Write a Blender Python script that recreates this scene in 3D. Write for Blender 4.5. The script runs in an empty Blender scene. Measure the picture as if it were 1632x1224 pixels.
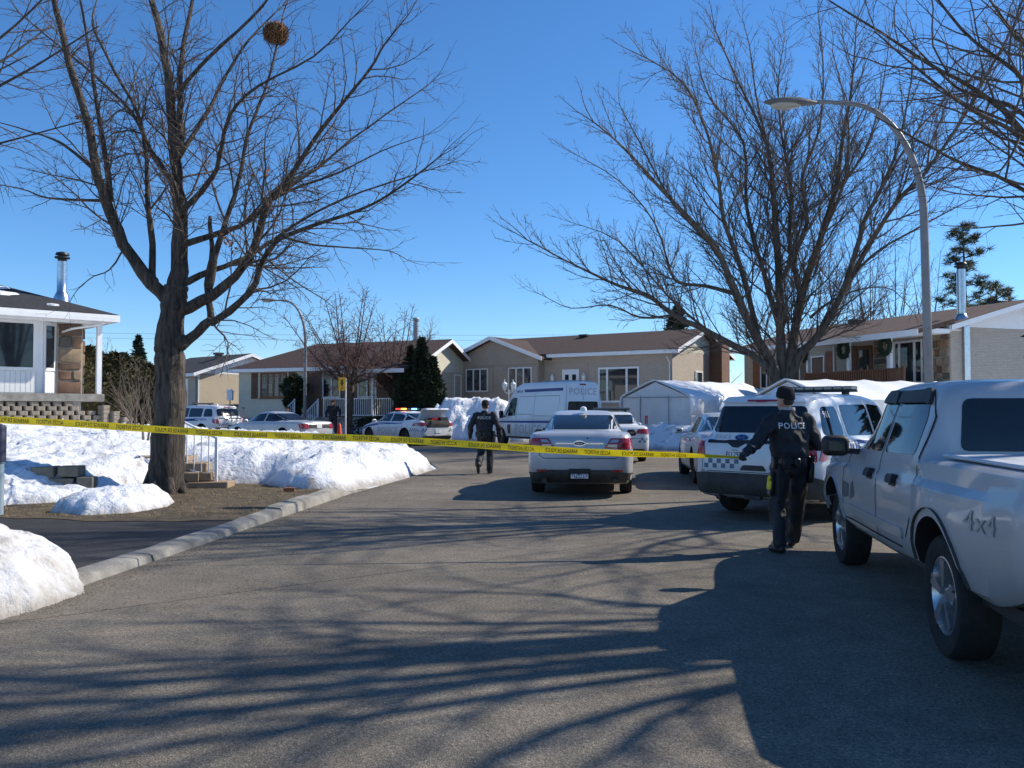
import bpy, bmesh, math, random
import numpy as np
from mathutils import Vector, Matrix, noise
from mathutils.bvhtree import BVHTree
R = math.radians
scene = bpy.context.scene
C = scene.collection
# ---------------------------------------------------------------- camera, sky, sun, exposure
FPX, HZ, CH = 1378.0, 653.0, 1.55
PITCH = math.atan((HZ - 612) / FPX)
cam = bpy.data.cameras.new('camera'); cam.sensor_width = 36; cam.lens = FPX / 1632 * 36
cam.clip_start = .05; cam.clip_end = 2000
camo = bpy.data.objects.new('camera', cam); C.objects.link(camo)
camo.location = (0, 0, CH); camo.rotation_euler = (math.pi / 2 + PITCH, 0, 0)
scene.camera = camo
SUN_EL = R(37); SUN_AZ = math.atan2(.946, .322)        # azimuth from +Y towards +X
world = bpy.data.worlds.new('World'); scene.world = world; world.use_nodes = True
nt = world.node_tree
sky = nt.nodes.new('ShaderNodeTexSky'); sky.sky_type = 'NISHITA'; sky.sun_disc = False
sky.sun_elevation = SUN_EL; sky.sun_rotation = SUN_AZ
sky.air_density = 1.0; sky.dust_density = 0.0; sky.ozone_density = 8; sky.altitude = 600
bg = nt.nodes['Background']; bg.inputs['Strength'].default_value = .145
hs = nt.nodes.new('ShaderNodeHueSaturation'); hs.inputs['Saturation'].default_value = 1.1
nt.links.new(sky.outputs[0], hs.inputs['Color']); nt.links.new(hs.outputs[0], bg.inputs[0])
sun = bpy.data.lights.new('sun', 'SUN'); sun.energy = 5.0; sun.angle = R(.53); sun.color = (1, .93, .82)
suno = bpy.data.objects.new('sun', sun); C.objects.link(suno)
sd = Vector((math.sin(SUN_AZ) * math.cos(SUN_EL), math.cos(SUN_AZ) * math.cos(SUN_EL), math.sin(SUN_EL)))
suno.rotation_euler = sd.to_track_quat('Z', 'Y').to_euler(); suno.location = (20, 10, 30)
vs = scene.view_settings; vs.view_transform = 'Standard'; vs.look = 'None'; vs.exposure = 0.22; vs.gamma = 1
vs.use_curve_mapping = False

# ---------------------------------------------------------------- helpers
def at(px, py, D):
    """point of the place seen at a pixel of the photograph, at distance D along the road"""
    u = (px - 816) / FPX; v = (612 - py) / FPX
    y = math.cos(PITCH) - v * math.sin(PITCH); z = math.sin(PITCH) + v * math.cos(PITCH)
    k = D / y
    return Vector((u * k, D, CH + z * k))

MATS = {}
def mat(name, col, rough=.5, metal=0., var=.0, scale=4., bump=0., bscale=60., coat=0., spec=.5, emit=None, col2=None, thr=None, detail=6):
    if name in MATS: return MATS[name]
    m = bpy.data.materials.new(name); m.use_nodes = True; t = m.node_tree
    b = t.nodes['Principled BSDF']
    b.inputs['Base Color'].default_value = (*col, 1); b.inputs['Roughness'].default_value = rough
    b.inputs['Metallic'].default_value = metal; b.inputs['Specular IOR Level'].default_value = spec
    b.inputs['Coat Weight'].default_value = coat; b.inputs['Coat Roughness'].default_value = .04
    if emit:
        b.inputs['Emission Color'].default_value = (*emit[0], 1); b.inputs['Emission Strength'].default_value = emit[1]
    if var or bump or col2:
        tc = t.nodes.new('ShaderNodeTexCoord')
    if var or col2:
        n = t.nodes.new('ShaderNodeTexNoise'); n.inputs['Scale'].default_value = scale; n.inputs['Detail'].default_value = detail
        n.inputs['Roughness'].default_value = .65
        t.links.new(tc.outputs['Object'], n.inputs['Vector'])
        r = t.nodes.new('ShaderNodeValToRGB')
        a, c = (thr if thr else (.3, .7))
        r.color_ramp.elements[0].position = a; r.color_ramp.elements[1].position = c
        c2 = col2 if col2 else tuple(min(1, x * (1 + var)) for x in col)
        c1 = col if col2 else tuple(x * (1 - var) for x in col)
        r.color_ramp.elements[0].color = (*c1, 1); r.color_ramp.elements[1].color = (*c2, 1)
        t.links.new(n.outputs['Fac'], r.inputs[0]); t.links.new(r.outputs[0], b.inputs['Base Color'])
    if bump:
        n2 = t.nodes.new('ShaderNodeTexNoise'); n2.inputs['Scale'].default_value = bscale; n2.inputs['Detail'].default_value = 5
        t.links.new(tc.outputs['Object'], n2.inputs['Vector'])
        bp = t.nodes.new('ShaderNodeBump'); bp.inputs['Strength'].default_value = bump; bp.inputs['Distance'].default_value = .02
        t.links.new(n2.outputs['Fac'], bp.inputs['Height']); t.links.new(bp.outputs[0], b.inputs['Normal'])
    MATS[name] = m
    return m

def brick_mat(name, c1, c2, mortar, bw=.2, bh=.065, vert=False):
    m = mat(name, c1, .85); t = m.node_tree; b = t.nodes['Principled BSDF']
    tc = t.nodes.new('ShaderNodeTexCoord'); sp = t.nodes.new('ShaderNodeSeparateXYZ'); ad = t.nodes.new('ShaderNodeMath')
    cb = t.nodes.new('ShaderNodeCombineXYZ'); br = t.nodes.new('ShaderNodeTexBrick')
    t.links.new(tc.outputs['Object'], sp.inputs[0]); t.links.new(sp.outputs[0], ad.inputs[0]); t.links.new(sp.outputs[1], ad.inputs[1])
    t.links.new(ad.outputs[0], cb.inputs[0]); t.links.new(sp.outputs[2], cb.inputs[1]); t.links.new(cb.outputs[0], br.inputs['Vector'])
    br.inputs['Color1'].default_value = (*c1, 1); br.inputs['Color2'].default_value = (*c2, 1); br.inputs['Mortar'].default_value = (*mortar, 1)
    br.inputs['Scale'].default_value = 1; br.inputs['Brick Width'].default_value = bw; br.inputs['Row Height'].default_value = bh
    br.inputs['Mortar Size'].default_value = .006; br.inputs['Bias'].default_value = 0
    n = t.nodes.new('ShaderNodeTexNoise'); n.inputs['Scale'].default_value = 1.2; n.inputs['Detail'].default_value = 6
    t.links.new(tc.outputs['Object'], n.inputs['Vector'])
    mx = t.nodes.new('ShaderNodeMix'); mx.data_type = 'RGBA'; mx.blend_type = 'MULTIPLY'
    mr = t.nodes.new('ShaderNodeMapRange'); mr.inputs['To Min'].default_value = .0; mr.inputs['To Max'].default_value = .5
    t.links.new(n.outputs['Fac'], mr.inputs[0]); t.links.new(mr.outputs[0], mx.inputs['Factor'])
    t.links.new(br.outputs['Color'], mx.inputs['A']); mx.inputs['B'].default_value = (.75, .72, .7, 1)
    t.links.new(mx.outputs['Result'], b.inputs['Base Color'])
    bp = t.nodes.new('ShaderNodeBump'); bp.inputs['Strength'].default_value = .6; bp.inputs['Distance'].default_value = .01; bp.invert = True
    t.links.new(br.outputs['Fac'], bp.inputs['Height']); t.links.new(bp.outputs[0], b.inputs['Normal'])
    return m

def tag(o, label, cat, group=None):
    o['label'] = label; o['category'] = cat
    if group: o['group'] = group
    return o
def struct(o): o['kind'] = 'structure'; return o
def thing(name, label, cat, loc=(0, 0, 0), rz=0, group=None):
    o = bpy.data.objects.new(name, None); C.objects.link(o); o.empty_display_size = .2
    o.location = loc; o.rotation_euler = (0, 0, rz)
    return tag(o, label, cat, group)
def link(name, me, parent=None, loc=None, rz=None):
    o = bpy.data.objects.new(name, me); C.objects.link(o)
    if parent: o.parent = parent
    if loc is not None: o.location = loc
    if rz is not None: o.rotation_euler = (0, 0, rz)
    return o
def copy_tree(o, parent=None):
    c = o.copy(); C.objects.link(c); c.parent = parent
    for ch in list(o.children): copy_tree(ch, c)
    return c

class MB:
    def __init__(s): s.v = []; s.f = []; s.mi = []
    def add(s, vs, fs, m=0):
        o = len(s.v); s.v += [tuple(v) for v in vs]; s.f += [tuple(i + o for i in f) for f in fs]; s.mi += [m] * len(fs); return s
    def box(s, x0, x1, y0, y1, z0, z1, m=0):
        return s.add([(x0, y0, z0), (x1, y0, z0), (x1, y1, z0), (x0, y1, z0), (x0, y0, z1), (x1, y0, z1), (x1, y1, z1), (x0, y1, z1)],
                     [(3, 2, 1, 0), (4, 5, 6, 7), (0, 1, 5, 4), (1, 2, 6, 5), (2, 3, 7, 6), (3, 0, 4, 7)], m)
    def obox(s, c, size, rot=(0, 0, 0), m=0, jit=0, rng=None):
        M = Matrix.Translation(c) @ (Matrix.Rotation(rot[2], 4, 'Z') @ Matrix.Rotation(rot[1], 4, 'Y') @ Matrix.Rotation(rot[0], 4, 'X'))
        a, b, d = [q / 2 for q in size]
        vs = [(-a, -b, -d), (a, -b, -d), (a, b, -d), (-a, b, -d), (-a, -b, d), (a, -b, d), (a, b, d), (-a, b, d)]
        if jit: vs = [(x + rng.uniform(-jit, jit), y + rng.uniform(-jit, jit), z + rng.uniform(-jit, jit)) for x, y, z in vs]
        return s.add([M @ Vector(v) for v in vs], [(3, 2, 1, 0), (4, 5, 6, 7), (0, 1, 5, 4), (1, 2, 6, 5), (2, 3, 7, 6), (3, 0, 4, 7)], m)
    def bar(s, p, q, w, h=None, m=0):
        p = Vector(p); q = Vector(q); d = (q - p); L = d.length; d.normalize(); h = h or w
        up = Vector((0, 0, 1)) if abs(d.z) < .95 else Vector((0, 1, 0))
        a = d.cross(up).normalized() * w / 2; b = a.normalized().cross(d) * h / 2
        vs = [p - a - b, p + a - b, p + a + b, p - a + b, q - a - b, q + a - b, q + a + b, q - a + b]
        return s.add(vs, [(0, 1, 2, 3), (7, 6, 5, 4), (4, 5, 1, 0), (5, 6, 2, 1), (6, 7, 3, 2), (7, 4, 0, 3)], m)
    def tube(s, pts, rad, n=8, cap=True, m=0):
        k = len(pts); P = [Vector(p) for p in pts]
        if not hasattr(rad, '__len__'): rad = [rad] * k
        vs = []; prev = None
        for i in range(k):
            d = (P[min(i + 1, k - 1)] - P[max(i - 1, 0)])
            if d.length < 1e-9: d = Vector((0, 0, 1))
            d.normalize()
            if prev is None:
                a = d.cross(Vector((0, 0, 1)) if abs(d.z) < .9 else Vector((1, 0, 0))).normalized()
            else:
                a = (prev - d * prev.dot(d)); a = a.normalized() if a.length > 1e-6 else d.orthogonal().normalized()
            prev = a; b = d.cross(a); r = rad[i]
            for j in range(n):
                t = 2 * math.pi * j / n; q = P[i] + a * (r * math.cos(t)) + b * (r * math.sin(t)); vs.append((q.x, q.y, q.z))
        fs = [(i * n + j, i * n + (j + 1) % n, (i + 1) * n + (j + 1) % n, (i + 1) * n + j) for i in range(k - 1) for j in range(n)]
        if cap: fs += [tuple(range(n - 1, -1, -1)), tuple(range((k - 1) * n, k * n))]
        return s.add(vs, fs, m)
    def prism(s, poly, axis, d0, d1, m=0):
        n = len(poly); mk = {'x': lambda a, b, d: (d, a, b), 'y': lambda a, b, d: (a, d, b), 'z': lambda a, b, d: (a, b, d)}[axis]
        return s.add([mk(a, b, d0) for a, b in poly] + [mk(a, b, d1) for a, b in poly],
                     [tuple(range(n - 1, -1, -1)), tuple(range(n, 2 * n))] + [(i, (i + 1) % n, n + (i + 1) % n, n + i) for i in range(n)], m)
    def lathe(s, prof, n=24, c=(0, 0, 0), axis='z', m=0):
        vs = []
        for r, z in prof:
            for j in range(n):
                t = 2 * math.pi * j / n; x, y = r * math.cos(t), r * math.sin(t)
                v = (x, y, z) if axis == 'z' else ((z, x, y) if axis == 'x' else (x, z, y))
                vs.append((v[0] + c[0], v[1] + c[1], v[2] + c[2]))
        k = len(prof)
        fs = [(i * n + j, i * n + (j + 1) % n, (i + 1) * n + (j + 1) % n, (i + 1) * n + j) for i in range(k - 1) for j in range(n)]
        fs += [tuple(range(n - 1, -1, -1)), tuple(range((k - 1) * n, k * n))]
        return s.add(vs, fs, m)
    def ell(s, c, r, n=12, k=8, m=0):
        return s.add(*sphere(c, r, n, k), m)
    def mesh(s, name, mats, smooth=False, bevel=0, seg=1, recalc=True):
        me = bpy.data.meshes.new(name); me.from_pydata(s.v, [], s.f)
        if not isinstance(mats, (list, tuple)): mats = [mats]
        for m in mats: me.materials.append(m)
        if len(mats) > 1: me.polygons.foreach_set('material_index', s.mi)
        if bevel or recalc:
            bm = bmesh.new(); bm.from_mesh(me)
            if recalc: bmesh.ops.recalc_face_normals(bm, faces=bm.faces)
            if bevel:
                es = [e for e in bm.edges if len(e.link_faces) == 2 and e.calc_face_angle(0) > .5]
                bmesh.ops.bevel(bm, geom=es, offset=bevel, segments=seg, affect='EDGES', clamp_overlap=True, profile=.5)
            bm.to_mesh(me); bm.free()
        if smooth:
            me.shade_smooth()
            if smooth != 'all': me.set_sharp_from_angle(angle=R(38))
        return me
    def build(s, name, mats, parent=None, smooth=False, bevel=0, seg=1, loc=None, rz=None, recalc=True):
        return link(name, s.mesh(name, mats, smooth, bevel, seg, recalc), parent, loc, rz)

def sphere(c, r, n=12, k=8):
    if not hasattr(r, '__len__'): r = (r, r, r)
    vs = [(c[0], c[1], c[2] - r[2])]
    for i in range(1, k):
        a = -math.pi / 2 + math.pi * i / k
        for j in range(n):
            t = 2 * math.pi * j / n
            vs.append((c[0] + r[0] * math.cos(a) * math.cos(t), c[1] + r[1] * math.cos(a) * math.sin(t), c[2] + r[2] * math.sin(a)))
    vs.append((c[0], c[1], c[2] + r[2])); e = len(vs) - 1
    fs = [(0, 1 + (j + 1) % n, 1 + j) for j in range(n)]
    for i in range(k - 2):
        for j in range(n):
            a = 1 + i * n + j; b = 1 + i * n + (j + 1) % n
            fs.append((a, b, b + n, a + n))
    fs += [(e, 1 + (k - 2) * n + j, 1 + (k - 2) * n + (j + 1) % n) for j in range(n)]
    return vs, fs

def evald(me, mods, name='tmp'):
    """mesh after modifiers"""
    o = bpy.data.objects.new(name, me); C.objects.link(o)
    for kind, props in mods:
        m = o.modifiers.new(kind, kind)
        for k, v in props.items(): setattr(m, k, v)
    dg = bpy.context.evaluated_depsgraph_get(); dg.update()
    r = bpy.data.meshes.new_from_object(o.evaluated_get(dg)); bpy.data.objects.remove(o)
    return r

_txt = {}
def text2d(s, size=1., bold=0., space=1.):
    """flat lettering as (verts, faces) in 2D, centred; width scaled by size = cap height"""
    key = (s, bold, space)
    if key not in _txt:
        cu = bpy.data.curves.new('t', 'FONT'); cu.body = s; cu.align_x = 'CENTER'; cu.resolution_u = 2; cu.offset = bold; cu.space_character = space
        o = bpy.data.objects.new('t', cu); C.objects.link(o)
        dg = bpy.context.evaluated_depsgraph_get(); dg.update()
        me = bpy.data.meshes.new_from_object(o.evaluated_get(dg)); bpy.data.objects.remove(o)
        v = [(q.co.x, q.co.y) for q in me.vertices]; f = [tuple(p.vertices) for p in me.polygons]
        xs = [a for a, b in v]; ys = [b for a, b in v]
        cx = (min(xs) + max(xs)) / 2; h = .69
        _txt[key] = ([((a - cx) / h, (b) / h) for a, b in v], f)
    v, f = _txt[key]
    return [(a * size, b * size) for a, b in v], f

def poly2d(p): return list(p), [tuple(range(len(p)))]
def rect2d(x0, x1, z0, z1): return poly2d([(x0, z0), (x1, z0), (x1, z1), (x0, z1)])
def strip2d(pts, w):
    v = []; f = []
    for i, (x, y) in enumerate(pts):
        a = pts[max(i - 1, 0)]; b = pts[min(i + 1, len(pts) - 1)]
        dx, dy = b[0] - a[0], b[1] - a[1]; l = math.hypot(dx, dy) or 1
        v += [(x - dy / l * w / 2, y + dx / l * w / 2), (x + dy / l * w / 2, y - dx / l * w / 2)]
        if i: f.append((2 * i - 2, 2 * i - 1, 2 * i + 1, 2 * i))
    return v, f
def round2d(p, r=.03, n=3):
    """polygon with rounded corners"""
    out = []
    for i in range(len(p)):
        a, b, c = Vector(p[i - 1]), Vector(p[i]), Vector(p[(i + 1) % len(p)])
        u = (a - b); v = (c - b); k = min(r, u.length * .45, v.length * .45)
        q0 = b + u.normalized() * k; q1 = b + v.normalized() * k
        for j in range(n + 1):
            t = j / n; q = q0 * (1 - t) ** 2 + b * 2 * t * (1 - t) + q1 * t * t; out.append((q.x, q.y))
    return poly2d(out)
def merge2d(lst):
    v = []; f = []
    for a, b in lst: o = len(v); v += a; f += [tuple(i + o for i in q) for q in b]
    return v, f

def decal(name, bvh, shape, view, material, parent, off=.005, skirt=.012, cell=.06, maxd=6, smooth=True):
    """lay a 2D shape onto a surface: view 'L','R' (y,z), 'B' back / 'F' front (x,z), 'T' top (x,y)"""
    v2, f2 = shape
    bm = bmesh.new(); vv = [bm.verts.new((a, b, 0)) for a, b in v2]
    for f in f2:
        try: bm.faces.new([vv[i] for i in f])
        except ValueError: pass
    if cell:
        xs = [a for a, b in v2]; ys = [b for a, b in v2]
        for ax, lo, hi in ((0, min(xs), max(xs)), (1, min(ys), max(ys))):
            k = int((hi - lo) / cell)
            for i in range(1, k + 1):
                c = lo + (hi - lo) * i / (k + 1); co = (c, 0, 0) if ax == 0 else (0, c, 0)
                bmesh.ops.bisect_plane(bm, geom=bm.verts[:] + bm.edges[:] + bm.faces[:], plane_co=co, plane_no=(1, 0, 0) if ax == 0 else (0, 1, 0))
    bad = []; low = {}
    for v in bm.verts:
        a, b = v.co.x, v.co.y
        o, d = {'L': (Vector((-maxd, a, b)), Vector((1, 0, 0))), 'R': (Vector((maxd, a, b)), Vector((-1, 0, 0))),
                'B': (Vector((a, -maxd, b)), Vector((0, 1, 0))), 'F': (Vector((a, maxd, b)), Vector((0, -1, 0))), 'T': (Vector((a, b, maxd)), Vector((0, 0, -1)))}[view]
        h, n, i, ds = bvh.ray_cast(o, d)
        if h is None: bad.append(v); continue
        if n.dot(d) > 0: n = -n
        n = (n - d * .35).normalized()
        v.co = h + n * off; low[v] = h - n * (skirt - off)
    if bad: bmesh.ops.delete(bm, geom=bad, context='VERTS')
    if skirt:
        be = [e for e in bm.edges if len(e.link_faces) == 1]; mp = {}
        for e in be:
            for v in e.verts:
                if v not in mp: mp[v] = bm.verts.new(low[v])
        for e in be:
            a, b = e.verts
            try: bm.faces.new((a, b, mp[b], mp[a]))
            except ValueError: pass
    bmesh.ops.recalc_face_normals(bm, faces=bm.faces)
    me = bpy.data.meshes.new(name); bm.to_mesh(me); bm.free(); me.materials.append(material)
    if smooth: me.shade_smooth(); me.set_sharp_from_angle(angle=R(40))
    return link(name, me, parent)

def lerp_list(L, y):
    if y <= L[0][0]: return L[0][1]
    for (a, b), (c, d) in zip(L, L[1:]):
        if y <= c: return b + (d - b) * (y - a) / (c - a)
    return L[-1][1]
def smooth_list(L, y):
    if y <= L[0][0]: return L[0][1]
    n = len(L)
    for i in range(n - 1):
        if y <= L[i + 1][0]:
            x0, y0 = L[i]; x1, y1 = L[i + 1]; h = x1 - x0
            s = (y1 - y0) / h
            m0 = s if i == 0 else ((y1 - L[i - 1][1]) / (x1 - L[i - 1][0])); m1 = s if i == n - 2 else ((L[i + 2][1] - y0) / (L[i + 2][0] - x0))
            if i > 0 and (y0 - L[i - 1][1]) * (y1 - y0) <= 0: m0 = 0
            if i < n - 2 and (L[i + 2][1] - y1) * (y1 - y0) <= 0: m1 = 0
            if s: m0 = max(min(m0 / s, 3), 0) * s; m1 = max(min(m1 / s, 3), 0) * s
            else: m0 = m1 = 0
            t = (y - x0) / h
            return (2*t**3 - 3*t**2 + 1) * y0 + (t**3 - 2*t**2 + t) * h * m0 + (-2*t**3 + 3*t**2) * y1 + (t**3 - t**2) * h * m1
    return L[-1][1]
# ---------------------------------------------------------------- setting: ground, road, kerb, driveway
def asphalt(name, base, crack=False):
    m = mat(name, base, .9); t = m.node_tree; b = t.nodes['Principled BSDF']; L = t.links.new
    b.inputs['Specular IOR Level'].default_value = .35
    tc = t.nodes.new('ShaderNodeTexCoord')
    def nz(sc, det=4, rough=.6):
        n = t.nodes.new('ShaderNodeTexNoise'); n.inputs['Scale'].default_value = sc; n.inputs['Detail'].default_value = det; n.inputs['Roughness'].default_value = rough
        L(tc.outputs['Object'], n.inputs['Vector']); return n
    def ramp(src, p0, c0, p1, c1):
        r = t.nodes.new('ShaderNodeValToRGB'); e = r.color_ramp.elements
        e[0].position = p0; e[1].position = p1; e[0].color = (c0, c0, c0, 1); e[1].color = (c1, c1, c1, 1); L(src, r.inputs[0]); return r.outputs[0]
    def mul(a, b2):
        x = t.nodes.new('ShaderNodeMix'); x.data_type = 'RGBA'; x.blend_type = 'MULTIPLY'; x.inputs['Factor'].default_value = 1
        L(a, x.inputs['A']); L(b2, x.inputs['B']); return x.outputs['Result']
    v = t.nodes.new('ShaderNodeTexVoronoi'); v.inputs['Scale'].default_value = 120; v.inputs['Randomness'].default_value = 1
    L(tc.outputs['Object'], v.inputs['Vector'])
    bw = t.nodes.new('ShaderNodeRGBToBW'); L(v.outputs['Color'], bw.inputs[0])
    agg = ramp(bw.outputs[0], .25, .7, .9, 1.45)
    fine = ramp(nz(38, 6, .75).outputs['Fac'], .36, .62, .66, 1.3)
    big = ramp(nz(.4, 7, .65).outputs['Fac'], .34, .66, .66, 1.22)
    mid = ramp(nz(4.5, 5).outputs['Fac'], .3, .84, .7, 1.1)
    col = t.nodes.new('ShaderNodeRGB'); col.outputs[0].default_value = (*base, 1)
    out = mul(mul(mul(mul(col.outputs[0], agg), fine), big), mid)
    if crack:
        sp = t.nodes.new('ShaderNodeSeparateXYZ'); dn = nz(1.6, 5, .7)
        L(tc.outputs['Object'], sp.inputs[0])
        def M(op, a, b2):
            x = t.nodes.new('ShaderNodeMath'); x.operation = op
            for i, q in enumerate((a, b2)):
                if q is None: continue
                if hasattr(q, 'is_linked') or hasattr(q, 'links'): L(q, x.inputs[i])
                else: x.inputs[i].default_value = q
            return x.outputs[0]
        for nx, ny, c, w, amp in ((-.608, .794, 7.27, .007, .12), (-.12, .99, 17.5, .01, .3), (.3, .95, 13.4, .005, .5)):
            d = M('ADD', M('MULTIPLY', sp.outputs[0], nx), M('MULTIPLY', sp.outputs[1], ny))
            d = M('ADD', M('SUBTRACT', d, c), M('MULTIPLY', M('SUBTRACT', dn.outputs['Fac'], .5), amp))
            out = mul(out, ramp(M('DIVIDE', M('ABSOLUTE', d, None), w * 4), .18, .3, .5, 1.0))
        # dried salt and meltwater stains
        st = nz(.9, 7, .6); r2 = t.nodes.new('ShaderNodeValToRGB'); e = r2.color_ramp.elements
        e[0].position = .60; e[1].position = .72; e[0].color = (0, 0, 0, 1); e[1].color = (.22, .22, .22, 1); L(st.outputs['Fac'], r2.inputs[0])
        mx = t.nodes.new('ShaderNodeMix'); mx.data_type = 'RGBA'; L(r2.outputs[0], mx.inputs['Factor']); L(out, mx.inputs['A']); mx.inputs['B'].default_value = (.30, .29, .28, 1)
        out = mx.outputs['Result']
    L(out, b.inputs['Base Color'])
    bp = t.nodes.new('ShaderNodeBump'); bp.inputs['Strength'].default_value = .55; bp.inputs['Distance'].default_value = .006
    L(v.outputs['Distance'], bp.inputs['Height']); L(bp.outputs[0], b.inputs['Normal'])
    return m

def snow_mat(name='snow', dirt=.1, c=(.79, .81, .845)):
    m = mat(name, c, .65); t = m.node_tree; b = t.nodes['Principled BSDF']; L = t.links.new
    b.inputs['Specular IOR Level'].default_value = .3
    b.inputs['Subsurface Weight'].default_value = .25; b.inputs['Subsurface Radius'].default_value = (.05, .06, .07); b.inputs['Subsurface Scale'].default_value = .5
    tc = t.nodes.new('ShaderNodeTexCoord')
    n = t.nodes.new('ShaderNodeTexNoise'); n.inputs['Scale'].default_value = 2.3; n.inputs['Detail'].default_value = 9; n.inputs['Roughness'].default_value = .7
    L(tc.outputs['Object'], n.inputs['Vector'])
    r = t.nodes.new('ShaderNodeValToRGB'); e = r.color_ramp.elements; e[0].position = .30; e[1].position = .30 + dirt * 2.2
    e[0].color = (.42, .37, .31, 1); e[1].color = (*c, 1)
    L(n.outputs['Fac'], r.inputs[0])
    sp = t.nodes.new('ShaderNodeSeparateXYZ'); L(tc.outputs['Object'], sp.inputs[0])
    n3 = t.nodes.new('ShaderNodeTexNoise'); n3.inputs['Scale'].default_value = 3.5; n3.inputs['Detail'].default_value = 10; n3.inputs['Roughness'].default_value = .75; L(tc.outputs['Object'], n3.inputs['Vector'])
    mr = t.nodes.new('ShaderNodeMapRange'); mr.inputs['From Min'].default_value = 0; mr.inputs['From Max'].default_value = .34; mr.inputs['To Min'].default_value = .5; mr.inputs['To Max'].default_value = -.28; L(sp.outputs[2], mr.inputs[0])
    ad = t.nodes.new('ShaderNodeMath'); ad.operation = 'ADD'; L(mr.outputs[0], ad.inputs[0]); L(n3.outputs['Fac'], ad.inputs[1])
    r3 = t.nodes.new('ShaderNodeValToRGB'); r3.color_ramp.elements[0].position = .55; r3.color_ramp.elements[1].position = 1.0; r3.color_ramp.elements[1].color = (.85, .85, .85, 1); L(ad.outputs[0], r3.inputs[0])
    mx = t.nodes.new('ShaderNodeMix'); mx.data_type = 'RGBA'; L(r3.outputs[0], mx.inputs['Factor']); L(r.outputs[0], mx.inputs['A']); mx.inputs['B'].default_value = (.30, .265, .22, 1); L(mx.outputs['Result'], b.inputs['Base Color'])
    n2 = t.nodes.new('ShaderNodeTexNoise'); n2.inputs['Scale'].default_value = 7; n2.inputs['Detail'].default_value = 10; n2.inputs['Roughness'].default_value = .62
    L(tc.outputs['Object'], n2.inputs['Vector'])
    bp = t.nodes.new('ShaderNodeBump'); bp.inputs['Strength'].default_value = .75; bp.inputs['Distance'].default_value = .11
    L(n2.outputs['Fac'], bp.inputs['Height']); L(bp.outputs[0], b.inputs['Normal'])
    return m

SNOW = snow_mat('snow', .07); SNOWD = snow_mat('dirty snow', .14, (.76, .77, .785))
ROAD = asphalt('worn asphalt', (.186, .160, .124), True); DRIVE = asphalt('driveway asphalt', (.048, .047, .047))
CONC = mat('concrete', (.25, .235, .205), .9, var=.42, scale=3.2, bump=.5, bscale=40, detail=10)
STONE_B = mat('cast block', (.25, .21, .165), .9, var=.3, scale=5, bump=.6, bscale=30)
WHITE = mat('white paint', (.78, .78, .77), .45, var=.05, scale=3)
WMETAL = mat('white rail', (.8, .8, .8), .4, var=.04)
SOILM = mat('dead grass soil', (.045, .032, .018), .95, scale=4, col2=(.15, .11, .06), thr=(.35, .7), bump=.8, bscale=40, detail=9)
LAWN = mat('patchy lawn', (.2, .16, .09), .95, scale=.4, col2=(.8, .82, .86), thr=(.42, .5), bump=.6, bscale=6, detail=9)

def ragged(poly, step=.18, amp=.07, seed=0):
    out = []
    for i in range(len(poly)):
        a, b = Vector(poly[i]), Vector(poly[(i + 1) % len(poly)]); L = (b - a).length; k = max(1, int(L / step)) if L < 20 else 1; nn = Vector((b.y - a.y, a.x - b.x)).normalized()
        for j in range(k):
            q = a.lerp(b, j / k); w = noise.fractal(Vector((q.x * 1.3 + seed, q.y * 1.3, 0)), 1, 2, 4); out.append(tuple(q + nn * (amp * w if j else amp * .3 * w)))
    return out
def sheet(name, poly, z, m):
    mb = MB(); mb.add([(x, y, z(x, y) if callable(z) else z) for x, y in poly], [tuple(range(len(poly)))]); o = mb.build(name, m, recalc=False)
    if o.data.polygons[0].normal.z < 0: o.data.flip_normals()
    return struct(o)
sheet('ground', [(-600, -80), (600, -80), (600, 900), (-600, 900)], -.03, LAWN)
road_poly = [(-4.3, -12), (-4.05, 5), (-3.86, 7), (-3.42, 12), (-3.05, 15.6), (-2.4, 19.5), (-1.95, 23), (-2.6, 26.5), (-5.5, 30), (-12, 34), (-25, 41), (-60, 60),
             (-66, 72), (-40, 62.5), (-22, 53), (-14, 47.8), (-9, 44.6), (-5.5, 44.2), (-1.5, 42.5), (2.2, 41.2), (4.9, 37.2), (6.4, 33), (7.6, 24), (8.3, 19), (9.6, 17.6), (16, 24), (21, 19.5), (8.5, 12.5), (6.5, 11), (5.3, 5), (4.5, -12)]
sheet('road', road_poly, 0, ROAD)
sheet('driveway', [(-4.02, 7.5), (-3.52, 11.9), (-4.6, 11.75), (-5.6, 11.8), (-7.3, 12.3), (-22, 15.5), (-22, 6.5), (-4.1, 6.4)], .045, DRIVE)
sheet('bare_soil', ragged([(-3.46, 11.86), (-3.1, 15.7), (-4.4, 17.4), (-7.2, 17.8), (-9.5, 14.4), (-13, 13.9), (-13, 13.2), (-7.3, 12.2), (-5.6, 11.7), (-4.6, 11.66)], .16, .16), .052, SOILM)
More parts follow.
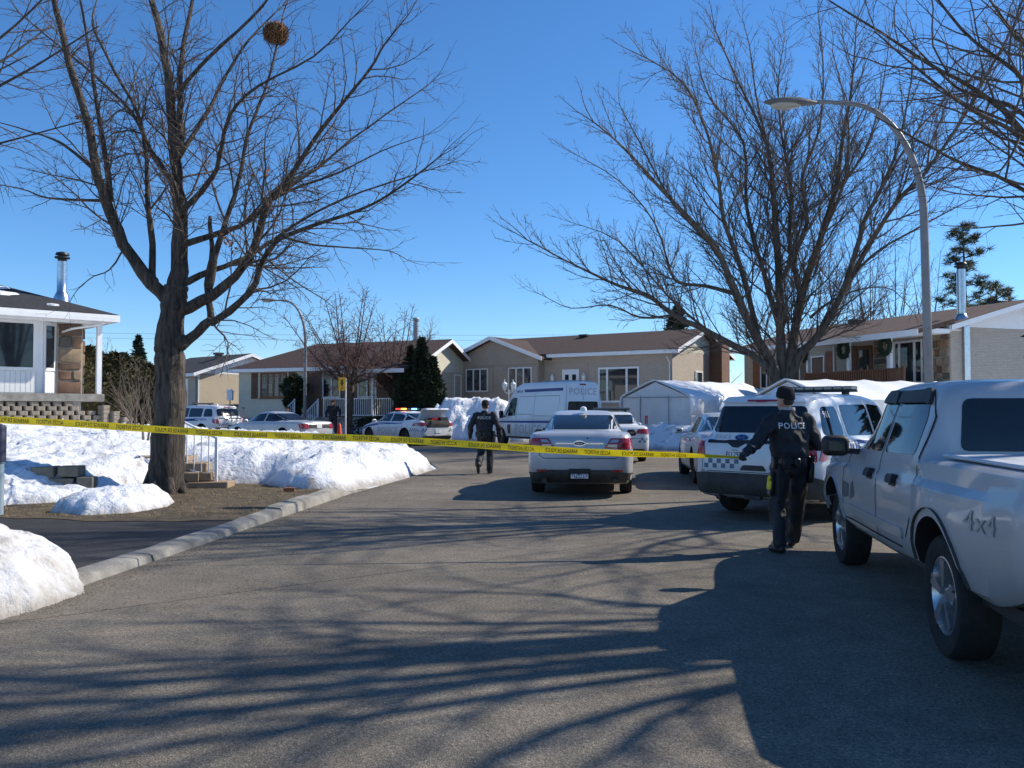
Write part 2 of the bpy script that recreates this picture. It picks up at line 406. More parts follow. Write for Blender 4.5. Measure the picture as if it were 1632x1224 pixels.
# kerb: cast sections with open joints
kerb = struct(bpy.data.objects.new('kerb', None)); C.objects.link(kerb)
rng = random.Random(5)
kp = [(-4.06, 4.0), (-4.0, 5.5), (-3.86, 7), (-3.68, 8.9), (-3.49, 10.8), (-3.33, 12.6), (-3.17, 14.2), (-3.0, 15.9)]
for i in range(len(kp) - 1):
    (x0, y0), (x1, y1) = kp[i], kp[i + 1]; hgt = .075 if i < 4 else (.10 if i == 4 else .15)
    h0 = .075 if i < 4 else (.075 if i == 4 else .13)
    n = 6; mb = MB(); vsn = []
    for k in range(n + 1):
        t = .006 + (.988) * k / n; x = x0 + (x1 - x0) * t; y = y0 + (y1 - y0) * t; h = h0 + (hgt - h0) * t
        if i == len(kp) - 2: h *= 1 - .55 * max(0, t - .75) / .25
        j = lambda a: rng.uniform(-a, a)
        vsn += [(x + .02 + j(.006), y, -.02), (x - .01 + j(.01), y, h * .75 + j(.006)), (x - .05 + j(.012), y, h + j(.006)), (x - .24 + j(.01), y, h + .012 + j(.006)), (x - .29, y, h * .7), (x - .3, y, -.02)]
    fs = [(k * 6 + a, k * 6 + a + 1, (k + 1) * 6 + a + 1, (k + 1) * 6 + a) for k in range(n) for a in range(5)] + [(0, 1, 2, 3, 4, 5), tuple(n * 6 + a for a in (5, 4, 3, 2, 1, 0))]
    mb.add(vsn, fs); mb.build('kerb_section', CONC, kerb, smooth=True)

def seg_dist(P, A, B):
    AB = B - A; t = np.clip(((P - A) @ AB) / (AB @ AB), 0, 1)
    return np.linalg.norm(P - (A + t[:, None] * AB), axis=1)
def inside(P, poly):
    c = np.zeros(len(P), bool); n = len(poly)
    for i in range(n):
        x0, y0 = poly[i]; x1, y1 = poly[(i + 1) % n]
        if y0 == y1: continue
        k = ((y0 > P[:, 1]) != (y1 > P[:, 1])) & (P[:, 0] < (x1 - x0) * (P[:, 1] - y0) / (y1 - y0) + x0)
        c ^= k
    return c
def mound(name, poly, step, H, edge, lump=.12, seed=0, m=None, power=.6, base=0., rough=.05, fscale=2.2, chunk=.05):
    """heap or blanket of snow: H may be a function of (x,y)"""
    poly = [tuple(map(float, p)) for p in poly]; xs = [p[0] for p in poly]; ys = [p[1] for p in poly]
    gx = np.arange(min(xs) - step, max(xs) + 2 * step, step); gy = np.arange(min(ys) - step, max(ys) + 2 * step, step)
    X, Y = np.meshgrid(gx, gy); P = np.stack([X.ravel(), Y.ravel()], 1)
    ins = inside(P, poly); d = np.full(len(P), 1e9)
    for i in range(len(poly)): d = np.minimum(d, seg_dist(P, np.array(poly[i]), np.array(poly[(i + 1) % len(poly)])))
    d = np.where(ins, d, -d); nx, ny = len(gx), len(gy); keep = d > -step * 1.5
    idx = {}; V = []; off = Vector((seed * 7.3, seed * 3.1, 0))
    for k in np.nonzero(keep)[0]:
        x, y = P[k]; q = Vector((x, y, 0)) + off
        dd = d[k] + edge * .35 * noise.fractal(q * .9, 1, 2, 4) * min(1, max(0, d[k] / edge + .4))
        t = min(1, max(0, dd / edge)); h = H(x, y) if callable(H) else H
        z = h * (t ** power) * (1.5 * 1 - .5 * t if power < 1 else 1) if False else h * (1 - (1 - t) ** 2) ** power
        if t > 0:
            z += min(1, t * 2) * (lump * noise.fractal(q * .8, 1, 2, 3) + rough * (1 - abs(noise.noise(q * fscale * 1.7)) * 2) * .6 + rough * .5 * noise.fractal(q * fscale * 3, 1, 2, 3))
        if t > 0:
            vd = noise.voronoi(q * fscale * 1.1 + Vector((0, 0, z * 2)))[0]; z += min(1, t * 2.5) * chunk * (min(vd[1] - vd[0], .35) / .35 - .6) * (.35 + .65 * max(0, noise.noise(q * .45 + Vector((9, 3, 1))) + .45))
        if d[k] < 0: z = -.04
        idx[k] = len(V); V.append((x, y, base + max(z, -.04)))
    Fc = []
    for j in range(ny - 1):
        for i in range(nx - 1):
            a = j * nx + i; q = (a, a + 1, a + nx + 1, a + nx)
            if all(k in idx for k in q) and (d[a] > -step or d[a + nx + 1] > -step): Fc.append(tuple(idx[k] for k in q))
    me = bpy.data.meshes.new(name); me.from_pydata(V, [], Fc); me.materials.append(m or SNOW); me.shade_smooth()
    return link(name, me)

# snow-covered garden in front of the left house
HE = Vector((-12.4, 27.2)); HN = Vector((.676, -.737))
def lawn_h(x, y):
    d = (Vector((x, y)) - HE).dot(HN); t = min(1, max(0, 1 - (d - 1.0) / 5.5)); t = t * t * (3 - 2 * t)
    b = .66 + .8 * t
    if y > 21: b *= max(.4, 1 - (y - 21) * .06)
    b *= 1 - .6 * math.exp(-(((x + 7.85) / .85) ** 2 + ((y - 14.45) / .5) ** 2))
    # trodden path and step cut by the walkway
    if y < 20.5:
        w = abs((x + 6.4) - (y - 17) * -.55); b *= 1 - .55 * max(0, 1 - w / .9) * max(0, 1 - (y - 16) / 5)
    return b
lawn = mound('snow_lawn', [(-26, 14.6), (-13, 12.9), (-9.4, 13.1), (-7.9, 13.4), (-7.15, 14.3), (-6.75, 15.9), (-6.3, 17.5), (-5.2, 17.6), (-4.6, 16.9), (-3.9, 16.4), (-3.3, 16.5), (-2.55, 19), (-2.1, 23), (-2.75, 26.3), (-5.7, 29.8), (-12, 33.6), (-25, 40.6), (-40, 48), (-44, 30)],
             .115, lawn_h, 1.5, .12, 1, SNOW, power=.62, rough=.15, chunk=.11, fscale=2.6)
struct(lawn)
tag(mound('snow_mound', [(-9, 5.2), (-4.7, 5.4), (-3.95, 6.0), (-3.7, 6.7), (-3.62, 7.35), (-3.85, 7.75), (-4.3, 8.2), (-5, 8.5), (-6, 8.7), (-9, 9)], 0.04, .6, 1.1, .07, 2, SNOWD, power=.75, base=.02, rough=.05, fscale=4),
    'dirty white snow heap beside the kerb at the near end of the driveway', 'snow')
tag(mound('snow_chunk', [(-6.75, 12.7), (-6.1, 12.3), (-5.5, 12.6), (-5.35, 13.4), (-5.5, 14.1), (-6.1, 13.9), (-6.6, 13.3)], .05, .3, .45, .06, 3, SNOW, power=.7, base=.05, rough=.05, fscale=4),
    'small low patch of snow on bare soil in front of the big tree trunk', 'snow')
tag(mound('snow_pile', [(-4.9, 43.6), (-3.4, 42.7), (-1.2, 42.5), (1.2, 42.6), (1.6, 44.2), (.6, 46.2), (-2, 46.9), (-4.6, 45.8)], .12, 2.12, 2.2, .14, 4, SNOW, power=.8, rough=.12, chunk=.26, fscale=1.9),
    'tall ploughed snow pile between the open-boot police car and the white van', 'snow')
tag(mound('snow_bank', [(4.9, 34.4), (6.5, 32.6), (8.3, 32), (9.4, 33.2), (8, 35.3), (6, 36.3), (5, 36)], .14, .95, 1.3, .12, 5, SNOW, power=.7, rough=.1),
    'low snow bank in front of the tilted white car shelter', 'snow')
tag(mound('snow_bank', [(-15, 48.8), (-9.3, 45.3), (-5.7, 44.9), (-5.2, 46), (-6, 48.5), (-9, 50.4), (-14, 53)], .16, .5, 1.2, .15, 6, SNOW, power=.7, rough=.12),
    'snow covering the lawn under the crabapple tree before the brown-roofed house', 'snow')
tag(mound('snow_bank', [(-15.6, 51.2), (-13.2, 49), (-10.4, 47.2), (-9.4, 48.6), (-11.4, 50.8), (-14.6, 53.5)], .16, 1.15, 1.2, .2, 7, SNOW, power=.7, rough=.14),
    'shovelled snow heap beneath the shuttered window of the cream siding wall', 'snow')
tag(mound('snow_bank', [(8.4, 19.4), (9.8, 18.3), (15.5, 24.2), (14, 28), (10, 29.6), (8.5, 27), (7.9, 23.5)], .2, .8, 1.4, .12, 8, SNOW, power=.7, rough=.1),
    'snow bank behind the police utility vehicle, in front of the long white car shelter', 'snow')
tag(mound('snow_bank', [(5.6, 2), (6.7, 10.4), (9, 11.9), (22, 18.6), (26, 14), (24, 2)], .3, .7, 1.4, .12, 9, SNOW, power=.7, rough=.1),
    'snow-covered verge on the far side of the silver pickup', 'snow')
tag(mound('snow_blanket', [(12.2, 40.6), (13.6, 38), (16.5, 36), (17.2, 38), (13.4, 48), (9.4, 48.5), (8.6, 44.4)], .25, 1.3, 2, .15, 10, SNOW, power=.7, rough=.1),
    'snow on the sloping lawn around the base of the many-stemmed maple', 'snow')
# dead grass on the bare strip
rng = random.Random(8); mb = MB()
for i in range(5200):
    x = rng.uniform(-8.5, -3.3); y = rng.uniform(11.8, 17.2)
    if y < 12.0 + .05 * abs(x + 5): continue
    a = rng.uniform(0, 6.28); l = rng.uniform(.03, .09); h = rng.uniform(.01, .05); w = .004
    c, s = math.cos(a), math.sin(a)
    mb.add([(x - s * w, y + c * w, .05), (x + s * w, y - c * w, .05), (x + c * l, y + s * l, .05 + h)], [(0, 1, 2)])
o = mb.build('dead_grass', mat('straw', (.26, .19, .09), .9, var=.4, scale=3), recalc=False); o['kind'] = 'stuff'; o['label'] = 'dry flattened grass around the big tree'; o['category'] = 'grass'
# grit and sand left by the winter along the kerb and snow edges
rng = random.Random(21); mb = MB()
edge = [(-3.84, 6.6), (-3.4, 11), (-2.95, 16), (-2.3, 19.5), (-1.85, 23)]
for i in range(5200):
    q = rng.random() ** 1.3; k = min(3, int(q * 4)); a, b = edge[k], edge[k + 1]; f = q * 4 - k; off = abs(rng.gauss(0, .16)) if i % 3 else rng.uniform(0, 1.6)
    x = a[0] + (b[0] - a[0]) * f + off; y = a[1] + (b[1] - a[1]) * f; s = rng.uniform(.003, .012) * (1.4 if i % 19 == 0 else 1)
    r4 = [rng.uniform(.6, 1.2) * s for _ in range(4)]; mb.add([(x + r4[0], y, .0), (x - r4[1], y + r4[2], .0), (x - r4[3] * .6, y - r4[0], .0), (x, y, s * 1.1)], [(0, 1, 3), (1, 2, 3), (2, 0, 3)])
o = mb.build('road_grit', mat('grit', (.2, .17, .13), .95, var=.5, scale=30), recalc=False); o['kind'] = 'stuff'; o['label'] = 'loose grit and sand along the kerb'; o['category'] = 'grit'
# ---------------------------------------------------------------- houses
GLASS = mat('window glass', (.025, .03, .035), .03, spec=.6, var=.3, scale=.7)
CURTAIN = mat('curtained glass', (.12, .12, .12), .05, spec=.6, col2=(.03, .035, .04), scale=2.5, thr=(.4, .6))
SHING_BR = mat('brown shingles', (.072, .043, .033), .95, var=.35, scale=9, bump=.8, bscale=14)
SHING_BR2 = mat('weathered brown shingles', (.12, .068, .05), .95, scale=6, col2=(.06, .032, .024), thr=(.35, .65), bump=.8, bscale=14)
SHING_DK = mat('dark shingles', (.03, .03, .032), .95, var=.4, scale=9, bump=.8, bscale=14)
TAN = mat('tan board', (.40, .32, .25), .8, var=.08, scale=2)
BRK_TAN = brick_mat('tan brick', (.50, .42, .34), (.44, .37, .295), (.34, .28, .23))
BRK_WHT = brick_mat('white brick', (.50, .45, .38), (.44, .39, .33), (.30, .26, .22))
BRK_BGE = brick_mat('beige brick', (.56, .46, .33), (.50, .41, .29), (.34, .27, .2))
SIDING = mat('cream siding', (.55, .52, .41), .6, var=.06, scale=3)
BROWNW = mat('brown wood', (.11, .05, .025), .7, var=.4, scale=6)
REDWOOD = mat('stained wood', (.2, .075, .03), .6, var=.35, scale=6)
GALV = mat('galvanised steel', (.55, .56, .58), .28, metal=1, var=.15, scale=6)
BLACKM = mat('black metal', (.012, .012, .013), .5)
GREYM = mat('grey painted steel', (.32, .33, .34), .45, var=.1, scale=3)
FOUND = mat('foundation', (.36, .34, .32), .9, var=.15, scale=2)

class House:
    def __init__(s, name, label, A, B, depth, z0, eave, rise, over=.45, hipL=0, hipR=0, wallm=None, roofm=None, gab_m=None, fascia=WHITE, fx0=None):
        A = Vector(A); B = Vector(B); s.L = (B - A).length; s.D = depth; s.ev = eave; s.over = over
        s.t = thing(name, label, 'house', (A.x, A.y, 0), math.atan2(B.y - A.y, B.x - A.x))
        L, W, o = s.L, depth, over
        mb = MB().box(0, L, 0, W, z0, eave); s.wall = mb.build('wall', wallm, s.t)
        rz = eave + rise; sl = rise / (W / 2); zo = eave - sl * o; s.rz = rz; s.sl = sl
        # gables
        for hip, x in ((hipL, 0), (hipR, L)):
            if not hip:
                MB().prism([(0, eave + .002), (W, eave + .002), (W / 2, rz)], 'x', x + (.0 if x == 0 else -.12), x + (.12 if x == 0 else 0)).build('gable', gab_m or wallm, s.t)
        xl = -o; xr = L + o; rl = hipL if hipL else -o; rr = L - hipR if hipR else L + o; th = .16
        mb = MB(); ym = W / 2; y0 = -o; y1 = W + o
        for dz in (0, th):
            pass
        top = [(xl, y0, zo + th), (xr, y0, zo + th), (rr, ym, rz + th), (rl, ym, rz + th), (xl, y1, zo + th), (xr, y1, zo + th)]
        bot = [(x, y, z - th) for x, y, z in top]
        n = 6; F = [(0, 1, 2, 3), (5, 4, 3, 2)]
        Fb = [(q + n for q in reversed(f)) for f in F]
        sides = [(0, 1), (1, 2), (2, 5), (5, 4), (4, 3), (3, 0)]
        if hipL: F.append((0, 3, 4)); Fb.append((q + n for q in (4, 3, 0))); sides = [e for e in sides if e not in ((4, 3), (3, 0))] + [(4, 0)]
        if hipR: F.append((1, 5, 2)); Fb.append((q + n for q in (2, 5, 1))); sides = [e for e in sides if e not in ((1, 2), (2, 5))] + [(1, 5)]
        mb.add(top + bot, F + [tuple(f) for f in Fb] + [(a, a + n, b + n, b) for a, b in sides])
        s.roof = mb.build('roof', roofm, s.t)
        # fascia boards along the eaves and rakes
        fh = .2; e = .012
        for ya, nm in ((y0, 'fascia'), (y1, 'fascia')):
            yo = -e if ya == y0 else e
            MB().box(fx0 if (fx0 and ya == y0) else xl, xr, min(ya + yo, ya + yo * 3), max(ya + yo, ya + yo * 3), zo - .06, zo + th - .02).build(nm, fascia, s.t)
            MB().box((fx0 if (fx0 and ya == y0) else xl) + .02, xr - .02, min(ya, 0 if ya < 0 else W) + .015, max(ya, 0 if ya < 0 else W) - .015, zo - .05, zo - .03).build('soffit', fascia, s.t)
        for hip, x in ((hipL, xl), (hipR, xr)):
            xo = -e if x < 0 else e
            if hip:
                MB().box(min(x + xo, x + 3 * xo), max(x + xo, x + 3 * xo), y0, y1, zo - .06, zo + th - .02).build('fascia', fascia, s.t)
            else:
                mb = MB()
                for ya, yb in ((y0, ym), (y1, ym)):
                    mb.add([(x + xo, ya, zo - .06), (x + xo, yb, rz - .06), (x + xo, yb, rz + th - .01), (x + xo, ya, zo + th - .01),
                            (x + 3 * xo, ya, zo - .06), (x + 3 * xo, yb, rz - .06), (x + 3 * xo, yb, rz + th - .01), (x + 3 * xo, ya, zo + th - .01)],
                           [(0, 1, 2, 3), (7, 6, 5, 4), (0, 4, 5, 1), (1, 5, 6, 2), (2, 6, 7, 3), (3, 7, 4, 0)])
                mb.build('barge_board', fascia, s.t)
    def window(s, x, z, w, h, panes=2, face='front', frame=WHITE, glass=GLASS, fw=.07, name='window', dividers=None, sill=True, yo=0):
        """x along the wall, z bottom; on the front (y=0) or the left/right gable"""
        def place(mb):
            if face == 'front':
                mb.v = [(a, b + yo, c) for a, b, c in mb.v]; return mb
            mb.v = [((s.L - b if face == 'right' else b), a, c) for a, b, c in mb.v]; return mb
        xs = [0] + list(dividers or [i / panes for i in range(1, panes)]) + [1]
        mb = MB().box(x - fw, x + w + fw, -.06, -.002, z - fw, z).box(x - fw, x + w + fw, -.06, -.002, z + h, z + h + fw)
        mb.box(x - fw, x, -.06, -.002, z, z + h).box(x + w, x + w + fw, -.06, -.002, z, z + h)
        for q in xs[1:-1]: mb.box(x + w * q - fw * .6, x + w * q + fw * .6, -.055, -.002, z, z + h)
        f = place(mb).build(name, frame, s.t)
        for a, b in zip(xs, xs[1:]):
            place(MB().box(x + w * a, x + w * b, -.022, -.004, z + .001, z + h - .001)).build('pane', glass, f)
        if sill: place(MB().box(x - fw - .05, x + w + fw + .05, -.1, -.003, z - fw - .07, z - fw - .004)).build('sill', frame if frame != WHITE else FOUND, f)
        return f
    def slab(s, name, x0, x1, y0, y1, z0, z1, m, bevel=0, parent=None): return MB().box(x0, x1, y0, y1, z0, z1).build(name, m, parent or s.t, bevel=bevel)
    def flue(s, x, y, z, h, r=.14, m=GALV, name='chimney'):
        f = MB().lathe([(r * 1.7, z - .25), (r * 1.6, z + .12), (r * 1.05, z + .3), (r, z + .31), (r, z + h * .55), (r * 1.04, z + h * .55), (r * 1.04, z + h * .57), (r, z + h * .57), (r, z + h)], 16, (x, y, 0)).build(name, m, s.t, smooth=True)
        MB().lathe([(r * .9, z + h), (r * .9, z + h + .1), (r * 1.5, z + h + .1), (r * 1.5, z + h + .15), (r * .9, z + h + .16), (r * .9, z + h + .2), (r * 1.4, z + h + .21), (r * 1.2, z + h + .28), (.02, z + h + .32)], 16, (x, y, 0)).build('cap', BLACKM if m is GALV else m, f, smooth=True)
    def vent(s, x, y, z):
        MB().box(x - .2, x + .2, y - .2, y + .2, z - .2, z + .22).box(x - .27, x + .27, y - .27, y + .27, z + .24, z + .38).build('roof_vent', BLACKM, s.t, bevel=.01)
    def rail(s, p, q, z0, h, step, m, name='railing', post=.06, bal=.025, slope=0):
        """railing between two local points; balusters are pieces of their own"""
        p = Vector(p); q = Vector(q); n = max(2, int((q - p).length / step)); zz = lambda t: z0 + slope * t
        r = MB().bar((*p, zz(0) + h), (*q, zz(1) + h), .05, .05).bar((*p, zz(0) + .1), (*q, zz(1) + .1), .04, .04)
        for t, a in ((0, p), (1, q)): r.box(a.x - post / 2, a.x + post / 2, a.y - post / 2, a.y + post / 2, zz(t) - .02, zz(t) + h + .06)
        r = r.build(name, m, s.t)
        me = MB().box(-bal / 2, bal / 2, -bal / 2, bal / 2, .1, h).mesh('baluster', m)
        for i in range(1, n):
            a = p.lerp(q, i / n); link('baluster', me, r, (a.x, a.y, zz(i / n)))
        return r

# --- middle house: tan brick, front gable wing on the left, big picture window on the right
h = House('brick_bungalow', 'tan brick bungalow with brown roof, white windows and front gable, behind the police van', (-3.2, 53.6), (8.5, 45.8), 7.8, -.3, 4.75, 1.25, wallm=BRK_TAN, roofm=SHING_BR, gab_m=SIDING, over=.5, fx0=6.55)
L = h.L; WY = -.65
gx0, gx1 = 0, 6.1; gm = 3.0; gz = 4.62; gr = 5.78; yb = WY - .45; yr = 3.2
MB().box(gx0, gx1, WY, -.004, -.3, gz - .02).build('wing_wall', BRK_TAN, h.t)
MB().prism([(gx0, gz - .45), (gx1, gz - .45), (gx1, gz - .1), (gm, gr - .05), (gx0, gz - .1)], 'y', WY - .03, WY - .004).build('gable_panel', TAN, h.t)
e0, e1 = gx0 - .75, gx1 + .5; sl_ = (gr - gz) / (gm - gx0); z0_ = gz - sl_ * .75; z1_ = gz - (gr - gz) / (gx1 - gm) * .5
mb = MB(); mb.add([(e0, yb, z0_ + .1), (gm, yb, gr + .1), (e1, yb, z1_ + .1), (e0, yr, z0_ + .1), (gm, yr, gr + .1), (e1, yr, z1_ + .1),
        (e0, yb, z0_ - .04), (gm, yb, gr - .04), (e1, yb, z1_ - .04), (e0, yr, z0_ - .04), (gm, yr, gr - .04), (e1, yr, z1_ - .04)],
       [(0, 1, 4, 3), (1, 2, 5, 4), (6, 9, 10, 7), (7, 10, 11, 8), (0, 6, 7, 1), (1, 7, 8, 2), (0, 3, 9, 6), (2, 8, 11, 5), (3, 4, 10, 9), (4, 5, 11, 10)])
mb.build('gable_roof', SHING_BR, h.t)
mb = MB()
for (xa, za), (xb, zb) in (((e0 - .02, z0_ + .1), (gm, gr + .1)), ((e1 + .02, z1_ + .1), (gm, gr + .1))):
    mb.add([(xa, yb - .015, za - .2), (xb, yb - .015, zb - .2), (xb, yb - .015, zb + .02), (xa, yb - .015, za + .02), (xa, yb - .05, za - .2), (xb, yb - .05, zb - .2), (xb, yb - .05, zb + .02), (xa, yb - .05, za + .02)],
           [(0, 3, 2, 1), (4, 5, 6, 7), (0, 1, 5, 4), (1, 2, 6, 5), (2, 3, 7, 6), (3, 0, 4, 7)])
mb.build('barge_board', WHITE, h.t)
for wx in (1.0, 4.1):
    h.window(wx, 2.7, 1.5, 1.25, 3, glass=CURTAIN, yo=WY)
    for sx in (wx - .46, wx + 1.6): MB().box(sx, sx + .34, WY - .05, WY - .003, 2.6, 4.1).build('shutter', TAN, h.t)
h.slab('porch_recess', 6.35, 9.0, -.03, -.004, 1.6, 4.2, TAN)
d = MB().box(7.35, 8.45, -.09, -.035, 1.65, 3.85).build('door', WHITE, h.t)
for dx in (7.55, 8.02): MB().box(dx, dx + .24, -.11, -.093, 2.3, 3.55).build('pane', GLASS, d)
for lx in (6.75, 8.8):
    MB().lathe([(.02, 3.05), (.09, 3.15), (.13, 3.45), (.05, 3.55), (.02, 3.65)], 8, (lx, -.16, 0)).build('wall_lantern', WHITE, h.t)
MB().box(8.75, 9.15, -.15, -.04, 2.45, 2.65).build('mailbox', WHITE, h.t, bevel=.01)
h.window(9.75, 2.05, 2.3, 1.75, dividers=(.2, .72), fw=.1)
h.slab('porch', 6.2, 9.6, -1.6, -.003, 1.35, 1.62, CONC); h.rail((8.6, -1.55), (9.6, -1.55), 1.62, .95, .13, WMETAL)
h.slab('panel', 9.5, 12.3, -.04, -.004, .3, 1.85, TAN)
h.window(3.2, 2.35, .95, 1.3, 1, face='right', glass=GLASS)
MB().tube([(L - .1, -.5, 4.35), (L - .1, -.12, 4.05), (L - .12, -.07, 3.9), (L - .12, -.07, .2)], .04, 6).build('downspout', WHITE, h.t)
MB().box(L + .01, L + .75, 5.4, 6.7, 0, 5.6).build('chimney', brick_mat('brown brick', (.2, .1, .06), (.16, .08, .05), (.2, .17, .14)), h.t)
h.vent(6.9, 3.4, 5.75)

# --- brown-roofed house left of it
h = House('siding_house', 'cream siding house with dark brown hip roof and porch, behind the crabapple tree', (-16.5, 52.2), (-5.3, 47.3), 6.8, -.3, 4.05, 1.45, hipL=3.2, wallm=SIDING, roofm=SHING_BR, gab_m=SIDING, over=.5)
L = h.L
for k in range(15): h.slab('siding_board', .02, 4.9, -.022, -.004, 1.12 + k * .2, 1.305 + k * .2, SIDING)
h.slab('foundation', -.02, L, -.03, -.004, -.3, 1.08, FOUND)
h.slab('end_wall', L + .003, L + .03, .02, 7.18, -.3, 3.75, BRK_BGE)
h.window(1.75, 2.35, 1.75, 1.3, dividers=(.25, .5, .75), frame=REDWOOD, glass=CURTAIN, fw=.1)
for sx in (1.0, 3.75): MB().box(sx, sx + .45, -.075, -.026, 2.2, 3.75).build('shutter', BROWNW, h.t)
h.slab('porch_wall', 4.95, L, -.02, -.004, 1.1, 4.1, mat('brown siding', (.16, .1, .065), .8, var=.2, scale=4))
h.slab('porch', 5.0, L - .6, -1.7, -.033, .95, 1.15, CONC); h.slab('porch_base', 5.2, L - .8, -1.55, -.035, -.2, .945, FOUND)
h.rail((7.4, -1.65), (10.6, -1.65), 1.15, 1.0, .13, WMETAL); h.rail((10.6, -1.65), (12.1, -1.65), 1.15, 1.0, .13, WMETAL)
MB().box(10.53, 10.67, -1.78, -1.68, 1.15, 3.75).build('porch_post', WHITE, h.t)
for k in range(6): h.slab('step', 5.5, 7.0, -1.72 - .3 * (k + 1), -1.72 - .3 * k, -.2, .97 - .19 * k, CONC)
for sx in (5.45, 7.05): h.rail((sx, -1.7), (sx, -3.5), 1.15, .95, .16, WMETAL, slope=-1.15)
mb = MB(); mb.add([(8.8, -2.2, 3.72), (L + .6, -2.2, 3.72), (L + .6, .4, 4.5), (8.8, .4, 4.5), (8.8, -2.2, 3.58), (L + .6, -2.2, 3.58), (L + .6, .4, 4.36), (8.8, .4, 4.36)],
                  [(0, 1, 2, 3), (7, 6, 5, 4), (0, 4, 5, 1), (1, 5, 6, 2), (2, 6, 7, 3), (3, 7, 4, 0)]); mb.build('porch_roof', SHING_BR, h.t)
MB().box(8.8, L + .6, -2.23, -2.202, 3.5, 3.72).build('gutter', WHITE, h.t)
for wx in (6.2, 8.6): h.window(wx, 2.3, 1.1, 1.3, 2, frame=WHITE, glass=GLASS)
h.window(4.6, 2.2, .8, 1.4, 1, face='right')
MB().box(L + .032, L + .08, 2.2, 3.1, .9, 3.0).build('door', WHITE, h.t)
h.flue(9.2, 5.3, 5.35, 1.6, .17, GREYM)
h.window(.9, .25, .8, .6, 1, sill=False); h.window(3.0, .25, 1.0, .6, 1, sill=False)

# --- far house at the left with gable towards the street
h = House('gable_house', 'beige brick house with dark roof and white gable, far behind the big tree', (-26.0, 61.0), (-20.6, 56.4), 7.6, -.3, 3.95, 1.3, wallm=BRK_BGE, roofm=SHING_DK, gab_m=WHITE, over=.5)
L = h.L
MB().tube([(L + .04, .12, 3.7), (L + .04, .12, 0)], .05, 6).build('downspout', WHITE, h.t)
h.slab('front_panel', .2, L - 1.0, -.04, -.004, -.2, 3.6, WHITE); h.window(4.6, 1.6, .8, 1.7, 1); h.window(2.5, 1.6, .8, 1.7, 1)
MB().box(L - .95, L - .02, -.05, -.004, -.2, 3.7).build('corner_pier', BRK_TAN, h.t)
h.window(3.6, .2, 1.0, .5, 1, face='right', sill=False); h.vent(L - 2.4, 3.0, 5.15)
# grey shed beside it and the wire fence
f = thing('garden_shed', 'small pale grey shed beside the cream siding wall', 'shed', (-17.9, 55.4, 0), R(-24))
MB().box(-1.5, .3, .1, 2, -.1, 1.75).build('wall', SIDING, f); MB().prism([(-.05, 1.752), (2.15, 1.752), (2.1, 1.95), (0, 1.82)], 'x', -1.6, .35).build('roof', SHING_DK, f)
f = thing('wire_fence', 'thin black wire fence in front of the beige brick gable', 'fence', (-20.2, 56.2, 0), R(14))
for k in range(4): MB().tube([(k * 1.15, -.4, -.1), (k * 1.15, -.4, 1.55)], .03, 6).build('post', BLACKM, f)
MB().bar((0, -.4, 1.5), (3.45, -.4, 1.5), .03).bar((0, -.4, .8), (3.45, -.4, .8), .012).build('rail', BLACKM, f)
f = thing('bird_house', 'white bird feeder box on a thin dark pole', 'bird house', tuple(at(366, 699, 50.5)[:2]) + (0,))
MB().tube([(0, 0, 0), (0, 0, 2.1)], .03, 6).build('pole', BLACKM, f)
b_ = MB().box(-.16, .16, -.14, .14, 2.1, 2.6).build('box', WHITE, f, bevel=.01); MB().prism([(-.22, 2.6), (.22, 2.6), (0, 2.78)], 'y', -.2, .2).build('roof', WHITE, b_)
# wooden gate between the houses
f = thing('board_fence', 'grey weathered board fence between the two brown-roofed houses', 'fence', (-4.5, 51.7, 0), R(-20))
me = MB().box(-.07, .07, -.012, .012, 0, 1.75).mesh('board', mat('grey board', (.2, .17, .13), .9, var=.3, scale=5))
for k in range(9): link('board', me, f, (.1 + k * .16, 0, 0))
MB().box(-.1, 0, -.06, .06, 0, 2.1).build('post', MATS['grey board'], f); MB().box(0, 1.5, .013, .05, 1.3, 1.4).build('rail', MATS['grey board'], f)
# --- right house, stone and white brick with the wooden deck rail
h = House('stone_bungalow', 'long white brick and stone bungalow with weathered brown roof and wreaths, at the right', (13.1, 48.7), (17.9, 35.2), 8.2, -.3, 4.95, 1.12, wallm=BRK_WHT, roofm=SHING_BR2, gab_m=WHITE, over=.6)
L = h.L
h.window(1.6, 2.75, 1.0, 1.35, 2); MB().box(.85, 1.45, -.04, -.003, 2.6, 4.3).build('shutter', REDWOOD, h.t)
h.window(4.9, 2.75, 1.75, 1.4, 2); MB().box(6.8, 7.3, -.04, -.003, 2.55, 4.4).build('shutter', REDWOOD, h.t); MB().box(4.2, 4.75, -.04, -.003, 2.55, 4.4).build('shutter', REDWOOD, h.t)
h.slab('door_recess', 8.3, 8.95, -.03, -.003, 2.3, 4.55, BROWNW); d = MB().box(9.0, 9.95, -.05, -.003, 2.3, 4.5).build('door', BROWNW, h.t); MB().box(9.15, 9.75, -.07, -.053, 2.6, 4.3).build('pane', GLASS, d)
h.window(10.95, 2.75, 1.85, 1.7, dividers=(.18, .34, .8), fw=.09)
rng = random.Random(31)
FIELD = [mat('field stone %d' % i, c, .9, var=.3, scale=4, bump=.5, bscale=20) for i, c in enumerate([(.17, .1, .065), (.13, .085, .06), (.24, .15, .09), (.2, .17, .12), (.1, .09, .08), (.27, .2, .13)])]
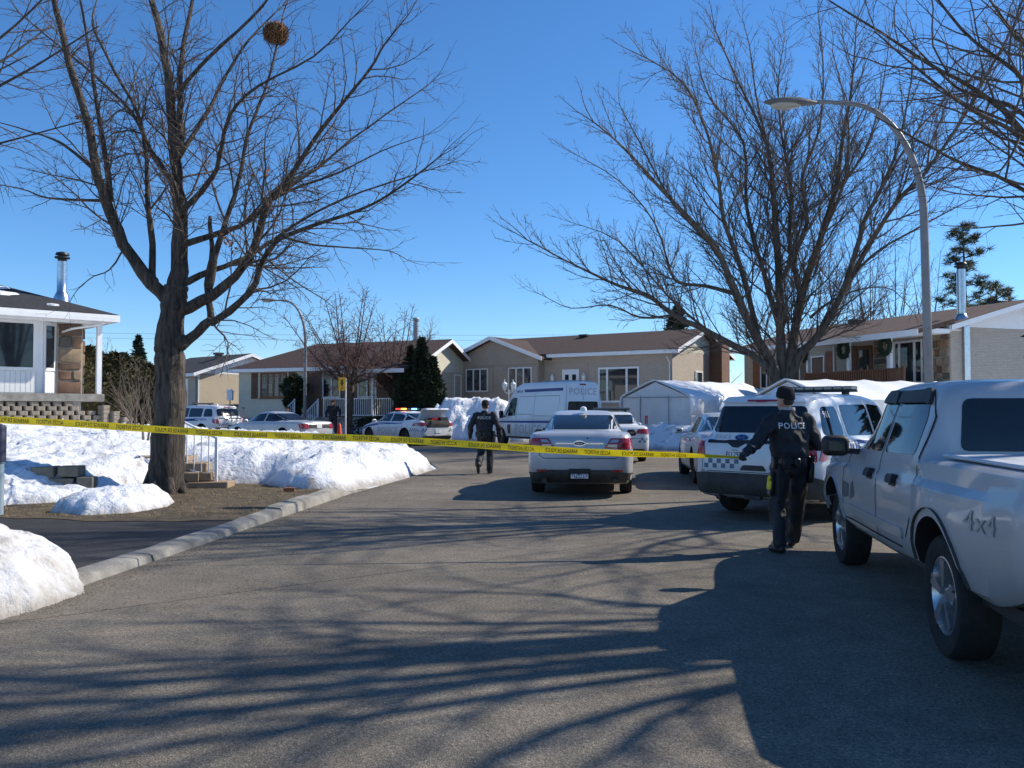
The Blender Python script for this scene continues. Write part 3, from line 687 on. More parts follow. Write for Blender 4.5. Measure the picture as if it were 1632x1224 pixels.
def stones(parent, frame, cells, mortar_z=.02):
    """individual field stones on a wall; frame maps (a, z, out) to a local point"""
    for (a0, a1, z0, z1) in cells:
        g = .018; w = a1 - a0; hh = z1 - z0; j = lambda q: rng.uniform(-q, q)
        pts = [(a0 + g + j(.02) , z0 + g + j(.02)), ((a0 + a1) / 2 + j(w * .2), z0 + g + j(.015)), (a1 - g + j(.02), z0 + g + j(.02)), (a1 - g + j(.01), (z0 + z1) / 2 + j(hh * .2)),
               (a1 - g + j(.02), z1 - g + j(.02)), ((a0 + a1) / 2 + j(w * .2), z1 - g + j(.015)), (a0 + g + j(.02), z1 - g + j(.02)), (a0 + g + j(.01), (z0 + z1) / 2 + j(hh * .2))]
        cx, cz = (a0 + a1) / 2, (z0 + z1) / 2; dep = rng.uniform(.05, .09)
        ring = lambda k, o_: [frame(cx + (p - cx) * k, cz + (q - cz) * k, o_) for p, q in pts]
        vs_ = ring(1, 0) + ring(1, dep * .6) + ring(.82, dep); n = 8
        MB().add(vs_, [(i, (i + 1) % n, n + (i + 1) % n, n + i) for i in range(n)] + [(n + i, n + (i + 1) % n, 2 * n + (i + 1) % n, 2 * n + i) for i in range(n)] + [tuple(range(2 * n, 3 * n))]).build('stone', rng.choice(FIELD), parent, smooth=True)
def split_cells(a0, a1, z0, z1, w, hgt):
    out = []; z = z0
    while z < z1 - .05:
        hh = min(hgt * rng.uniform(.7, 1.35), z1 - z);  hh = z1 - z if z1 - z - hh < hgt * .4 else hh
        a = a0
        while a < a1 - .02:
            ww = w * rng.uniform(.6, 1.5); ww = a1 - a if a1 - a - ww < w * .45 else ww
            out.append((a, a + ww, z, z + hh)); a += ww
        z += hh
    return out
MORT = mat('mortar', (.42, .37, .3), .95, var=.15, scale=8)
for x0, x1 in ((10.05, 10.8), (12.95, L - .02)):
    p_ = h.slab('stone_panel', x0, x1, -.03, -.003, 1.6 if x0 > 12 else 2.3, 4.8, MORT)
    stones(p_, lambda a, z, o_: (a, -.03 - o_, z), split_cells(x0 + .01, x1 - .01, 1.62 if x0 > 12 else 2.32, 4.78, .36, .3))
h.slab('deck', 7.6, L - .5, -1.9, -.1, 2.05, 2.3, BROWNW); h.slab('deck_skirt', 7.7, L - .6, -1.8, -.12, -.2, 2.04, BROWNW)
h.rail((7.6, -1.85), (13.7, -1.85), 2.3, .95, .14, REDWOOD, post=.1, bal=.07)
for x in (7.65, 10.4, 12.85): MB().box(x - .07, x + .07, -1.8, -1.66, 2.3, 4.62).build('porch_post', WHITE, h.t)
MB().box(7.3, L + .55, -1.9, -.62, 4.6, 4.78).build('porch_beam', WHITE, h.t)
mb = MB(); mb.add([(7.2, -2.3, 4.55), (L + .6, -2.3, 4.55), (L + .6, -.4, 5.0), (7.2, -.4, 5.0), (7.2, -2.3, 4.72), (L + .6, -2.3, 4.72), (L + .6, -.4, 5.2), (7.2, -.4, 5.2)],
                  [(3, 2, 1, 0), (4, 5, 6, 7), (0, 1, 5, 4), (1, 2, 6, 5), (2, 3, 7, 6), (3, 0, 4, 7)]); mb.build('porch_roof', SHING_BR2, h.t)
MB().box(7.2, L + .62, -2.34, -2.303, 4.47, 4.72).build('fascia', WHITE, h.t)
h.flue(L - .15, .75, 5.2, 2.15, .17); h.vent(5.2, 3.2, 5.85); h.vent(12.6, 4.6, 6.0)
MB().tube([(7.45, -.08, 4.6), (7.45, -.08, 4.3), (7.45, -.06, 2.2)], .05, 6).build('downspout', WHITE, h.t)
MB().box(L + .004, L + .12, .6, .9, 0, 5.0).build('chimney_chase', GALV, h.t)
GREEN_D = mat('wreath needles', (.012, .03, .012), .9, var=.5, scale=20)
for x, lab in ((7.65, 'hanging at the left porch post of the stone bungalow'), (10.42, 'at the middle porch post, beside the bungalow door'), (12.9, 'at the right porch post, near the stone wall panel')):
    w_ = MB(); w_.tube([(.27 * math.cos(a), 0, .33 * math.sin(a)) for a in [i * math.pi / 8 for i in range(17)]], .1, 6)
    rr = random.Random(int(x * 10))
    for i in range(420):
        a = rr.uniform(0, 6.3); q = Vector((.27 * math.cos(a), 0, .33 * math.sin(a))); d = Vector((rr.gauss(0, 1), rr.gauss(0, 1), rr.gauss(0, 1))).normalized()
        e = d.orthogonal() * .012; w_.add([q + d * .08 - e, q + d * .08 + e, q + d * .19], [(0, 1, 2)])
    p = h.t.matrix_basis @ Vector((x, -2.05, 4.2))
    tag(w_.build('wreath', GREEN_D, None, loc=p, rz=h.t.rotation_euler.z), 'dark green wreath ' + lab, 'wreath', 'porch wreaths')

# --- left house: white siding bay, stone pier, porch slab on block wall
DV = Vector((.737, .676)); OV = 1.35
A = HE - DV * 15 - HN * OV; B = HE - HN * OV - DV * OV
h = House('stone_pier_house', 'white house with stone pier, bay window and dark hip roof at the left edge', A, B, 8.4, .6, 4.86, 1.5, hipR=4.2, wallm=WHITE, roofm=SHING_DK, over=OV)
L = h.L
px_ = L - .06
MB().box(L, L + .66, .003, 8.0, .6, 4.34).build('wall_return', WHITE, h.t)
p_ = h.slab('stone_pier', px_ - .02, px_ + .72, -.06, -.003, 2.04, 4.3, MORT)
stones(p_, lambda a, z, o_: (a, -.06 - o_, z), split_cells(px_, px_ + .7, 2.06, 4.28, .42, .34))
h.slab('stone_return', L + .663, L + .69, -.002, .5, 2.04, 4.3, MORT); stones(p_, lambda a, z, o_: (L + .69 + o_, a, z), split_cells(.0, .48, 2.06, 4.28, .3, .34))
# bay
bx1 = px_ - .06; bx0 = bx1 - 4.1
h.slab('bay', bx0, bx1 - .45, -.38, -.003, 2.04, 4.32, WHITE)
MB().prism([(bx1 - .45, -.003), (bx1, -.003), (bx1 - .45, -.38)], 'z', 2.04, 4.32).build('bay_side', WHITE, h.t)
for k in range(26):
    x = bx1 - .5 - k * .14
    if x > bx0: h.slab('siding_board', x - .128, x, -.4, -.382, 2.08, 2.72, WHITE)
f = MB().box(bx0, bx1 - .62, -.43, -.383, 2.74, 2.84).box(bx0, bx1 - .62, -.43, -.383, 4.18, 4.28).box(bx1 - .72, bx1 - .62, -.43, -.383, 2.84, 4.18).box(bx1 - 2.75, bx1 - 2.65, -.43, -.383, 2.84, 4.18).build('window', WHITE, h.t)
MB().box(bx1 - 2.65, bx1 - .72, -.405, -.385, 2.84, 4.18).build('pane', GLASS, f); MB().box(bx0, bx1 - 2.75, -.405, -.385, 2.84, 4.18).build('pane', GLASS, f)
a0, a1 = Vector((bx1 - .43, -.375)), Vector((bx1 - .02, -.03)); nn = Vector(((a1 - a0).y, -(a1 - a0).x)).normalized()
f = thing('x', 'x', 'x'); bpy.data.objects.remove(f)
def on_side(u0, u1, z0, z1, o0, o1, nm, m, par):
    p = a0.lerp(a1, u0); q = a0.lerp(a1, u1); mb = MB()
    mb.add([(*(p + nn * o0), z0), (*(q + nn * o0), z0), (*(q + nn * o1), z0), (*(p + nn * o1), z0), (*(p + nn * o0), z1), (*(q + nn * o0), z1), (*(q + nn * o1), z1), (*(p + nn * o1), z1)],
           [(3, 2, 1, 0), (4, 5, 6, 7), (0, 1, 5, 4), (1, 2, 6, 5), (2, 3, 7, 6), (3, 0, 4, 7)]); return mb.build(nm, m, par)
f = on_side(.02, .98, 2.76, 4.26, .004, .03, 'window', WHITE, h.t); on_side(.16, .84, 2.86, 4.16, .032, .045, 'pane', GLASS, f)
for k in range(4): on_side(.02 + k * .24, .24 + k * .24, 2.08, 2.72, .004, .02, 'siding_board', WHITE, h.t)
h.slab('porch', L - 9, L + 1.0, -1.2, -.005, 1.8, 2.04, CONC, bevel=.012)
MB().box(L + .8, L + .94, -1.1, -.96, 2.04, 4.22).build('porch_post', WHITE, h.t)
MB().box(L - 6, L + 1.0, -1.12, -.95, 4.224, 4.34).build('porch_beam', WHITE, h.t)
MB().box(L - 9, L + 1.36, -1.44, -1.39, 4.3, 4.43).build('gutter', WHITE, h.t)
MB().box(.1, L + 1.3, -1.3, -.02, 4.345, 4.36).build('soffit', WHITE, h.t); MB().box(L + .02, L + 1.3, -.018, 9, 4.345, 4.36).build('soffit', WHITE, h.t)
MB().tube([(L + .9, -1.35, 4.3), (L + .85, -1.3, 4.2), (L + .1, -.9, 4.05), (L + .05, -.1, 4.0)], .035, 6).build('downspout', WHITE, h.t)
h.flue(L + .1, .2, 5.0, 1.28, .15)
for k, (sx, sy, w, d_) in enumerate(((L - 2.3, .3, 2.4, .26), (L - 2.2, .95, 2.2, .18), (L - .4, -.75, .35, .05))):   # snow left on the shingles
    rr = random.Random(k); zz = lambda y: 4.86 + y * h.sl + .18
    pts = [(sx + w * .5 * math.cos(a) * rr.uniform(.75, 1.1), sy + d_ * math.sin(a) * rr.uniform(.7, 1.2)) for a in [i * math.pi / 8 for i in range(16)]]
    mb = MB(); n = 16; mb.add([(x, y, zz(y) - .03) for x, y in pts] + [(sx + (x - sx) * .9, sy + (y - sy) * .85, zz(sy + (y - sy) * .85) + .03) for x, y in pts], [(i, (i + 1) % n, n + (i + 1) % n, n + i) for i in range(n)] + [tuple(range(n, 2 * n))])
    mb.build('roof_snow', SNOW, h.t, smooth=True)
# retaining wall of split-face blocks under the porch, stepping down to the right
w_ = thing('block_wall', 'low stepped retaining wall of tan blocks under the left porch', 'wall', h.t.location, h.t.rotation_euler.z)
bme = MB().prism([(-.14, -.12), (.14, -.12), (.125, .09), (.085, .125), (-.085, .125), (-.125, .09)], 'z', 0, .135).mesh('block', STONE_B, bevel=.01)
rng = random.Random(77)
for row in range(5):
    for k in range(30 - row):
        x = L + .78 - max(0, row - 1) * .315 - k * .315 + (0 if row % 2 else .157)
        link('block', bme, w_, (x, -1.02 - (4 - row) * .05 + rng.uniform(-.01, .01), 1.10 + row * .139), math.pi + rng.uniform(-.04, .04))
for k in range(6):
    for row in range(5 - k if k < 5 else 1):
        link('block', bme, w_, (L + .98 + k * .29, -1.25 - k * .05, 1.0 + row * .139 - .05 * k), math.pi + .25)
# ---------------------------------------------------------------- vehicles
def paint(name, c, metal=0, rough=.35):
    m = mat(name, c, rough, metal, coat=.5); t = m.node_tree; b = t.nodes['Principled BSDF']; Lk = t.links.new
    tc = t.nodes.new('ShaderNodeTexCoord'); sp = t.nodes.new('ShaderNodeSeparateXYZ'); Lk(tc.outputs['Object'], sp.inputs[0])
    n = t.nodes.new('ShaderNodeTexNoise'); n.inputs['Scale'].default_value = 3.5; n.inputs['Detail'].default_value = 8; n.inputs['Roughness'].default_value = .7; Lk(tc.outputs['Object'], n.inputs['Vector'])
    # road salt film, thicker near the sills
    mr = t.nodes.new('ShaderNodeMapRange'); Lk(sp.outputs[2], mr.inputs[0]); mr.inputs['From Min'].default_value = .25; mr.inputs['From Max'].default_value = 1.0; mr.inputs['To Min'].default_value = 1.15; mr.inputs['To Max'].default_value = .12
    mu = t.nodes.new('ShaderNodeMath'); mu.operation = 'MULTIPLY'; Lk(mr.outputs[0], mu.inputs[0]); Lk(n.outputs['Fac'], mu.inputs[1]); mu.use_clamp = True
    mx = t.nodes.new('ShaderNodeMix'); mx.data_type = 'RGBA'; Lk(mu.outputs[0], mx.inputs['Factor']); mx.inputs['A'].default_value = (*c, 1); mx.inputs['B'].default_value = (.30, .28, .25, 1)
    Lk(mx.outputs['Result'], b.inputs['Base Color'])
    m2 = t.nodes.new('ShaderNodeMapRange'); Lk(mu.outputs[0], m2.inputs[0]); m2.inputs['To Min'].default_value = rough; m2.inputs['To Max'].default_value = .8; Lk(m2.outputs[0], b.inputs['Roughness'])
    m3 = t.nodes.new('ShaderNodeMapRange'); Lk(mu.outputs[0], m3.inputs[0]); m3.inputs['To Min'].default_value = .55; m3.inputs['To Max'].default_value = .0; Lk(m3.outputs[0], b.inputs['Coat Weight'])
    return m
PWHITE = paint('white car paint', (.74, .75, .76)); PSILVER = paint('silver car paint', (.46, .465, .475), .4, .46); PPALE = paint('pale silver paint', (.5, .52, .55), .25)
CARGLASS = mat('tinted car glass', (.008, .010, .012), .03, spec=.7); CARGLASS2 = mat('green car glass', (.010, .016, .017), .04, spec=.4)
RUBBER = mat('tyre rubber', (.014, .014, .014), .85, var=.5, scale=8, bump=.3, bscale=40); PLASTIC = mat('black trim', (.02, .02, .021), .6, var=.3, scale=6)
GREYTRIM = mat('dusty black trim', (.05, .048, .045), .75, var=.35, scale=7)
ALLOY = mat('alloy wheel', (.55, .55, .56), .3, metal=.9, var=.2, scale=10); STEELW = mat('steel wheel', (.03, .03, .03), .5)
REDL = mat('red lens', (.36, .01, .012), .12, spec=.7, coat=.5); CLEARL = mat('clear lens', (.5, .5, .5), .15, spec=.7, metal=.4); SEAM = mat('panel gap', (.012, .012, .013), .8)
CHROME = mat('chrome', (.7, .7, .72), .12, metal=1); BLUE = mat('police blue', (.012, .03, .19), .4); GREYTX = mat('grey lettering', (.40, .41, .44), .5); GREYB = mat('blue grey checker', (.10, .15, .24), .5)
PLATE = mat('number plate', (.72, .73, .74), .5); PLATETX = mat('plate lettering', (.015, .02, .06), .5); WHITETX = mat('white lettering', (.75, .75, .75), .6)
AMBER = mat('lit amber lamp', (.8, .25, .02), .3, emit=((1, .30, .03), 7)); BLUEL = mat('lit blue lamp', (.05, .15, .8), .3, emit=((.1, .35, 1), 6)); BARM = mat('light bar lens', (.09, .1, .12), .1, spec=.7)
REDLIT = mat('lit red lamp', (.6, .02, .02), .2, emit=((1, .04, .03), 1.6))

def shell(ys, sec):
    rings = []
    for y in ys:
        h = sec(y); ring = [(x, y, z) for x, z in h] + [(-x, y, z) for x, z in reversed(h) if x > 1e-6]
        rings.append(ring)
    n = len(rings[0]); V = [p for r in rings for p in r]
    Fc = [(i * n + j, i * n + (j + 1) % n, (i + 1) * n + (j + 1) % n, (i + 1) * n + j) for i in range(len(rings) - 1) for j in range(n)]
    Fc += [tuple(range(n)), tuple(range((len(rings) - 1) * n, len(rings) * n))[::-1]]
    return V, Fc
def yrange(a, b, n, ends=4):
    """stations packed towards both ends"""
    out = []
    for i in range(n + 1):
        t = i / n; s = .5 - .5 * math.cos(math.pi * t); out.append(a + (b - a) * (.6 * s + .4 * t))
    return out
def lower_sec(wid, zb, zt, crown=.03, flare=None, shoulder=.95, ledge=False):
    def f(y):
        w = smooth_list(wid, y); b = smooth_list(zb, y); t = smooth_list(zt, y); H = t - b; e = flare(y) if flare else 0
        if ledge: return [(0, b), (w * .7, b), (w * .93, b + .012), (w * .972 + e * .6, b + .06), (w * .99 + e, b + .24 * H), (w + e, b + .45 * H), (w * .998 + e * .95, b + .64 * H), (w * .99 + e * .75, b + .775 * H), (w * .958 + e * .1, b + .835 * H),
             (w * .951, b + .91 * H), (w * .94, t - .02), (w * .905, t - .003), (w * .55, t + crown * .65), (w * .25, t + crown * .95), (0, t + crown)]
        P = [(0, b), (w * .7, b), (w * .9, b + .015), (w * .965 + e * .6, b + .08), (w * .988 + e, b + .24 * H), (w + e, b + .45 * H), (w * .995 + e * .6, b + .62 * H), (w * .985 + e * .15, b + .74 * H), (w * (shoulder + .02), b + .86 * H),
             (w * shoulder, b + .93 * H), (w * (shoulder - .035), t - .02), (w * (shoulder - .1), t - .002), (w * .55, t + crown * .65), (w * .25, t + crown * .95), (0, t + crown)]
        return P
    return f
def cabin_sec(wb, wr, zB, zr, corner=.1):
    def f(y):
        b = lerp_list(zB, y); a = lerp_list(wb, y); r = lerp_list(wr, y); z = max(smooth_list(zr, y), b + .01); H = z - b; c = min(corner, H * .6)
        a2 = a + (r - a) * min(1, (H - c) / max(.05, 1e-3 + H)) if H < .1 else r
        P = [(0, b - .12), (a * .9, b - .12), (a, b - .04), (a, b), (a + (r - a) * .5, b + (H - c) * .5), (r, z - c), (r - .018, z - c * .55), (r - .06, z - c * .2), (r - .13, z - c * .03), (r * .5, z + .008), (0, z + .012)]
        return P
    return f
def wheel_mesh(r, w, rim_r, spokes, rimm, style='alloy'):
    key = ('wheel', r, w, spokes, style)
    if key in _wh: return _wh[key]
    h = w / 2
    prof = [(rim_r * .96, -h * .9), (r * .86, -h), (r * .97, -h * .82), (r, -h * .5), (r, h * .5), (r * .97, h * .82), (r * .93, h * .97), (r * .86, h * 1.0), (r * .8, h * .98), (rim_r * 1.02, h * .88), (rim_r * .97, h * .7), (rim_r * .95, -h * .3)]
    ty = MB().lathe(prof, 36, axis='x').mesh('tyre', RUBBER, smooth=True)
    rb = MB()
    rb.lathe([(rim_r * .93, h * .1), (rim_r, h * .84), (rim_r * .955, h * .86), (rim_r * .9, h * .62), (rim_r * .86, h * .1)], 36, axis='x')
    if style == 'alloy':
        rb.lathe([(.03, h * .3), (rim_r * .3, h * .35), (rim_r * .33, h * .6), (rim_r * .16, h * .74), (.02, h * .76)], 20, axis='x')
        for i in range(spokes):
            a = 2 * math.pi * i / spokes + .3
            for da in (-.1, .1):
                p = Vector((h * .62, math.cos(a + da * .6) * rim_r * .22, math.sin(a + da * .6) * rim_r * .22)); q = Vector((h * .66, math.cos(a + da) * rim_r * .93, math.sin(a + da) * rim_r * .93))
                rb.bar(p, q, .055 * rim_r / .2, .035)
    else:
        rb.lathe([(.02, h * .3), (rim_r * .45, h * .5), (rim_r * .6, h * .3), (rim_r * .88, h * .45), (rim_r * .9, h * .2)], 24, axis='x')
        rb.lathe([(.02, h * .5), (rim_r * .28, h * .55), (rim_r * .24, h * .75), (.02, h * .8)], 16, axis='x')
    bk = MB().lathe([(.01, -h * .1), (rim_r * .97, -h * .1), (rim_r * .97, -h * .14), (.01, -h * .14)], 24, axis='x').mesh('brake_disc', STEELW)
    _wh[key] = (ty, rb.mesh('rim', rimm, smooth=True), bk); return _wh[key]
_wh = {}
class Car:
    def __init__(s, name, label, cat, loc, heading, L, W, low, cab, axles, wr, paintm, zfl=None, flare=None, wheel=('steel', 5, .21, .235), crown=.03, shoulder=.95, corner=.1, group=None, cabn=34, arch=.07, tire_in=.03, ledge=False):
        s.t = thing(name, label, cat, (loc[0], loc[1], 0), -R(heading), group); s.W = W; s.paint = paintm
        wid, zb, zt = low; ys = yrange(-L / 2, L / 2, 46)
        V, Fc = shell(ys, lower_sec(wid, zb, zt, crown, flare, shoulder, ledge))
        me = bpy.data.meshes.new('body'); me.from_pydata(V, [], Fc)
        bm = bmesh.new(); bm.from_mesh(me); bmesh.ops.recalc_face_normals(bm, faces=bm.faces); bm.to_mesh(me); bm.free()
        cut = MB()
        for ya in axles:
            for sx in (-1, 1):
                cut.lathe([(wr + arch, sx * (W / 2 - .34)), (wr + arch, sx * (W / 2 + .3))], 40, (0, ya, wr + .02), axis='x')
        co = cut.build('cutter', BLACKM)
        me = evald(me, [('BOOLEAN', dict(operation='DIFFERENCE', object=co, solver='EXACT'))]); bpy.data.objects.remove(co)
        me.materials.clear(); me.materials.append(paintm); me.materials.append(PLASTIC)
        vc = me.vertices
        for p in me.polygons:
            c = p.center
            for ya in axles:
                rr = math.hypot(c.y - ya, c.z - wr - .02)
                if rr < wr + arch + .01 and abs(abs(p.normal.x) - 0) < 1.01:
                    if all(math.hypot(vc[i].co.y - ya, vc[i].co.z - wr - .02) < wr + arch + .012 for i in p.vertices): p.material_index = 1
        me.name = 'body'; me.shade_smooth(); me.set_sharp_from_angle(angle=R(32)); s.body = link('body', me, s.t)
        polys = [([v.co.copy() for v in me.vertices], [tuple(p.vertices) for p in me.polygons])]
        if cab:
            wb, wrf, zB, zr = cab; yc = yrange(zr[0][0], zr[-1][0], cabn)
            V, Fc = shell(yc, cabin_sec(wb, wrf, zB, zr, corner))
            mb = MB(); mb.add(V, Fc); s.cab = mb.build('cabin', paintm, s.t, smooth=True)
            polys.append(([Vector(v) for v in V], Fc))
        s.polys = polys; s.rebvh()
        st, sp, rim, w = wheel
        ty, rm, bk = wheel_mesh(wr, w, rim, sp, ALLOY if st == 'alloy' else STEELW, st)
        for ya in axles:
            for sx in (-1, 1):
                o = link('tyre', ty, s.t, (sx * (W / 2 - w / 2 - tire_in), ya, wr - .004), 0 if sx > 0 else math.pi)
                link('rim', rm, o); link('brake_disc', bk, o)
    def rebvh(s):
        V = []; Fc = []
        for v, f in s.polys: o = len(V); V += v; Fc += [tuple(i + o for i in q) for q in f]
        s.bvh = BVHTree.FromPolygons(V, Fc)
    def d(s, name, shape, view, m, off=.005, par=None, cell=.06, skirt=.012): return decal(name, s.bvh, shape, view, m, par or s.t, off, skirt, cell)
    def text(s, txt, x, z, size, view, m, bold=.0, space=1.05, off=.007, stretch=1.0, name='lettering', par=None):
        v, f = text2d(txt, size, bold, space); fl = -1 if view in ('L', 'F') else 1
        s.d(name, ([(x + a * fl * stretch, z + b) for a, b in v], f), view, m, off, par, cell=.2, skirt=0)
    def both(s, name, p, m, off=.005, sides='LR', rr=.03, **k):
        for v in sides: s.d(name, round2d(p, rr) if rr else poly2d(p), v, m, off, **k)
    def seams(s, lines, view, w=.009):
        for l in lines: s.d('panel_gap', strip2d(l, w), view, SEAM, .0025, skirt=0)
    def mirror_l(s, x, y, z, m, w=.22, h=.16):
        for sx in ('L', 'R'):
            k = -1 if sx == 'L' else 1
            o = MB().box(k * x, k * (x + w), y - .06, y + .07, z - h / 2, z + h / 2).build('mirror', m, s.t, smooth=True, bevel=.055, seg=3)
            MB().box(k * (x + .05), k * (x + w - .05), y - .066, y - .061, z - h / 2 + .05, z + h / 2 - .05).build('glass', CARGLASS, o)
            MB().bar((k * (x - .14), y + .02, z - h * .3), (k * (x + .03), y, z - h * .25), .05, .05).build('mirror_arm', m, o)
    def plate(s, txt, z, x=0, w=.305, h=.155, y=None, view='B', left=False):
        y = s.bvh.ray_cast(Vector((x, -6, z)), Vector((0, 1, 0)))[0].y - .022
        p = MB().box(x - w / 2, x + w / 2, y, y + .012, z - h / 2, z + h / 2).build('number_plate', PLATE, s.t, bevel=.004)
        if not txt: return y
        v, f = text2d(txt, .075, .006, 1.0); mx = max(a for a, b in v); k = min(1, w * .44 / mx)
        MB().add([(x + a * k * (.86 if left else 1) - (.02 if left else 0), y - .003, z - .045 + b) for a, b in v], f).build('plate_lettering', PLATETX, p, recalc=False)
        for z0, hw in ((.05, .05), (-.066, .09)): MB().box(x - hw, x + hw, y - .004, y - .002, z + z0, z + z0 + .009).build('plate_line', PLATETX, p)
        return y
    def oval(s, x, z, w, h):
        el = lambda a, b: poly2d([(x + a * math.cos(t), z + b * math.sin(t)) for t in [i * math.pi / 14 for i in range(28)]])
        o = s.d('badge', el(w / 2 + .012, h / 2 + .012), 'B', CHROME, .008, cell=0); s.d('badge_face', el(w / 2, h / 2), 'B', mat('badge blue', (.01, .03, .13), .3), .013, o, cell=0)
        s.text('Ford', x, z - h * .22, h * .5, 'B', CHROME, off=.018, name='badge_lettering', par=o)
    def checkers(s, x0, n, z, c, view, m=None):
        s.d('checker_band', merge2d([rect2d(x0 + i * c, x0 + i * c + c * .96, z + (c if i % 2 else 0), z + (c * 1.96 if i % 2 else c * .96)) for i in range(n)] ), view, m or GREYB, .005, skirt=0)
    def light_bar(s, y, z, w=1.15, lit=False, d=.28):
        b = MB().box(-w / 2, w / 2, y - d / 2, y + d / 2, z + .045, z + .075).build('light_bar', PLASTIC, s.t, bevel=.01)
        n = 8
        for i in range(n):
            x0 = -w / 2 + w * i / n; m = BARM
            if lit: m = {1: AMBER, 2: AMBER, 5: BLUEL, 6: BLUEL, 0: REDLIT}.get(i, BARM)
            MB().box(x0 + .004, x0 + w / n - .004, y - d / 2 + .01, y + d / 2 - .01, z + .076, z + .135).build('lamp_module', m, b, bevel=.012)
        for x in (-w * .38, w * .38): MB().box(x - .03, x + .03, y - .08, y + .08, z - .03, z + .05).build('bar_foot', PLASTIC, b)

# --- silver pickup, nearest on the right
def flare_pickup(y):
    return .05 * math.exp(-((y + 1.5) / .62) ** 4) + .035 * math.exp(-((y - 1.8) / .62) ** 4)
t = Car('pickup_truck', 'silver four-door pickup parked at the right edge, tape officer standing by its nose', 'pickup', (3.86, 6.86), 9.6, 3.74, 1.80,
        ([(-1.87, .88), (-1.5, .895), (0, .90), (1.1, .895), (1.5, .86), (1.7, .78), (1.87, .66)], [(-1.87, .46), (-1, .44), (1.2, .46), (1.7, .5), (1.87, .62)],
         [(-1.87, 1.19), (-.2, 1.17), (.6, 1.15), (1.2, 1.10), (1.6, 1.02), (1.78, .93), (1.87, .9)]), None, [1.785 - .96], .385, PSILVER,
        flare=lambda y: .045 * math.exp(-((y - .83) / .55) ** 4), shoulder=.972, wheel=('alloy', 5, .245, .245), crown=.05, arch=.085, ledge=True)
pk = t.t
# the car shell above is the front half (hood, doors); shift so that its local frame is the truck's
OFF = .96
for o in list(pk.children): o.location.y += OFF
t.polys = [([v + Vector((0, OFF, 0)) for v in vv], ff) for vv, ff in t.polys]
cabs = cabin_sec([(-.92, .845), (1.6, .845)], [(-.92, .65), (-.3, .675), (.7, .675), (1.6, .61)], [(-.92, 1.17), (.9, 1.16), (1.75, 1.12)], [(-.92, 1.2), (-.88, 1.43), (-.80, 1.68), (-.68, 1.745), (-.25, 1.77), (.35, 1.76), (.66, 1.71), (1.62, 1.12)], .12)
V, Fc = shell(yrange(-.92, 1.62, 40), cabs); mb = MB(); mb.add(V, Fc); mb.build('cab', PSILVER, pk, smooth=True); t.polys.append(([Vector(v) for v in V], Fc))
# bed
bl = lower_sec([(-2.74, .84), (-2.6, .885), (-2.0, .90), (-.94, .90)], [(-2.74, .62), (-2.5, .52), (-2.2, .46), (-.94, .46)], [(-2.74, 1.17), (-2.6, 1.215), (-.94, 1.205)], .012, lambda y: .075 * math.exp(-((y + 1.55) / .62) ** 4), .978, True)
V, Fc = shell(yrange(-2.74, -.94, 40), bl); me = bpy.data.meshes.new('bed'); me.from_pydata(V, [], Fc)
bm = bmesh.new(); bm.from_mesh(me); bmesh.ops.recalc_face_normals(bm, faces=bm.faces); bm.to_mesh(me); bm.free()
cut = MB()
for sx in (-1, 1): cut.lathe([(.385 + .085, sx * .55), (.385 + .085, sx * 1.3)], 44, (0, -1.55, .405), axis='x')
co = cut.build('cutter', BLACKM); me = evald(me, [('BOOLEAN', dict(operation='DIFFERENCE', object=co, solver='EXACT'))]); bpy.data.objects.remove(co)
me.materials.clear(); me.materials.append(PSILVER); me.materials.append(PLASTIC)
for p in me.polygons:
    if all(math.hypot(me.vertices[i].co.y + 1.55, me.vertices[i].co.z - .405) < .385 + .09 for i in p.vertices): p.material_index = 1
me.shade_smooth(); me.set_sharp_from_angle(angle=R(32)); link('bed', me, pk); t.polys.append(([v.co.copy() for v in me.vertices], [tuple(p.vertices) for p in me.polygons]))
t.rebvh()
ty, rm, bk = wheel_mesh(.385, .245, .245, 5, ALLOY, 'alloy')
for sx in (-1, 1):
    o = link('tyre', ty, pk, (sx * (.9 - .1225 + .015), -1.55, .381), 0 if sx > 0 else math.pi); link('rim', rm, o); link('brake_disc', bk, o)
MB().box(-.72, .72, -2.66, -.98, 1.222, 1.247).build('tonneau_cover', mat('pale vinyl', (.55, .56, .58), .5, var=.1), pk, bevel=.01)
MB().box(-.8, .8, -2.74, 1.9, .42, .5).build('chassis', PLASTIC, pk)
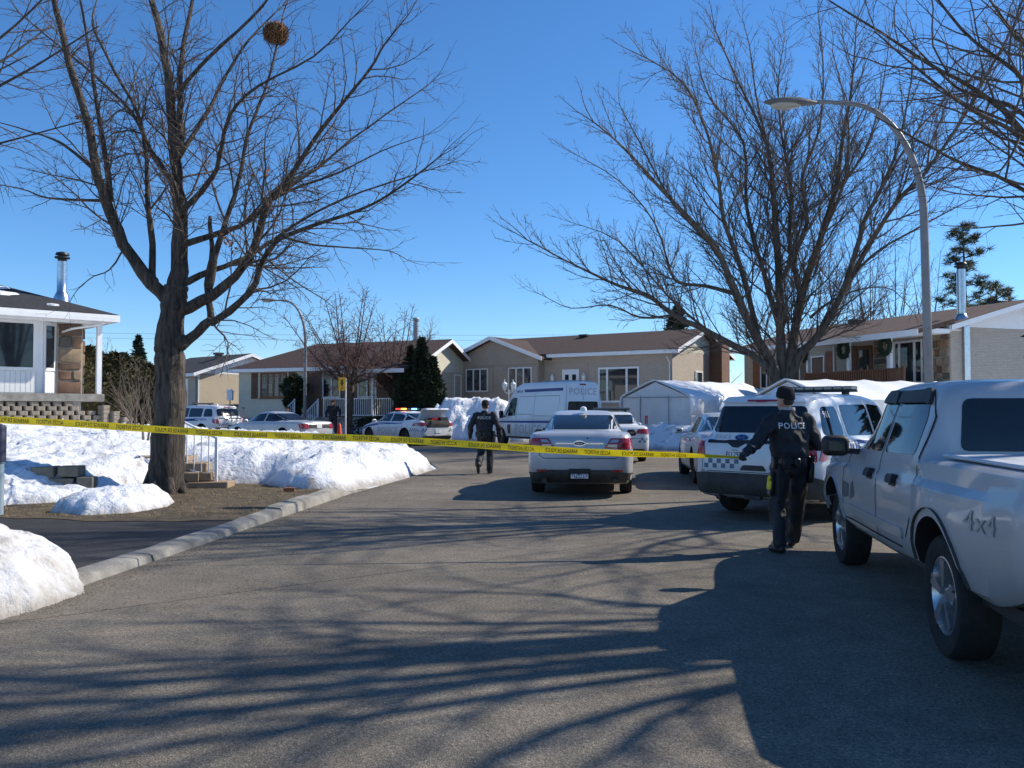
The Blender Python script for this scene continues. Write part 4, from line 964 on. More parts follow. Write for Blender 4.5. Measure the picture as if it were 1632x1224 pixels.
# arch lips
for ya, rr_ in ((-1.55, .475), (1.785, .472)):
    for v in 'LR':
        arc = [(ya + rr_ * 1.03 * math.cos(a), .405 + rr_ * 1.03 * math.sin(a)) for a in [math.pi * (-.02 + 1.04 * i / 22) for i in range(23)]]
        t.d('arch_lip', strip2d(arc, .07 if ya < 0 else .035), v, GREYTRIM if ya < 0 else PSILVER, .02, cell=0, skirt=.05)
for v in 'LR':
    t.d('front_side_window', round2d([(1.18, 1.2), (.2, 1.205), (.2, 1.63), (.62, 1.63)], .05), v, CARGLASS2, .004)
    t.d('rear_side_window', round2d([(.1, 1.205), (-.70, 1.22), (-.66, 1.5), (-.58, 1.62), (.1, 1.635)], .05), v, CARGLASS2, .004)
    for (a, b) in ((.66, .17), (.13, -.64)):   # smoked wind deflectors over the side windows
        t.d('wind_deflector', round2d([(a, 1.60), (a - .04, 1.695), (b + .04, 1.70), (b, 1.58), (b + .08, 1.60)], .03), v, PLASTIC, .03, skirt=.035)
    t.seams([[(1.32, .52), (1.3, 1.1), (1.15, 1.17)], [(.16, .5), (.16, 1.66)], [(-.66, .62), (-.8, .8), (-.84, 1.2)], [(1.32, .53), (-.55, .53)], [(1.16, 1.19), (.64, 1.67), (.2, 1.7), (-.6, 1.69), (-.78, 1.5), (-.82, 1.2)]], v, .015)
    t.d('sill_trim', round2d([(1.28, .6), (1.28, .67), (-.6, .675), (-.6, .6)], .02), v, PSILVER, .016, skirt=.03)
    for yy in (.30, -.42):
        t.d('handle_recess', round2d([(yy - .02, .965), (yy + .2, .965), (yy + .2, 1.055), (yy - .02, 1.055)], .03), v, PLASTIC, .003, skirt=0)
        t.d('door_handle', round2d([(yy, .99), (yy + .16, .985), (yy + .16, 1.04), (yy, 1.045)], .02), v, PLASTIC, .04, skirt=.045)
    t.d('bare_patch', poly2d([(1.14, .74), (1.28, .72), (1.3, .88), (1.13, .86)]), v, mat('primer patch', (.13, .13, .13), .8, var=.4, scale=9), .004, skirt=0)
    t.d('bare_patch', poly2d([(.93, .76), (1.1, .72), (1.06, .86), (.99, .9)]), v, MATS['primer patch'], .004, skirt=0)
    t.text('4x4', -2.25, .87, .115, v, mat('decal gold grey', (.36, .345, .31), .5), 0, stretch=1.4)
t.d('rear_window', round2d([(-.58, 1.26), (.58, 1.26), (.535, 1.63), (-.535, 1.63)], .06), 'B', CARGLASS, .006)
t.d('brake_lamp', round2d([(-.1, 1.665), (.1, 1.665), (.1, 1.70), (-.1, 1.70)], .01), 'B', REDL, .008)
t.mirror_l(.93, .98, 1.22, PLASTIC, .24, .19)
t.d('windscreen', round2d([(-.62, 1.18), (.62, 1.18), (.56, 1.66), (-.56, 1.66)], .05), 'F', CARGLASS, .006)
for sx in (-1, 1):
    t.d('tail_lamp', round2d([(sx * .70, .85), (sx * .83, .85), (sx * .83, 1.17), (sx * .70, 1.17)], .02), 'B', REDL, .012); t.d('headlamp', round2d([(sx * .45, .78), (sx * .64, .78), (sx * .64, .92), (sx * .45, .92)], .03), 'F', CLEARL, .01)
MB().box(-.86, .86, -2.86, -2.72, .48, .64).build('rear_bumper', CHROME, pk, bevel=.03, seg=2); MB().box(-.8, .8, 2.72, 2.9, .5, .68).build('front_bumper', GREYTRIM, pk, bevel=.05, seg=2)

# --- sport utility police vehicles
def suv(label, loc, hd, name='police_utility', detail=True, group=None):
    c = Car(name, label, 'police car', loc, hd, 5.0, 1.98,
            ([(-2.5, .74), (-2.46, .88), (-2.3, .955), (-1.5, .985), (1.2, .985), (2.0, .93), (2.35, .78), (2.5, .6)], [(-2.5, .46), (-2.4, .33), (-1.9, .25), (1.9, .24), (2.4, .3), (2.5, .42)],
             [(-2.5, 1.0), (-2.42, 1.12), (-2.2, 1.15), (.7, 1.12), (1.3, 1.1), (2.1, 1.0), (2.4, .85), (2.5, .72)]),
            ([(-2.45, .86), (-2, .90), (1.4, .89)], [(-2.45, .62), (-1.9, .70), (.3, .72), (1.4, .66)], [(-2.45, 1.08), (1.5, 1.08)],
             [(-2.44, 1.12), (-2.36, 1.3), (-2.2, 1.6), (-2.06, 1.71), (-1.6, 1.765), (-.5, 1.785), (.1, 1.75), (.45, 1.66), (1.4, 1.1)]), [-1.42, 1.44], .385, PWHITE, wheel=('steel', 5, .225, .25), group=group, corner=.12)
    c.d('rear_window', round2d([(-.70, 1.225), (.70, 1.225), (.64, 1.60), (-.64, 1.60)], .07), 'B', CARGLASS, .006)
    c.d('rear_spoiler', round2d([(-.62, 1.63), (.62, 1.63), (.58, 1.70), (-.58, 1.70)], .03), 'B', PWHITE, .05, skirt=.055)
    c.d('brake_lamp', round2d([(-.22, 1.635), (.22, 1.635), (.22, 1.662), (-.22, 1.662)], .01), 'B', REDL, .055)
    for sx in (-1, 1): c.d('tail_lamp', round2d([(sx * .74, .86), (sx * .89, .84), (sx * .87, 1.09), (sx * .78, 1.1)], .03), 'B', REDL, .014)
    for v in 'LR':
        c.d('tail_lamp', round2d([(-2.42, .86), (-2.24, .88), (-2.2, 1.06), (-2.34, 1.09)], .03), v, REDL, .012)
        c.d('quarter_window', round2d([(-2.1, 1.2), (-1.42, 1.19), (-1.42, 1.60), (-1.92, 1.59)], .08), v, CARGLASS, .005)
        c.d('rear_door_window', round2d([(-1.28, 1.18), (-.28, 1.17), (-.28, 1.63), (-1.28, 1.62)], .06), v, CARGLASS, .005)
        c.d('front_door_window', round2d([(-.2, 1.17), (.95, 1.15), (.42, 1.61), (-.2, 1.64)], .05), v, CARGLASS, .005)
        c.d('cladding', round2d([(-2.42, .27), (2.3, .27), (2.2, .42), (-2.4, .47)], .04), v, GREYTRIM, .012)
        c.seams([[(-1.35, .5), (-1.36, 1.62)], [(-.24, .35), (-.24, 1.64)], [(.98, .35), (1.02, 1.1)]], v)
        c.d('blue_stripe', poly2d([(-1.15, .98), (2.0, .9), (2.0, .97), (-1.1, 1.12)]), v, BLUE, .004, skirt=0)
        c.d('blue_stripe', merge2d([poly2d([(-1.25 - k * .1, 1.0), (-1.2 - k * .1, 1.0), (-1.17 - k * .1, 1.11), (-1.22 - k * .1, 1.11)]) for k in range(6)]), v, BLUE, .004, skirt=0)
        if detail:
            c.text('911', -1.82, 1.44, .09, v, WHITETX, .01)
            for k, w_ in enumerate((.34, .2, .26, .18, .32)): c.d('illegible_line', rect2d(-2.16, -2.16 + w_, 1.08 - k * .07, 1.105 - k * .07), v, GREYTX, .004, skirt=0)
        c.d('door_handle', round2d([(-1.15, 1.02), (-.93, 1.02), (-.93, 1.06), (-1.15, 1.06)], .015), v, PWHITE, .03, skirt=.035); c.d('door_handle', round2d([(-.1, 1.01), (.12, 1.0), (.12, 1.04), (-.1, 1.05)], .015), v, PWHITE, .03, skirt=.035)
    c.d('rear_bumper', round2d([(-.93, .36), (.93, .36), (.95, .62), (.8, .66), (-.8, .66), (-.95, .62)], .05), 'B', GREYTRIM, .03, skirt=.04)
    c.d('garnish', round2d([(-.72, 1.075), (.72, 1.075), (.72, 1.115), (-.72, 1.115)], .02), 'B', PLASTIC, .016, skirt=.02)
    c.d('garnish', poly2d([(-.4, 1.075), (-.3, 1.018), (-.22, 1.018), (-.12, 1.075)]), 'B', PLASTIC, .012, skirt=.02)
    c.seams([[(-.80, .68), (-.78, 1.1), (-.72, 1.2)], [(.80, .68), (.78, 1.1), (.72, 1.2)], [(-.82, .675), (.82, .675)]], 'B')
    c.d('bumper_step', round2d([(-.2, .70), (.2, .70), (.15, .775), (-.15, .775)], .02), 'B', GREYTRIM, .012)
    c.checkers(-.76, 8, .72, .068, 'B'); c.checkers(.24, 8, .72, .068, 'B')
    c.text('POLICE', -.5, 1.135, .055, 'B', GREYTX, .004); c.oval(-.2, 1.155, .19, .075)
    c.plate('FLL292' if detail else '', .928, x=-.26, left=True); c.light_bar(-.3, 1.78, 1.2)
    MB().lathe([(.07, 1.77), (.06, 1.80), (.015, 1.87), (.005, 1.88)], 10, (-.1, -1.55, 0)).build('antenna', WMETAL, c.t, smooth=True)
    MB().bar((-.12, -2.5, .33), (.12, -2.5, .33), .08, .06).build('tow_hitch', PLASTIC, c.t)
    for x in (-.55, .55): MB().tube([(x, -2.48, .3), (x, -2.2, .32)], .035, 10).build('exhaust_pipe', STEELW, c.t)
    c.mirror_l(.95, .8, 1.16, PLASTIC, .2, .15)
    for v in 'LR': pass
    c.d('windscreen', round2d([(-.68, 1.17), (.68, 1.17), (.6, 1.64), (-.6, 1.64)], .05), 'F', CARGLASS, .006)
    return c
cx, cy = 3.35 + 2.5 * math.sin(R(42)), 12.05 + 2.5 * math.cos(R(42))
suv('white police utility vehicle with light bar, angled behind the officer holding the tape', (cx, cy), 42)
e = suv('white police utility vehicle far left, half hidden behind the big tree trunk', (-16.5, 45.6), -58, detail=False)

# --- sedans
def sedan(label, loc, hd, pm, L=5.15, W=1.92, name='police_sedan', kind='taurus', cat='police car', rw=True):
    s_ = L / 5.15
    deck = {'taurus': 1.14, 'charger': 1.08, 'victoria': 1.03}[kind]; H = {'taurus': 1.53, 'charger': 1.48, 'victoria': 1.47}[kind]
    rb = {'taurus': -1.95, 'charger': -2.0, 'victoria': -1.55}[kind]
    w = W / 2
    c = Car(name, label, cat, loc, hd, L, W,
            ([(-2.575 * s_, w * .74), (-2.52 * s_, w * .88), (-2.35 * s_, w * .955), (-1.5, w * .995), (1.2, w * .99), (2.0 * s_, w * .93), (2.4 * s_, w * .78), (2.575 * s_, w * .58)],
             [(-2.575 * s_, .44), (-2.45 * s_, .3), (-2.1, .22), (2.1, .2), (2.45 * s_, .25), (2.575 * s_, .4)],
             [(-2.575 * s_, deck - .17), (-2.5 * s_, deck - .04), (-2.3 * s_, deck + .0), (rb + .2, deck + .01), (-.9, 1.02), (.9, .99), (1.35, .98), (2.1 * s_, .84), (2.45 * s_, .72), (2.575 * s_, .58)]),
            ([(rb, w * .86), (-.9, w * .90), (1.5, w * .88)], [(rb, w * .60), (-.6, w * .64), (.3, w * .645), (1.5, w * .62)], [(rb, deck - .06), (-.9, .98), (1.5, .94)],
             [(rb, deck - .02), (rb + .35, deck + .13), (rb + .95, H - .075), (rb + 1.3, H - .015), (-.2, H), (.25, H - .02), (.55, H - .09), (1.5, .97)]),
            [-1.36 * s_, 1.54 * s_], .345, pm, wheel=('steel', 5, .215, .225), corner=.11)
    zr1 = H - .085
    c.d('rear_window', round2d([(-w * .70, deck + .05), (w * .70, deck + .05), (w * .585, zr1), (-w * .585, zr1)], .05), 'B', CARGLASS, .005)
    c.d('windscreen', round2d([(-w * .7, 1.02), (w * .7, 1.02), (w * .6, H - .1), (-w * .6, H - .1)], .05), 'F', CARGLASS, .005)
    for v in 'LR':
        c.d('front_door_window', round2d([(-.05, 1.04), (1.15, 1.02), (.52, H - .12), (-.05, H - .085)], .04), v, CARGLASS, .004)
        c.d('rear_door_window', round2d([(-.15, 1.04), (-1.05, 1.06), (-.98, H - .2), (-.75, H - .12), (-.15, H - .085)], .05), v, CARGLASS, .004)
        if kind != 'taurus': c.d('quarter_window', round2d([(-1.12, 1.08), (-1.5, 1.12), (-1.1, H - .22)], .03), v, CARGLASS, .004)
        c.seams([[(-.1, .3), (-.1, H - .1)], [(1.05, .3), (1.1, .98)], [(-1.1, .75), (-1.15, 1.04)], [(-1.1, .75), (-.95, .45), (-.9, .3)]], v)
        c.d('sill', round2d([(-.95, .22), (1.1, .22), (1.1, .29), (-.95, .29)], .02), v, GREYTRIM, .008)
        c.d('door_handle', round2d([(-.9, .88), (-.7, .88), (-.7, .92), (-.9, .92)], .015), v, pm, .025, skirt=.03); c.d('door_handle', round2d([(.15, .87), (.35, .87), (.35, .91), (.15, .91)], .015), v, pm, .025, skirt=.03)
    c.mirror_l(w * .93, .95, 1.06, PLASTIC if kind == 'taurus' else pm, .2, .14)
    return c
# nearest white sedan in the middle of the road
hd = 6.5; tx, ty_ = 1.18 + 2.575 * math.sin(R(hd)), 15.15 + 2.575 * math.cos(R(hd))
c = sedan('white unmarked sedan seen from behind in the middle of the road', (tx, ty_), hd, PPALE, name='sedan', cat='car')
for sx in (-1, 1):
    c.d('tail_lamp', round2d([(sx * .66, .86), (sx * .92, .86), (sx * .90, 1.05), (sx * .70, 1.05)], .02), 'B', REDL, .014)
    o = c.d('tail_lamp', round2d([(sx * .42, .88), (sx * .68, .87), (sx * .73, 1.05), (sx * .55, 1.05)], .02), 'B', REDL, .01)
    c.d('clear_lens', round2d([(sx * .52, .975), (sx * .665, .975), (sx * .69, 1.025), (sx * .57, 1.025)], .01), 'B', CLEARL, .016, o); c.d('clear_lens', round2d([(sx * .485, .90), (sx * .65, .895), (sx * .66, .945), (sx * .505, .945)], .01), 'B', CLEARL, .016, o)
    c.d('reflector', round2d([(sx * .56, .475), (sx * .76, .475), (sx * .74, .505), (sx * .58, .505)], .01), 'B', REDL, .035)
    MB().tube([(sx * .62, -2.56, .31), (sx * .62, -2.3, .32)], .05, 12).build('exhaust_pipe', STEELW, c.t)
c.d('rear_valance', round2d([(-.93, .27), (.93, .27), (.93, .44), (.72, .46), (.55, .50), (-.55, .50), (-.72, .46), (-.93, .44)], .03), 'B', GREYTRIM, .012)
c.seams([[(-.72, 1.11), (-.7, .75), (-.62, .70), (.62, .70), (.7, .75), (.72, 1.11)], [(-.42, .955), (.42, .955)]], 'B', .012)
c.d('trim_bar', round2d([(-.42, .945), (.42, .945), (.42, .972), (-.42, .972)], .01), 'B', CHROME, .008); c.oval(0, .96, .18, .07)
c.d('lock', poly2d([(.14 + .014 * math.cos(a), 1.05 + .014 * math.sin(a)) for a in [i * .7 for i in range(9)]]), 'B', PLASTIC, .005)
c.d('plate_frame', round2d([(-.19, .335), (.19, .335), (.19, .52), (-.19, .52)], .01), 'B', PLASTIC, .02, skirt=.03); c.plate('FLJ4975', .425)
MB().lathe([(.06, 1.52), (.065, 1.56), (.05, 1.60), (.01, 1.615)], 12, (.02, -.95, 0)).build('antenna', WMETAL, c.t, smooth=True)
# pale sedan beside the utility vehicle
c = sedan('pale silver sedan mostly hidden behind the angled police utility vehicle', (4.82, 19.5), 5.5, PPALE, L=4.9, W=1.84, name='sedan', cat='car', kind='charger')
for sx in (-1, 1): c.d('tail_lamp', round2d([(sx * .6, .8), (sx * .88, .8), (sx * .86, .96), (sx * .62, .96)], .03), 'B', REDL, .01)
# police chargers
def charger(label, loc, hd, lit=False, trunk=False):
    c = sedan(label, loc, hd, PWHITE, L=5.05, W=1.9, kind='charger')
    for sx in (-1, 1): c.d('tail_lamp', round2d([(sx * .50, .86), (sx * .93, .84), (sx * .9, 1.0), (sx * .55, .99)], .04), 'B', REDL, .012)
    for v in 'LR':
        c.d('tail_lamp', round2d([(-2.5, .86), (-2.2, .88), (-2.2, .98), (-2.45, 1.0)], .03), v, REDL, .01)
        c.d('blue_stripe', poly2d([(2.3, .62), (2.2, .72), (1.6, .87), (.6, .97), (-1.1, 1.01), (-1.1, .94), (.6, .90), (1.5, .78)]), v, BLUE, .004, skirt=0)
        c.text('POLICE', -.05, .48, .3, v, GREYTX, .02, 1.1, stretch=1.05); c.d('emblem', round2d([(1.28, .46), (1.42, .46), (1.46, .78), (1.24, .78)], .05), v, mat('emblem dark', (.05, .035, .04), .5), .004, skirt=0)
        c.checkers(-2.35, 9, .62, .07, v)
    c.seams([[(-.68, 1.05), (-.66, .72), (.66, .72), (.68, 1.05)]], 'B'); c.checkers(-.86, 4, .60, .07, 'B'); c.checkers(.58, 4, .60, .07, 'B')
    c.d('rear_valance', round2d([(-.8, .26), (.8, .26), (.75, .42), (-.75, .42)], .05), 'B', GREYTRIM, .012); c.plate('', .62)
    if trunk:
        c.d('boot_opening', round2d([(-.60, .80), (.60, .80), (.66, 1.06), (-.66, 1.06)], .04), 'B', SEAM, .02)
        c.d('boot_opening', round2d([(-.66, -2.44), (.66, -2.44), (.66, -1.95), (-.66, -1.95)], .04), 'T', SEAM, .01)
        lid = MB(); lid.add([(-.68, -1.95, 1.12), (.68, -1.95, 1.12), (.68, -2.22, 1.58), (-.68, -2.22, 1.58), (.66, -2.42, 1.62), (-.66, -2.42, 1.62), (.6, -2.5, 1.56), (-.6, -2.5, 1.56),
                             (-.68, -1.99, 1.10), (.68, -1.99, 1.10), (.68, -2.26, 1.54), (-.68, -2.26, 1.54), (.66, -2.42, 1.57), (-.66, -2.42, 1.57), (.6, -2.49, 1.53), (-.6, -2.49, 1.53)],
                            [(0, 1, 2, 3), (3, 2, 4, 5), (5, 4, 6, 7), (9, 8, 11, 10), (10, 11, 13, 12), (12, 13, 15, 14), (0, 8, 9, 1), (7, 6, 14, 15), (0, 3, 11, 8), (3, 5, 13, 11), (5, 7, 15, 13), (1, 9, 10, 2), (2, 10, 12, 4), (4, 12, 14, 6)])
        lid.build('boot_lid', PWHITE, c.t, bevel=.015); MB().box(-.2, .2, -2.35, -2.1, 1.02, 1.2).build('boot_lining', REDL, c.t)
        MB().box(.2, .6, -2.45, -2.2, .95, 1.22).build('boot_tray', PLASTIC, c.t)
        MB().box(-.5, -.2, -2.42, -2.15, .98, 1.1).build('boot_load', mat('hi-vis', (.3, .4, .05), .7), c.t)
    c.light_bar(-.25, 1.48, 1.15, lit)
    return c
hd = -42; charger('white police sedan with lit light bar and raised boot lid by the snow pile', (-3.2 + 2.5 * math.sin(R(hd)), 37.3 + 2.5 * math.cos(R(hd))), hd, True, True)
charger('white police sedan with checker band partly hidden behind the unmarked sedan', (3.14, 27.5), 1.5)
# silver-white full-size sedan at the left
hd = -56; c = sedan('older pale silver full-size sedan with square red tail lamps beyond the snowy garden', (-8.5 + 2.65 * math.sin(R(hd)), 38 + 2.65 * math.cos(R(hd))), hd, PPALE, L=5.4, W=1.96, kind='victoria', name='sedan', cat='car')
for sx in (-1, 1): c.d('tail_lamp', round2d([(sx * .62, .72), (sx * .93, .72), (sx * .92, .94), (sx * .62, .94)], .03), 'B', REDL, .012)
c.d('rear_panel', round2d([(-.6, .74), (.6, .74), (.6, .92), (-.6, .92)], .02), 'B', GREYTRIM, .008); c.plate('', .82)
for v in 'LR':
    for k in range(6): c.d('grey_bar', rect2d(-1.32 - k * .07, -1.29 - k * .07, .74, .9), v, GREYTX, .004, skirt=0)

# --- high-roof van
hd = -30; vx, vy = 2.83 + 3.0 * math.sin(R(hd)), 34.2 + 3.0 * math.cos(R(hd))
c = Car('police_van', 'white high-roof police van with blue stripes parked across the bend', 'van', (vx, vy), hd, 6.0, 2.02,
        ([(-3.0, .94), (-2.95, .985), (-2.5, 1.0), (1.8, 1.0), (2.5, .95), (2.85, .8), (3.0, .65)], [(-3.0, .42), (-2.8, .34), (2.6, .32), (3.0, .42)], [(-3.0, 1.22), (1.6, 1.22), (2.2, 1.18), (2.75, 1.08), (2.95, .9), (3.0, .8)]),
        ([(-2.97, .97), (2.4, .97)], [(-2.97, .80), (-2.5, .82), (1.3, .80), (2.4, .75)], [(-2.97, 1.2), (2.5, 1.15)],
         [(-2.97, 2.5), (-2.9, 2.62), (-2.5, 2.67), (.3, 2.68), (.8, 2.60), (1.25, 2.36), (1.5, 2.1), (2.45, 1.2)]), [-1.75, 1.95], .37, PWHITE, wheel=('steel', 5, .215, .24), corner=.2)
c.text('POLICE', 0, 2.15, .26, 'B', GREYTX, .01, 1.1); c.d('rear_window', round2d([(-.74, 1.35), (.74, 1.35), (.7, 1.88), (-.7, 1.88)], .07), 'B', CARGLASS, .006)
c.d('brake_lamp', round2d([(-.15, 2.52), (.15, 2.52), (.15, 2.58), (-.15, 2.58)], .01), 'B', REDL, .012)
c.seams([[(0, .45), (0, 1.34)], [(0, 1.9), (0, 2.5)], [(-.86, .5), (-.78, 2.45)], [(.86, .5), (.78, 2.45)]], 'B', .012)
for sx in (-1, 1): c.d('tail_lamp', round2d([(sx * .88, .7), (sx * .97, .7), (sx * .95, 1.15), (sx * .88, 1.15)], .03), 'B', REDL, .012)
c.d('rear_bumper', round2d([(-.95, .36), (.95, .36), (.95, .52), (-.95, .52)], .03), 'B', GREYTRIM, .03, skirt=.04)
for v in 'LR':
    c.d('door_window', round2d([(.72, 1.3), (1.72, 1.27), (1.3, 1.98), (1.05, 2.06), (.72, 2.06)], .06), v, mat('door glass', (.05, .14, .11), .05, spec=.6, col2=(.012, .015, .016), scale=2.4, thr=(.42, .5)), .006)
    c.d('blue_stripe', poly2d([(2.5, .98), (2.5, 1.06), (-2.95, 1.12), (-2.95, 1.02)]), v, BLUE, .005, skirt=0)
    c.d('blue_stripe', poly2d([(.1, 2.28), (.2, 2.40), (-2.8, 2.42), (-2.8, 2.30)]), v, BLUE, .005, skirt=0)
    c.d('blue_stripe', merge2d([poly2d([(.25 + k * .12, 2.27), (.31 + k * .12, 2.27), (.41 + k * .12, 2.38), (.35 + k * .12, 2.38)]) for k in range(5)]), v, BLUE, .005, skirt=0)
    c.text('POLICE', -.35, .55, .38, v, GREYTX, .01, 1.1, stretch=1.1); c.d('emblem', round2d([(1.1, .52), (1.3, .52), (1.36, .92), (1.04, .92)], .06), v, MATS['emblem dark'], .005, skirt=0)
    c.seams([[(.65, .4), (.65, 2.1)], [(1.8, .4), (1.82, 1.2)], [(-.75, .4), (-.75, 2.2)], [(.62, 1.35), (-.72, 1.36)], [(.5, 2.1), (-2.6, 2.12)], [(-2.6, 2.1), (-2.6, 1.3), (-.8, 1.3)]], v, .014)
    c.d('sill', round2d([(-2.8, .33), (2.6, .33), (2.6, .42), (-2.8, .42)], .02), v, GREYTRIM, .012)
c.d('windscreen', round2d([(-.78, 1.3), (.78, 1.3), (.72, 2.1), (-.72, 2.1)], .06), 'F', CARGLASS, .006)
c.mirror_l(1.04, 1.62, 1.35, PLASTIC, .2, .32)
MB().bar((-.8, -1.2, 2.72), (.8, -1.2, 2.72), .04).bar((-.8, -2.4, 2.72), (.8, -2.4, 2.72), .04).build('roof_bar', GREYM, c.t)
# ---------------------------------------------------------------- street furniture, shelters, tape, steps
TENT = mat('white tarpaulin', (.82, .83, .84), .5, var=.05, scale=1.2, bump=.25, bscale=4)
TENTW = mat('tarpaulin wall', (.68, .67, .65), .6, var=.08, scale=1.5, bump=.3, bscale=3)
def shelter(label, apex, heading, length, width, eave, ridge, ribs=5, sag=.05):
    t = thing('car_shelter', label, 'car shelter', (apex[0], apex[1], 0), -R(heading), 'white tarpaulin car shelters')
    w = width / 2; n = 24; m = 12; V = []
    prof = [(-w, eave - .75), (-w * 1.0, eave - .3), (-w * .98, eave), (-w * .9, eave + .12), (-w * .5, eave + (ridge - eave) * .56), (-w * .2, ridge - (ridge - eave) * .16), (0, ridge), (w * .2, ridge - (ridge - eave) * .16), (w * .5, eave + (ridge - eave) * .56), (w * .9, eave + .12), (w * .98, eave), (w, eave - .3), (w, eave - .75)]
    k = len(prof)
    for i in range(n + 1):
        y = length * i / n; ph = (i / n * ribs) % 1; s = sag * math.sin(math.pi * ph)
        for j, (x, z) in enumerate(prof):
            V.append((x * (1 - .012 * math.sin(math.pi * ph)), y, z - s * (1 if 2 < j < 10 else .2) + .02 * noise.noise(Vector((x * 1.3, y * 1.3, apex[0])))))
    mb = MB(); mb.add(V, [(i * k + j, i * k + j + 1, (i + 1) * k + j + 1, (i + 1) * k + j) for i in range(n) for j in range(k - 1)])
    me = mb.mesh('roof', TENT, smooth='all', recalc=False); me = evald(me, [('SOLIDIFY', dict(thickness=.012))]); me.name = 'roof'; link('roof', me, t)
    for sx in (-1, 1):
        V = []
        for i in range(n + 1):
            for q in range(3): V.append((sx * w * .985 + .02 * math.sin(i * 2.1 + q), length * i / n, -.05 + (eave - .1) * q / 2))
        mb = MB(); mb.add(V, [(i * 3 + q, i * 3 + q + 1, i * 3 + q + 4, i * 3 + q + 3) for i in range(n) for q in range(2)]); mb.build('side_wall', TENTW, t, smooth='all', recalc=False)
    for y in (.12, length - .05):
        mb = MB(); V = []
        for j in range(9):
            x = -w * .97 + 2 * w * .97 * j / 8; zt = eave - .02 + (ridge - eave - .05) * (1 - abs(x) / w)
            V += [(x, y + .03 * math.sin(j * 2.3), -.05), (x, y + .04 * math.sin(j * 1.7 + 1), 1.1), (x, y, zt - .05)]
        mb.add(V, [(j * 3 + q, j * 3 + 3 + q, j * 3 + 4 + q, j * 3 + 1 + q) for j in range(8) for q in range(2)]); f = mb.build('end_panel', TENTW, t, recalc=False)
        for x in (-w * .42, w * .38): MB().tube([(x, y - .05, 0), (x, y - .05, eave + .05)], .022, 6).build('pole', GREYM, f)
        MB().tube([(-w * .95, y - .05, eave - .02), (w * .95, y - .05, eave - .02)], .02, 6).build('rail', GREYM, f)
    for i in range(ribs + 1):
        y = length * i / ribs; y = min(max(y, .02), length - .02)
        MB().tube([(x * .985, y, z - .04) for x, z in prof], .02, 6).build('rib', TENT, t)
    return t
a = at(1042, 604, 37)
t = shelter('white tarpaulin car shelter with open-looking gable front right of the police van', (a.x, a.y), 45, 7.4, 3.7, 2.1, 2.86)
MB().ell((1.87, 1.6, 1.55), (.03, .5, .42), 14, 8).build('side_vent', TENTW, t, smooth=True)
a = at(1251, 603, 31)
shelter('long white tarpaulin car shelter under the maple, in front of the stone bungalow', (a.x, a.y), 66, 7.6, 3.4, 2.05, 2.68, 4, .07)

def lamp(label, base, H, arm, r, tilt=0):
    t = thing('street_lamp', label, 'street lamp', (base[0], base[1], 0), 0, 'curved-arm street lamps')
    pts = [(0, 0, 0), (0, 0, H * .5)]; z1 = H * .70; R_ = H - z1
    for i in range(13):
        a_ = math.pi / 2 * i / 12; pts.append((-arm * .72 * (1 - math.cos(a_)), 0, z1 + R_ * math.sin(a_) * .98))
    pts.append((-arm * .9, 0, H * 1.0)); pts.append((-arm, 0, H))
    n = len(pts); MB().tube(pts, [r * (1 - .55 * i / (n - 1)) for i in range(n)], 14).build('pole', mat('lamp pole steel', (.22, .225, .235), .5, var=.2, scale=2.5), t, smooth='all')
    x = -arm; L_ = .98
    hp = [(0, .05, .045), (.12, .10, .07), (.35, .17, .11), (.65, .17, .10), (.85, .12, .07), (.98, .05, .03)]
    V = []; k = 12
    for d, w, hh in hp:
        for j in range(k):
            a_ = 2 * math.pi * j / k; V.append((x - d, w * math.cos(a_), H - .02 + d * .06 + hh * math.sin(a_) * (.9 if math.sin(a_) > 0 else .5)))
    m = len(hp); mb = MB(); mb.add(V, [(i * k + j, i * k + (j + 1) % k, (i + 1) * k + (j + 1) % k, (i + 1) * k + j) for i in range(m - 1) for j in range(k)] + [tuple(range(k)), tuple(range((m - 1) * k, m * k))])
    hd_ = mb.build('lamp_head', mat('lamp housing', (.14, .14, .14), .5, var=.2), t, smooth=True)
    MB().ell((x - .58, 0, H - .03), (.3, .13, .09), 14, 8).build('lens', mat('lamp lens', (.4, .38, .32), .15, spec=.6), hd_, smooth=True)
    MB().lathe([(r * 2.0, 0), (r * 2.0, .05), (r * 1.25, .1), (r * 1.2, .5), (r * 1.0, .52)], 14).build('base', GREYM, t, smooth=True)
    return t
p = at(1484, 653, 16.2); L1 = lamp('tall grey street lamp rising behind the silver pickup', (p.x, p.y), 7.45, 1.92, .08); L1.rotation_euler = (0, R(-.9), R(-4))
p = at(486, 653, 46.5); lamp('slim distant street lamp beside the cream siding house', (p.x, p.y), 7.45, 1.5, .09)
# hydrant marker sign
p = at(551, 653, 43); t = thing('hydrant_sign', 'yellow hydrant marker sign on a thin white post by the standing person', 'sign', (p.x, p.y, 0))
MB().tube([(0, 0, 0), (0, 0, 3.1)], .035, 8).build('post', WMETAL, t, smooth=True)
s_ = MB().box(-.36, -.0, -.06, -.045, 2.5, 3.15).build('sign_plate', mat('sign yellow', (.75, .38, .01), .5), t, bevel=.01)
mb = MB(); k = mat('sign black', (.015, .015, .015), .6)
mb.box(-.215, -.145, -.066, -.062, 2.72, 2.98).build('hydrant_symbol', k, s_); MB().box(-.245, -.115, -.066, -.062, 2.985, 3.04).build('hydrant_symbol', k, s_); MB().box(-.26, -.10, -.066, -.062, 2.84, 2.89).build('hydrant_symbol', k, s_); MB().prism([(-.25, 2.64), (-.18, 2.57), (-.11, 2.64)], 'y', -.066, -.062).build('arrow', k, s_)
